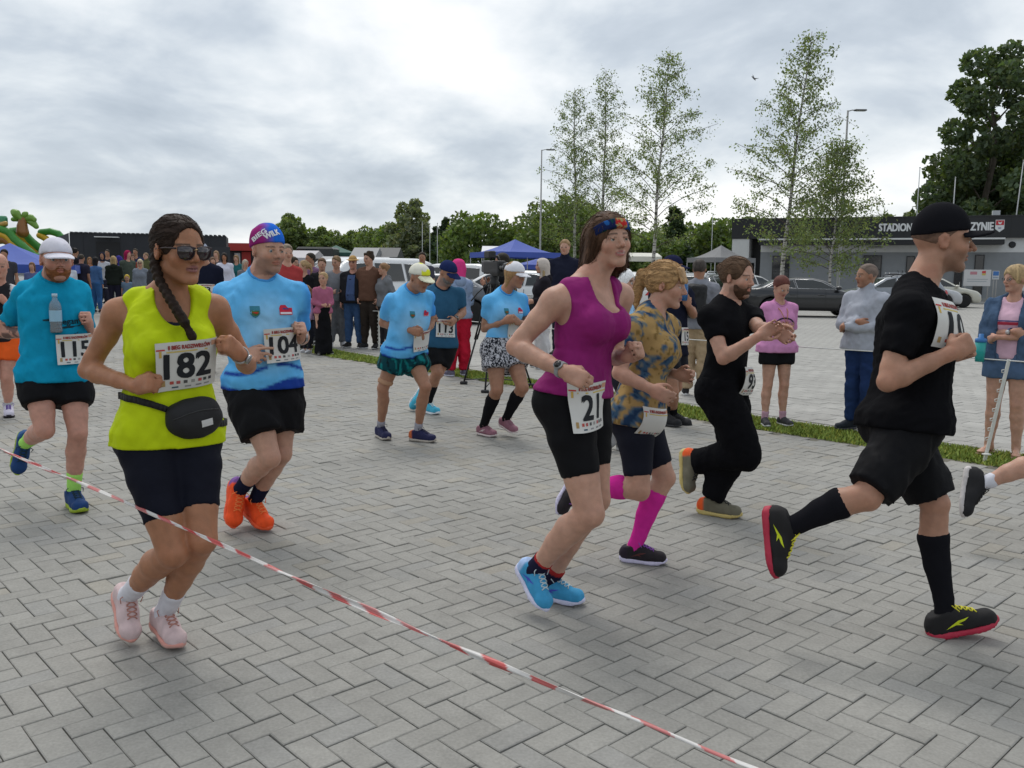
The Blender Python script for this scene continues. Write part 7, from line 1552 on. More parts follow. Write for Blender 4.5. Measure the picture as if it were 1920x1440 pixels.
# --- old man, club shirt, yellow-white cap
def runner_old():
    p = Person('elderly man running in light blue club shirt, teal shorts and yellow white cap', 1.70, 'm', 'tan2', .0125, fat=1.05, detail=1, leg=.95)
    p.bow = -.03; p.headcol = dict(brow=(.2, .16, .13), stubble=(.25, .19, .16), stub_a=.25)
    d = gdepth(795, 830) - .02
    p.pose_px(d, (757, 664, 0), (769, 549, -.10), (787, 521, -.17), 44, (46, 16, 0),
        R=dict(sh=(734, 568, -.16), elb=(718, 606, -.02), wri=(772, 620, -.22), knee=(718, 728, -.02), ank=(714, 803), toe=30, curl='fist'),
        L=dict(sh=(798, 560, .02), elb=(808, 606, .12), wri=(796, 624, -.06), knee=(798, 726, -.10), ank=(783, 809), toe=66, curl='fist'))
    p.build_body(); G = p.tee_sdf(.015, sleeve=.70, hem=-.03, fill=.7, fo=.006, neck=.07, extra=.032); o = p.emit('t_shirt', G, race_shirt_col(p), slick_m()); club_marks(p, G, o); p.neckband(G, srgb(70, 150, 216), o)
    def tl(V):
        c = np.tile(np.array(srgb(8, 62, 70)), (len(V), 1)); n = vnoise(V, 34, 3); c[n > .25] = srgb(20, 120, 122); c[n < -.6] = srgb(4, 30, 38); return c
    p.emit('shorts', p.shorts_sdf(.014, t1=.48, top=.15, loose=.035, fo=.004, hemr=.015), tl, slick_m())
    p.bib('', .06, .28, G, w=.22, hgt=.17, rot=.12)
    for sd in 'LR': p.sock(sd, .22, (.33, .33, .38)); p.shoe(sd, srgb(36, 38, 74), srgb(176, 168, 158), srgb(30, 30, 60), heel=srgb(58, 60, 100) if sd == 'R' else srgb(190, 100, 60))
    def yc(V):
        q = (V - p.J['head']) @ p.HR.T; c = np.tile(np.array(srgb(222, 220, 206)), (len(V), 1)); m_ = (vnoise(V, 30, 4) > -.2) & (q[:, 0] > -.045); c[m_] = srgb(222, 226, 60); return c
    p.cap_(srgb(226, 226, 200), tilt=.10, colf=yc); p.hair('fade', (.30, .28, .26), vol=.1)
    w = p.J['kneeR'] * .8 + p.J['hipR'] * .2; dd = nrm(p.J['hipR'] - p.J['kneeR']); f = S(); f.cap(w - dd * .05, w + dd * .05, .066, .070, cuts=[(w + dd * .022, dd), (w - dd * .022, -dd)], k=0); p.emit('knee_tape', f, (.46, .27, .17), cloth_m())
    return p
# --- man with number 113
def runner_113():
    p = Person('man running in dark teal t-shirt and navy cap with number 113', 1.82, 'm', 'tan2', .0135, detail=1, fat=1.0)
    p.headcol = dict(brow=(.05, .04, .03), stubble=(.16, .14, .13), stub_a=.6)
    d = gdepth(800, 778) - .02
    p.pose_px(d, (822, 650, 0), (826, 543, -.04), (840, 512, -.08), 32, (46, 26, 0),
        R=dict(sh=(795, 555, -.05), elb=(790, 606, .08), wri=(806, 600, -.12), knee=(820, 698, -.10), ank=(802, 758), toe=40, curl='fist'),
        L=dict(sh=(860, 553, .08), elb=(868, 586, .10), wri=(852, 600, -.12), knee=(822, 700, -.02), ank=(790, 744, .18), toe=(778, 756, .25), curl='relaxed'))
    p.build_body(); G = p.tee_sdf(.014, sleeve=.75, hem=-.02, fill=.5, fo=.004, extra=.028); p.neckband(G, srgb(26, 44, 62), p.emit('t_shirt', G, plain(srgb(48, 88, 116)), cloth_m()))
    p.emit('shorts', p.shorts_sdf(.012, t1=.75, top=.15, loose=.02, fo=.003), plain((.0065, .0065, .008)), slick_m())
    p.bib('113', .01, .33, G, w=.22, hgt=.18)
    for sd in 'LR': p.sock(sd, .62, (.014, .014, .016)); p.shoe(sd, srgb(70, 170, 200), srgb(220, 225, 230), srgb(220, 230, 230))
    p.cap_(srgb(34, 44, 84), tilt=.02); p.hair('fade', (.12, .11, .10), vol=.1); p.beard((.17, .15, .14))
    watch(p, 'L', (.01, .01, .01), (.012, .012, .012), t=.92, up=-FWD)
    return p
# --- woman in club shirt and patterned shorts
def runner_pattern():
    p = Person('woman running in light blue club shirt, white cap and speckled shorts', 1.68, 'f', 'tan2', .0125, detail=1, fat=1.0)
    p.bust = .8; p.headcol = dict(brow=(.10, .07, .05), lip=(.30, .11, .10))
    d = gdepth(915, 822) - .05
    p.pose_px(d, (943, 658, 0), (946, 551, -.04), (966, 516, -.08), 36, (52, 10, 0),
        R=dict(sh=(918, 566, -.08), elb=(908, 617, -.02), wri=(946, 603, -.22), hand=(964, 595, -.26), knee=(932, 731, -.12), ank=(906, 799), toe=46, curl='half'),
        L=dict(sh=(976, 563, .06), elb=(990, 610, .10), wri=(972, 604, -.16), knee=(980, 727, -.10), ank=(948, 786, .16), toe=(972, 816, .06), curl='half'))
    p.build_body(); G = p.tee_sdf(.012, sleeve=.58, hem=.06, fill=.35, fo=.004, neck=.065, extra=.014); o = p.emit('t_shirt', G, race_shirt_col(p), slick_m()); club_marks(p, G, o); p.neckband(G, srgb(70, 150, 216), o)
    def sp(V):
        n = np.random.RandomState(5).rand(len(V)) - .5 + .35 * vnoise(V, 60, 3); return np.where((n > .05)[:, None], np.array(srgb(196, 196, 202)), np.array(srgb(28, 30, 40)))
    p.emit('shorts', p.shorts_sdf(.014, t1=.46, top=.24, loose=.03, fo=.004, hemr=.012), sp, slick_m(), h=.009)
    p.bib('', .06, .38, G, w=.20, hgt=.16)
    for sd in 'LR': p.sock(sd, .86, (.012, .012, .014)); p.shoe(sd, srgb(150, 104, 118), srgb(214, 200, 198), srgb(160, 120, 130), accent=srgb(220, 205, 205) if sd == 'R' else None)
    p.cap_(srgb(216, 216, 222), tilt=.02); p.hair('bob', (.34, .20, .09), vol=.55)
    return p
# ------------------------------------------------------------------ other runners and the onlookers
def dress(p, top=None, bottom=None, hair=None, shoes=(.02, .02, .02), sole=(.6, .6, .6), sock=None, foot=False, hood=None):
    G = None
    if bottom:
        kind, col = bottom[:2]; cf = col if callable(col) else plain(col, .07, 24)
        if kind == 'jeans': p.emit('trousers', p.shorts_sdf(.012, t1=1.0, top=.12, loose=.012, fo=.006, s1=.97, smul=1.05), cf, cloth_m())
        elif kind == 'wide': p.emit('trousers', p.shorts_sdf(.016, t1=1.0, top=.12, loose=.024, fo=.008, s1=.97, smul=1.1), cf, cloth_m())
        elif kind == 'legging': p.emit('leggings', p.shorts_sdf(.006, t1=1.0, top=.12, fo=.002, s1=.95), cf, slick_m())
        elif kind == 'shorts': p.emit('shorts', p.shorts_sdf(.014, t1=bottom[2] if len(bottom) > 2 else .6, top=.14, loose=.02, fo=.005, hemr=.005), cf, cloth_m())
        elif kind == 'skirt': p.emit('skirt', p.skirt_sdf(bottom[2] if len(bottom) > 2 else .75, .18, .145, bottom[3] if len(bottom) > 3 else .24), cf, cloth_m())
    if top:
        kind, col = top[:2]; cf = col if callable(col) else plain(col, .06, 22)
        if kind == 'tee': G = p.tee_sdf(.016, sleeve=top[2] if len(top) > 2 else .66, hem=-.08, fill=.6, fo=.006, extra=.034 if bottom and bottom[0] == 'shorts' else .014); nm = 't_shirt'
        elif kind == 'hoodie':
            G = p.tee_sdf(.028, sleeve=1.0, forearm=.96, hem=-.08, fill=.85, fo=.009, extra=.012, aoff=.016, neck=.066); nm = 'hoodie'
        elif kind == 'jacket': G = p.tee_sdf(.030, sleeve=1.0, forearm=.97, hem=-.10, fill=.85, fo=.008, extra=.02, aoff=.017, collar=True); nm = 'jacket'
        elif kind == 'open': G = p.tee_sdf(.026, sleeve=1.0, forearm=top[2] if len(top) > 2 else .95, hem=-.10, fill=.8, fo=.008, extra=.02, aoff=.016, neck=.07); nm = 'jacket'
        elif kind == 'long': G = p.tee_sdf(.012, sleeve=1.0, forearm=.96, hem=-.06, fill=.5, fo=.006, extra=.014, aoff=.010); nm = 'long_sleeved_top'
        o = p.emit(nm, G, cf, cloth_m())
        if kind == 'tee' and p.detail >= 1: p.neckband(G, lambda V: cf(V) * .8, o)
        if kind == 'hoodie' and hood is not True:
            f = S(); f.cap(p.J['neck'] - p.F * .05 + p.X1 * -.05 + p.ax * .035, p.J['neck'] - p.F * .05 + p.X1 * .05 + p.ax * .035, .045 * p.s, k=.02); f.ell(p.J['neck'] - p.F * .095 * p.s, np.array([.09, .05, .085]) * p.s, np.array([p.X1, p.F, p.ax]), k=.03); p.emit('hood', f, cf, cloth_m(), parent=o)
    if hood not in (None, True):
        f = S(); k = p.hs; f.ell(p.hp(0, -.02, .015), np.array([.102, .118, .125]) * k, p.HR); f.cap(p.hp(0, -.05, -.05), p.J['neck'] - p.F * .03, .085 * k, .09 * k, k=.04); f.ell(p.hp(0, .12, -.02), np.array([.072, .10, .105]) * k, p.HR, k=.01, op='s'); f.disp = p.folds(.004); p.emit('hood', f, plain(hood, .06), cloth_m())
    if hair: p.hair(*hair[:2], vol=hair[2] if len(hair) > 2 else .9, seed=p.seed % 50)
    for sd in 'LR':
        if sock: p.sock(sd, sock[0], sock[1])
        if not foot: p.shoe(sd, shoes, sole, None, h=max(p.h * .85, .011))
    return G
def H_at(px, fy, ty): g = ground(px, fy); d = float(np.dot(g - CAM, FWD)); return float(at(px, ty, d)[2])
ONL = 'onlookers behind the rope'
def onlooker(label, px, fy, ty, phi, sex='m', skin='fair', arms='down', fat=1.0, lean=0.0, headturn=0, twist=0, h=None, look=None, headcol=None, belly=0.0, leg=1.0, hs=1.0, child=False, **kw):
    H = H_at(px, fy, ty); d = gdepth(px, fy); hh = h or max(.011, min(.028, d * .00115))
    p = Person(label, H, sex, skin, hh, fat=fat, belly=belly, detail=1 if d < 12 else 0, group=None, leg=leg, hs=hs * (1.12 if child else 1.0)); p.headcol = headcol or {}; p.bust = .8 if not child else 0.0
    p.stand(px, fy, phi, arms, look=look, lean=lean, headturn=headturn, twist=twist); p.build_body(kw.get('foot', False)); G = dress(p, **kw); p.G = G
    return p
def glasses(p, col=(.02, .02, .02)):
    r = empty('glasses', parent=p.root)
    for sg in (-1, 1):
        m_ = MB(); m_.tube([p.hp(sg * .033 + .020 * math.cos(a), .098 - .01 * abs(math.cos(a) * sg + 1) * .5, .001 + .015 * math.sin(a)) - p.base for a in np.linspace(0, 2 * math.pi, 13)], .0018, 5, cap=False); m_.build('rim', mat('thin_frame', col, .4), r, True)
        m_ = MB(); m_.tube([p.hp(sg * .053, .09, .004) - p.base, p.hp(sg * .08, -.01, .004) - p.base], .0018, 5); m_.build('temple', mat('thin_frame', col, .4), r, True)
def rest_runners():
    # bald runner at the left edge, orange shorts
    p = Person('balding runner in black and white vest and bright orange shorts', 1.80, 'm', 'pink', .0135, detail=1); d = gdepth(18, 781) - .05; p.headcol = dict(brow=(.2, .13, .08))
    p.pose_px(d, (-2, 640, 0), (-4, 536, -.03), (-2, 498, -.08), 24, (26, 8, 0),
        R=dict(sh=(-36, 552, -.05), elb=(-48, 600, .05), wri=(-18, 596, -.15), knee=(-18, 700, -.1), ank=(-34, 745, .2), toe=(-40, 768, .2)),
        L=dict(sh=(28, 550, .05), elb=(40, 592, .12), wri=(10, 566, -.12), knee=(12, 708, -.02), ank=(16, 763), toe=30))
    p.build_body(); G = p.tee_sdf(.014, sleeve=.7, hem=-.02, extra=.016)
    p.emit('t_shirt', G, lambda V: np.where((np.abs(p.local(V)[0]) > .125)[:, None], np.array([.52, .52, .54]), np.array([.022, .022, .026])), cloth_m()); p.emit('shorts', p.shorts_sdf(.012, t1=.55, top=.15, loose=.025, fo=.004), plain(srgb(232, 96, 36)), slick_m())
    for sd in 'LR': p.sock(sd, .2, (.5, .5, .52)); p.shoe(sd, srgb(205, 200, 215), srgb(40, 36, 44), srgb(96, 60, 150))
    # runner leaving at the right edge, only a leg in view
    p = Person('runner past the frame edge trailing a black shoe and white sock', 1.78, 'm', 'fair', .0135, detail=1); d = 4.75
    p.pose_px(d, (2010, 742, 0), (2040, 560, 0), (2062, 500, 0), 84, (84, 3, 0),
        R=dict(sh=(2020, 590, -.17), elb=(1992, 680, -.2), wri=(2062, 668, -.25), knee=(1962, 868, -.1), ank=(1838, 908, .0), toe=(1806, 955, .0)),
        L=dict(sh=(2052, 588, .17), elb=(2040, 680, .25), wri=(2100, 665, .2), knee=(2062, 862, .0), ank=(2070, 985, .0), toe=(2118, 1008, .0)))
    p.build_body(); G = p.tee_sdf(.014, hem=-.05); p.emit('t_shirt', G, plain((.05, .08, .2)), cloth_m()); p.emit('shorts', p.shorts_sdf(.012, t1=.5, top=.15, loose=.02), plain((.01, .01, .012)), slick_m()); p.hair('short', (.06, .04, .03))
    for sd in 'LR': p.sock(sd, .24, (.66, .66, .72)); p.shoe(sd, (.018, .018, .02), srgb(198, 192, 190), (.02, .02, .02))
    # number 73, far back
    p = Person('runner in navy t-shirt and grey cap with number 73', 1.82, 'm', 'tan2', .018, detail=1); d = gdepth(395, 698)
    p.pose_px(d, (386, 596, 0), (384, 498, -.03), (378, 472, -.08), 8, (4, 10, 0),
        R=dict(sh=(360, 508, 0), elb=(352, 545, .05), wri=(366, 552, -.15), knee=(380, 640, -.1), ank=(372, 668, .2), toe=(368, 682, .2)),
        L=dict(sh=(408, 508, 0), elb=(415, 545, .05), wri=(402, 552, -.15), knee=(398, 642, -.05), ank=(398, 686), toe=15))
    p.build_body(); G = p.tee_sdf(.014, sleeve=.6, hem=-.03, extra=.014); p.emit('t_shirt', G, plain((.012, .014, .028)), cloth_m()); p.emit('shorts', p.shorts_sdf(.012, t1=.7, top=.15, loose=.02), plain((.01, .01, .012)), cloth_m()); p.bib('73', .04, .52, G, w=.22, hgt=.17)
    for sd in 'LR': p.shoe(sd, (.02, .02, .022), (.1, .1, .1), None)
    p.cap_(srgb(150, 156, 172))
    # runner hidden behind the man with the beanie, grey leggings
    p = Person('runner in grey knee tights and orange soled shoes behind the beanie man', 1.75, 'm', 'fair', .018, detail=1); d = gdepth(552, 702)
    p.pose_px(d, (540, 590, 0), (538, 500, -.03), (538, 474, -.05), 30, (30, 4, 0),
        R=dict(sh=(518, 510, 0), elb=(512, 548, .05), wri=(522, 560, -.12), knee=(528, 642, -.1), ank=(520, 680, .1), toe=(518, 696, .1)),
        L=dict(sh=(558, 510, .05), elb=(560, 548, .1), wri=(548, 560, -.05), knee=(548, 648, 0), ank=(548, 682, 0), toe=(562, 696, -.04)))
    p.build_body(); G = p.tee_sdf(.014, hem=-.03, extra=.014); p.emit('t_shirt', G, plain((.35, .05, .05)), cloth_m()); p.emit('knee_tights', p.shorts_sdf(.006, t1=.92, top=.15), plain((.07, .075, .09)), slick_m()); p.hair('short', (.25, .2, .15))
    for sd in 'LR': p.shoe(sd, (.03, .035, .03), srgb(206, 140, 40), None)
    # navy cap runner drinking
    p = Person('runner in navy shirt and navy cap lifting a blue bottle', 1.86, 'm', 'tan2', .0135, detail=1); d = gdepth(1262, 800) + .05
    p.pose_px(d, (1258, 664, 0), (1258, 538, -.03), (1262, 503, -.06), 50, (52, 4, 0),
        R=dict(sh=(1232, 555, -.12), elb=(1222, 600, -.1), wri=(1250, 622, -.25), knee=(1262, 735, -.1), ank=(1262, 778, .1), toe=(1296, 800, .05)),
        L=dict(sh=(1286, 553, .1), elb=(1300, 590, 0), wri=(1290, 572, -.15), hand=(1284, 556, -.16), knee=(1268, 725, .05), ank=(1244, 780), toe=50, curl='half'))
    p.build_body(); G = p.tee_sdf(.014, sleeve=.7, hem=-.04, extra=.016); p.emit('t_shirt', G, plain((.012, .014, .028)), cloth_m()); p.emit('shorts', p.shorts_sdf(.012, t1=.6, top=.15, loose=.02), plain((.01, .011, .016)), slick_m()); p.bib('15', .05, .26, G, w=.20, hgt=.17)
    for sd in 'LR': p.sock(sd, .34, (.012, .012, .014)); p.shoe(sd, (.02, .02, .022), (.03, .03, .032), (.03, .03, .03))
    p.cap_((.014, .017, .05), tilt=.05); p.hair('fade', (.05, .04, .03), vol=.1)
    b = empty('drink_bottle', at(1284, 544, d - .17)); tag(b, 'translucent blue drink bottle lifted to the navy cap runner', 'bottle'); m_ = MB(); m_.lathe([(0, -.10), (.03, -.10), (.032, -.02), (.03, .05), (.014, .075), (0, .08)], n=12); m_.build('shell', mat('blue_plastic', (.05, .22, .55), .25, trans=.4), b, True); m_ = MB(); m_.lathe([(0, .075), (.012, .075), (.012, .095), (0, .096)], n=10); m_.build('screw_cap', mat('blue_lid', (.04, .15, .4), .4), b, True)
    # fair short haired woman behind the magenta runner
    p = Person('runner with short pale hair in light blue shirt behind the magenta top woman', 1.68, 'f', 'fair', .0135, detail=1); d = gdepth(1170, 850)
    p.pose_px(d, (1172, 690, 0), (1168, 572, -.02), (1170, 530, -.04), 60, (64, 4, 0),
        R=dict(sh=(1152, 586, -.12), elb=(1144, 640, -.1), wri=(1180, 640, -.2), knee=(1180, 765, -.1), ank=(1150, 800, .1), toe=(1146, 830, .1)),
        L=dict(sh=(1192, 584, .1), elb=(1190, 640, .15), wri=(1208, 640, 0), knee=(1190, 762, .05), ank=(1172, 826), toe=60))
    p.build_body(); G = p.tee_sdf(.012, hem=-.02, extra=.014); p.emit('t_shirt', G, plain(srgb(150, 190, 225)), cloth_m()); p.emit('shorts', p.shorts_sdf(.01, t1=.6, top=.15), plain((.02, .02, .03)), slick_m()); p.hair('pixie', (.42, .34, .25), .9)
    for sd in 'LR': p.shoe(sd, (.3, .3, .3), (.6, .6, .6), None)
def onlookers():
    # ---- along the grass strip at the right
    p = onlooker('short person in pink t-shirt and black shorts looking down by rope', 1450, 797, 520, 12, 'f', 'fair', arms=((.02, -.01, -.26, -.16, .16, .05), (.02, -.01, -.26, -.16, .16, .05)), look=(18, 26, 0), h=.0115,
        top=('tee', plain(srgb(206, 142, 186)), .95), bottom=('shorts', (.012, .012, .014), .42), hair=('short', (.14, .05, .04)), sock=(.22, (.5, .3, .38)), shoes=(.05, .05, .055), sole=(.65, .65, .65))
    m_ = MB(); m_.tube([p.tp(-.05, 1.0, .03) - p.base, p.tp(-.04, .85, .12) - p.base, p.tp(-.005, .6, .165) - p.base, p.tp(.03, .85, .12) - p.base, p.tp(.05, 1.0, .03) - p.base], .004, 5); m_.build('lanyard', mat('lanyard', (.45, .20, .04), .6), p.root, True)
    V, T = poly([(.11 * math.cos(a), .09 * math.sin(a)) for a in np.linspace(.2, 2.94, 12)] + [(.094 * math.cos(a), .074 * math.sin(a)) for a in np.linspace(2.94, .2, 12)], 1); p.decal('chest_print', V, T, (.04, .02, .05), p.G, 0, .52)
    onlooker('tanned man in pale grey zip jacket with folded arms and jeans', 1610, 808, 497, -58, 'm', 'tan2', arms='cross', look=(-84, 2, 0), h=.0115, fat=1.12, belly=.03, top=('jacket', srgb(166, 170, 180)), bottom=('jeans', srgb(38, 56, 94)), hair=('fade', (.16, .12, .10), .35), shoes=(.015, .02, .03), sole=(.05, .05, .06), headcol=dict(stubble=(.2, .12, .1), stub_a=.2))
    p = onlooker('blonde woman with glasses in denim jacket and denim shorts, arms folded', 1878, 852, 500, -42, 'f', 'fair', arms='cross', look=(-78, 2, 0), h=.0115, fat=1.15, belly=.02, leg=1.1, foot=True,
        bottom=('shorts', srgb(84, 106, 136), .45), hair=('pixie', (.42, .30, .16), 1.5))
    Gs = p.tee_sdf(.014, sleeve=.3, hem=-.02, fill=.4); o = p.emit('t_shirt', Gs, plain(srgb(216, 178, 196)), cloth_m())
    G = p.tee_sdf(.030, sleeve=1.0, forearm=.45, hem=-.06, fill=.8, fo=.008, extra=.012, aoff=.016, neck=.075); fr = p.F.astype(F32)
    G.box(p.tp(0, .4, .16), (.075, .14, .5), np.array([p.X1, p.F, p.ax]), rnd=.01, op='s'); p.emit('denim_jacket', G, plain(srgb(72, 92, 118), .14, 40), cloth_m())
    V, T = poly([(-.075, -.012), (.075, -.012), (.075, .012), (-.075, .012)], 2); p.decal('chest_print', V, T, (.38, .03, .06), Gs, .0, .62, o); V2 = V * np.array([1, .4]); p.decal('chest_print', V2 + np.array([0, .02]), T, (.05, .06, .2), Gs, .0, .62, o)
    glasses(p); watch(p, 'R', (.6, .6, .6), (.03, .05, .15), t=.85, up=-FWD)
    for sd in 'LR':
        f, l, u = p.footframe(sd); a = p.J['ank' + sd]; k = p.s; m_ = MB(); m_.box(a - u * .081 * k + f * .05 * k - p.base, (.12 * k, .038 * k, .007 * k), np.array([f, l, u]), .006); sn = m_.build('sandal', mat('sandal_sole', (.30, .19, .13), .6), p.root)
        for x in (.0, .085): m_ = MB(); m_.tube([a - u * .075 * k + (f * x + l * .038) * k - p.base, a - u * (.034 if x else .022) * k + f * x * k - p.base + u * .0, a - u * .075 * k + (f * x - l * .038) * k - p.base], .006, 5); m_.build('sandal_strap', mat('sandal_strap', (.32, .18, .12), .5), sn, True)
    bt = empty('shaker_bottle', at(1838, 655, gdepth(1878, 852) - .25)); tag(bt, 'teal shaker bottle with blue lid carried by denim jacket woman', 'bottle'); m_ = MB(); m_.lathe([(0, -.10), (.034, -.10), (.042, .06), (0, .06)], n=14); m_.build('shell', mat('teal_plastic', (.02, .38, .36), .3, trans=.2), bt, True); m_ = MB(); m_.lathe([(0, .058), (.044, .058), (.044, .085), (.02, .095), (.018, .125), (0, .126)], n=14); m_.build('lid', mat('lid_blue', (.03, .16, .42), .4), bt, True)
    # ---- group behind the beanie man, centre left
    onlooker('small girl with long ponytail in lilac top behind the rope', 576, 662, 537, -45, 'f', 'fair', look=(-120, 0, 0), child=True, top=('long', srgb(176, 150, 182)), bottom=('legging', (.018, .018, .026)), hair=('pony', (.18, .11, .06), .9), shoes=(.6, .6, .62))
    onlooker('girl in dusty pink jumper and long black skirt', 607, 664, 513, 34, 'f', 'fair', look=(-8, 2, 0), child=True, arms='front', top=('long', srgb(166, 98, 124)), bottom=('skirt', (.010, .010, .012), .80, .19), hair=('pulled', (.40, .27, .14), .8))
    p = onlooker('teenager in grey sweatshirt and grey sweatpants with cropped hair', 632, 650, 481, 20, 'm', 'fair', arms='front', look=(-25, 14, 0), top=('long', srgb(128, 130, 136)), bottom=('wide', srgb(108, 110, 114)), hair=('short', (.20, .13, .07)), shoes=(.6, .6, .62))
    p = onlooker('man in straw hat with blue shirt under dark open jacket', 664, 652, 482, -8, 'm', 'pink', arms='down', fat=1.3, belly=.06, top=('open', (.018, .018, .022)), bottom=('jeans', srgb(62, 88, 126)), shoes=(.02, .018, .016))
    V, T = poly([(-.085, -.26), (.085, -.26), (.075, .22), (-.075, .22)], 3); p.decal('blue_shirt', V, T, srgb(62, 82, 122), p.G, 0, .52, off=.006)
    hat = S(); hat.ell(p.hp(0, -.01, .06), np.array([.080, .098, .085]) * p.hs, p.HR); hat.plane(p.hp(0, 0, .05), -p.HR[2]); hat.ell(p.hp(0, 0, .055), np.array([.125, .145, .016]) * p.hs, p.HR, k=.005); p.emit('straw_hat', hat, plain(srgb(176, 142, 92), .12, 60), cloth_m(), h=.008)
    onlooker('tall curly haired young man in brown jacket over grey hoodie', 694, 654, 474, -20, 'm', 'fair', arms='pocket', look=(-40, 4, 0), top=('hoodie', lambda V: np.tile(np.array(srgb(98, 72, 60)), (len(V), 1))), bottom=('jeans', srgb(54, 48, 44)), hair=('curly', (.045, .03, .02), 1.2), shoes=(.02, .02, .022))
    onlooker('girl with hair bun in grey printed hoodie and black leggings', 722, 656, 494, -52, 'f', 'fair', arms='pocket', look=(-72, 2, 0), top=('hoodie', srgb(112, 114, 118)), bottom=('legging', (.03, .03, .035)), hair=('bun', (.26, .15, .08), .9))
    onlooker('blonde ponytail woman in black blouse among the rope crowd', 574, 655, 489, -35, 'f', 'fair', look=(-62, 0, 0), top=('long', (.012, .012, .014)), bottom=('jeans', (.02, .02, .03)), hair=('pony', (.34, .23, .12), 1.0))
    onlooker('boy with brown fringe in dark top behind the pink jumper girl', 606, 648, 485, 10, 'm', 'fair', look=(5, 6, 0), top=('tee', (.02, .02, .022)), bottom=('jeans', (.03, .03, .04)), hair=('short', (.12, .07, .04), 1.2))
    onlooker('man in mauve shirt and sunglasses behind the blouse woman', 586, 640, 475, -40, 'm', 'tan2', look=(-50, 0, 0), top=('tee', srgb(120, 92, 120)), bottom=('jeans', (.03, .03, .05)), hair=('short', (.03, .025, .02)))
    onlooker('woman in yellow blouse with dark hair in the rope crowd', 554, 648, 482, 30, 'f', 'fair', look=(50, 2, 0), top=('tee', srgb(206, 190, 92)), bottom=('jeans', (.03, .03, .05)), hair=('bob', (.04, .03, .02), .8))
    onlooker('grey haired man in bright red shirt in the rope crowd', 538, 640, 469, 30, 'm', 'pink', look=(45, 0, 0), fat=1.15, top=('tee', srgb(170, 32, 40)), bottom=('jeans', (.04, .04, .05)), hair=('short', (.36, .33, .30)))
    onlooker('bald man in black jacket at the back of the rope crowd', 546, 628, 472, 10, 'm', 'tan2', top=('jacket', (.02, .02, .022)), bottom=('jeans', (.03, .03, .04)))
    onlooker('dark haired man standing behind the yellow cap runner by white van', 792, 628, 473, 0, 'm', 'tan2', top=('tee', (.06, .06, .08)), bottom=('jeans', (.03, .03, .05)), hair=('short', (.03, .02, .015)))
    # ---- between the old man and the cap woman
    p = onlooker('child in pink hood, pale jacket and red tracksuit trousers', 858, 705, 488, -150, 'f', 'fair', look=(-120, 4, 0), arms='front', top=('hoodie', srgb(142, 160, 190)), bottom=('wide', srgb(186, 36, 58)), hood=srgb(214, 66, 132), hair=('long', (.42, .32, .18), .8), shoes=(.12, .11, .16), sole=(.5, .5, .6))
    onlooker('woman in white hood and dark coat with long blonde hair', 1016, 690, 486, -75, 'f', 'fair', look=(-80, 0, 0), arms='front', top=('hoodie', (.022, .02, .026)), bottom=('wide', srgb(196, 194, 196)), hood=srgb(196, 186, 178), hair=('long', (.36, .27, .15), .8))
    onlooker('tall fair haired man in dark jacket watching the runners', 1056, 668, 450, -15, 'm', 'fair', arms='down', top=('jacket', (.016, .018, .034)), bottom=('jeans', (.02, .02, .03)), hair=('short', (.30, .19, .10), 1.1))
    cm = onlooker('cameraman in black clothes working behind a tripod camera', 958, 705, 476, -110, 'm', 'tan2', arms='up', lean=.10, look=(-110, 6, 0), top=('long', (.011, .011, .013)), bottom=('wide', (.011, .011, .013)), hair=('short', (.03, .025, .02)))
    p = onlooker('man with grey hoodie, black backpack and beige trousers facing away', 1302, 742, 488, 158, 'm', 'tan2', arms='down', fat=1.1, top=('hoodie', srgb(132, 134, 142)), bottom=('wide', srgb(172, 150, 122)), hair=('short', (.06, .05, .045), 1.0), shoes=(.015, .015, .016), hood=True)
    f = S(); R = np.array([p.X1, p.F, p.ax]); f.box(p.tp(0, .62, -.17), (.13, .06, .20), R, rnd=.05); f.disp = p.folds(.006)
    bp = empty('backpack', p.base); tag(bp, 'black backpack on the man in grey hoodie', 'backpack'); V, Q = surf(f, .012); mesh_np('bag', V - p.base, Q, None, mat('bag_cloth', (.013, .013, .015), .7, .3, 300), bp)
    for sg in (-1, 1): m_ = MB(); m_.tube([p.tp(sg * .09, .95, -.13) - p.base, p.tp(sg * .10, 1.05, -.01) - p.base, p.tp(sg * .12, .85, .15) - p.base, p.tp(sg * .15, .5, .10) - p.base], .016, 6); m_.build('strap', mat('webbing', (.012, .012, .013), .7, .3, 300), bp, True)
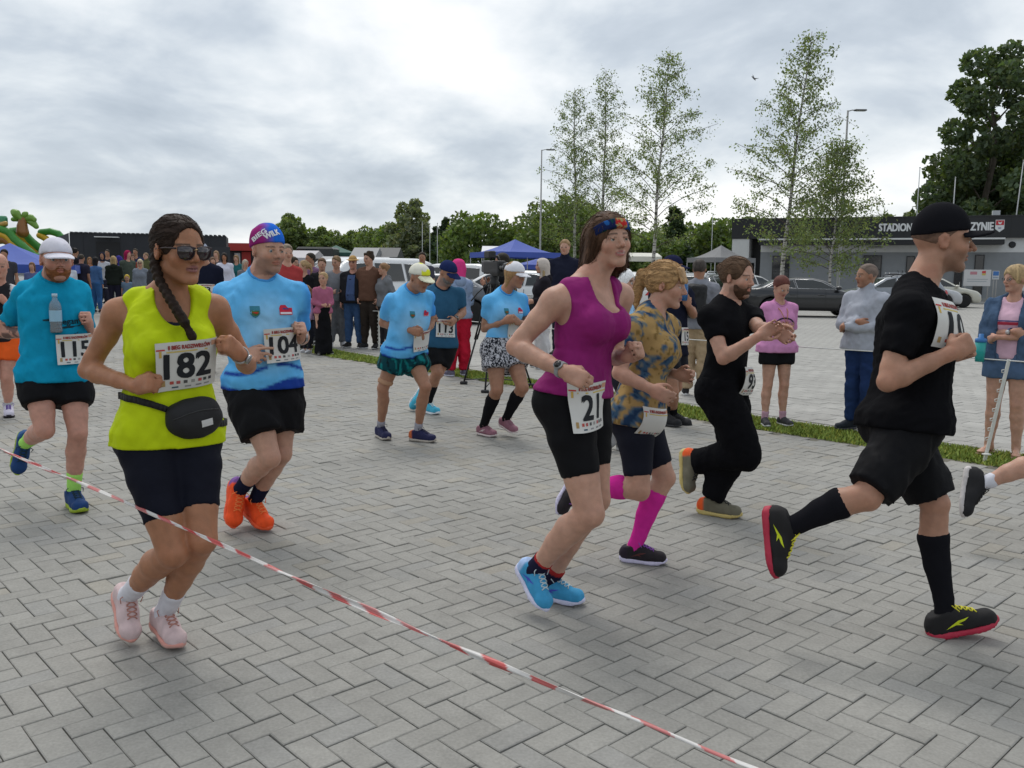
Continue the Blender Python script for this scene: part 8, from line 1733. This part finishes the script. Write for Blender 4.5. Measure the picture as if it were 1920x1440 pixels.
def tripod_and_camera():
    g = ground(925, 727); t = empty('tripod', g); tag(t, 'black video tripod with spreader standing on the grass edge', 'tripod'); M_ = mat('black_metal', (.014, .014, .016), .45)
    a0 = math.radians(20); hz = 1.32
    for k in range(3):
        a = a0 + k * 2 * math.pi / 3; r = .52; foot = np.array([math.cos(a) * r, math.sin(a) * r, .02]); top = np.array([math.cos(a) * .05, math.sin(a) * .05, hz]); n = np.array([-math.sin(a), math.cos(a), 0])
        lg = MB()
        for sg in (-1, 1): lg.tube([top + n * sg * .03, top * .45 + foot * .55 + n * sg * .022], .012, 7)
        lg.tube([top * .5 + foot * .5, foot], .012, 7); lo = lg.build('leg', M_, t, True)
        fb = MB().box(foot, (.05, .03, .02), bev=.01); fb.build('foot_pad', M_, lo)
        sp = MB().tube([(0, 0, .12), tuple(foot + np.array([0, 0, .04]))], .008, 6); sp.build('spreader_arm', M_, t, True)
    hd = MB(); hd.lathe([(0, hz - .03), (.06, hz - .03), (.07, hz + .02), (.05, hz + .05), (.06, hz + .08), (.05, hz + .12), (0, hz + .12)], n=14); hd.build('fluid_head', M_, t, True)
    hb = MB().tube([(0, 0, hz + .08), (-.22, .12, hz - .12), (-.30, .16, hz - .22)], .009, 6); hb.build('pan_bar', M_, t, True)
    c = empty('video_camera', g + np.array([0, 0, hz + .12]), math.radians(-62)); tag(c, 'large black shoulder video camera with viewfinder mounted on tripod', 'camera')
    f = S(); f.box((0, 0, .09), (.21, .06, .085), rnd=.02); f.box((.10, 0, .02), (.10, .05, .04), rnd=.015, k=.02); f.box((-.16, 0, .11), (.07, .05, .07), rnd=.01, k=.01); V, Q = surf(f, .010, pad=.03); mesh_np('camera_body', V, Q, None, mat('camera_black', (.018, .018, .02), .5, .2, 80), c)
    m_ = MB(); m_.lathe([(0, -.02), (.045, -.02), (.05, .05), (.046, .09), (.058, .12), (.062, .19), (.05, .2), (.045, .17), (0, .16)], (.19, 0, .09), 16, np.array([[0, 1, 0], [0, 0, 1], [1, 0, 0]])); m_.build('lens', mat('lens_black', (.012, .012, .014), .25, spec=.7), c, True)
    m_ = MB().box((.05, -.09, .25), (.075, .05, .045), bev=.012); m_.build('viewfinder', mat('camera_black', (.018, .018, .02), .5), c); m_ = MB().tube([(-.12, 0, .17), (-.08, 0, .23), (.10, 0, .23), (.14, 0, .17)], .014, 8); m_.build('handle', mat('camera_black', (.018, .018, .02), .5), c, True)
    m_ = MB().box((-.25, 0, .10), (.045, .045, .07), bev=.012); m_.build('battery', mat('battery_grey', (.06, .06, .065), .5), c)
build_ground(); build_stadium(); build_tents(); build_cars(); build_poles(); build_trees(); build_barriers()
for fn in (runner_182, runner_21, runner_10, runner_115, runner_104, runner_floral, runner_bun, runner_old, runner_113, runner_pattern, rest_runners, onlookers, tripod_and_camera, crowd): fn()
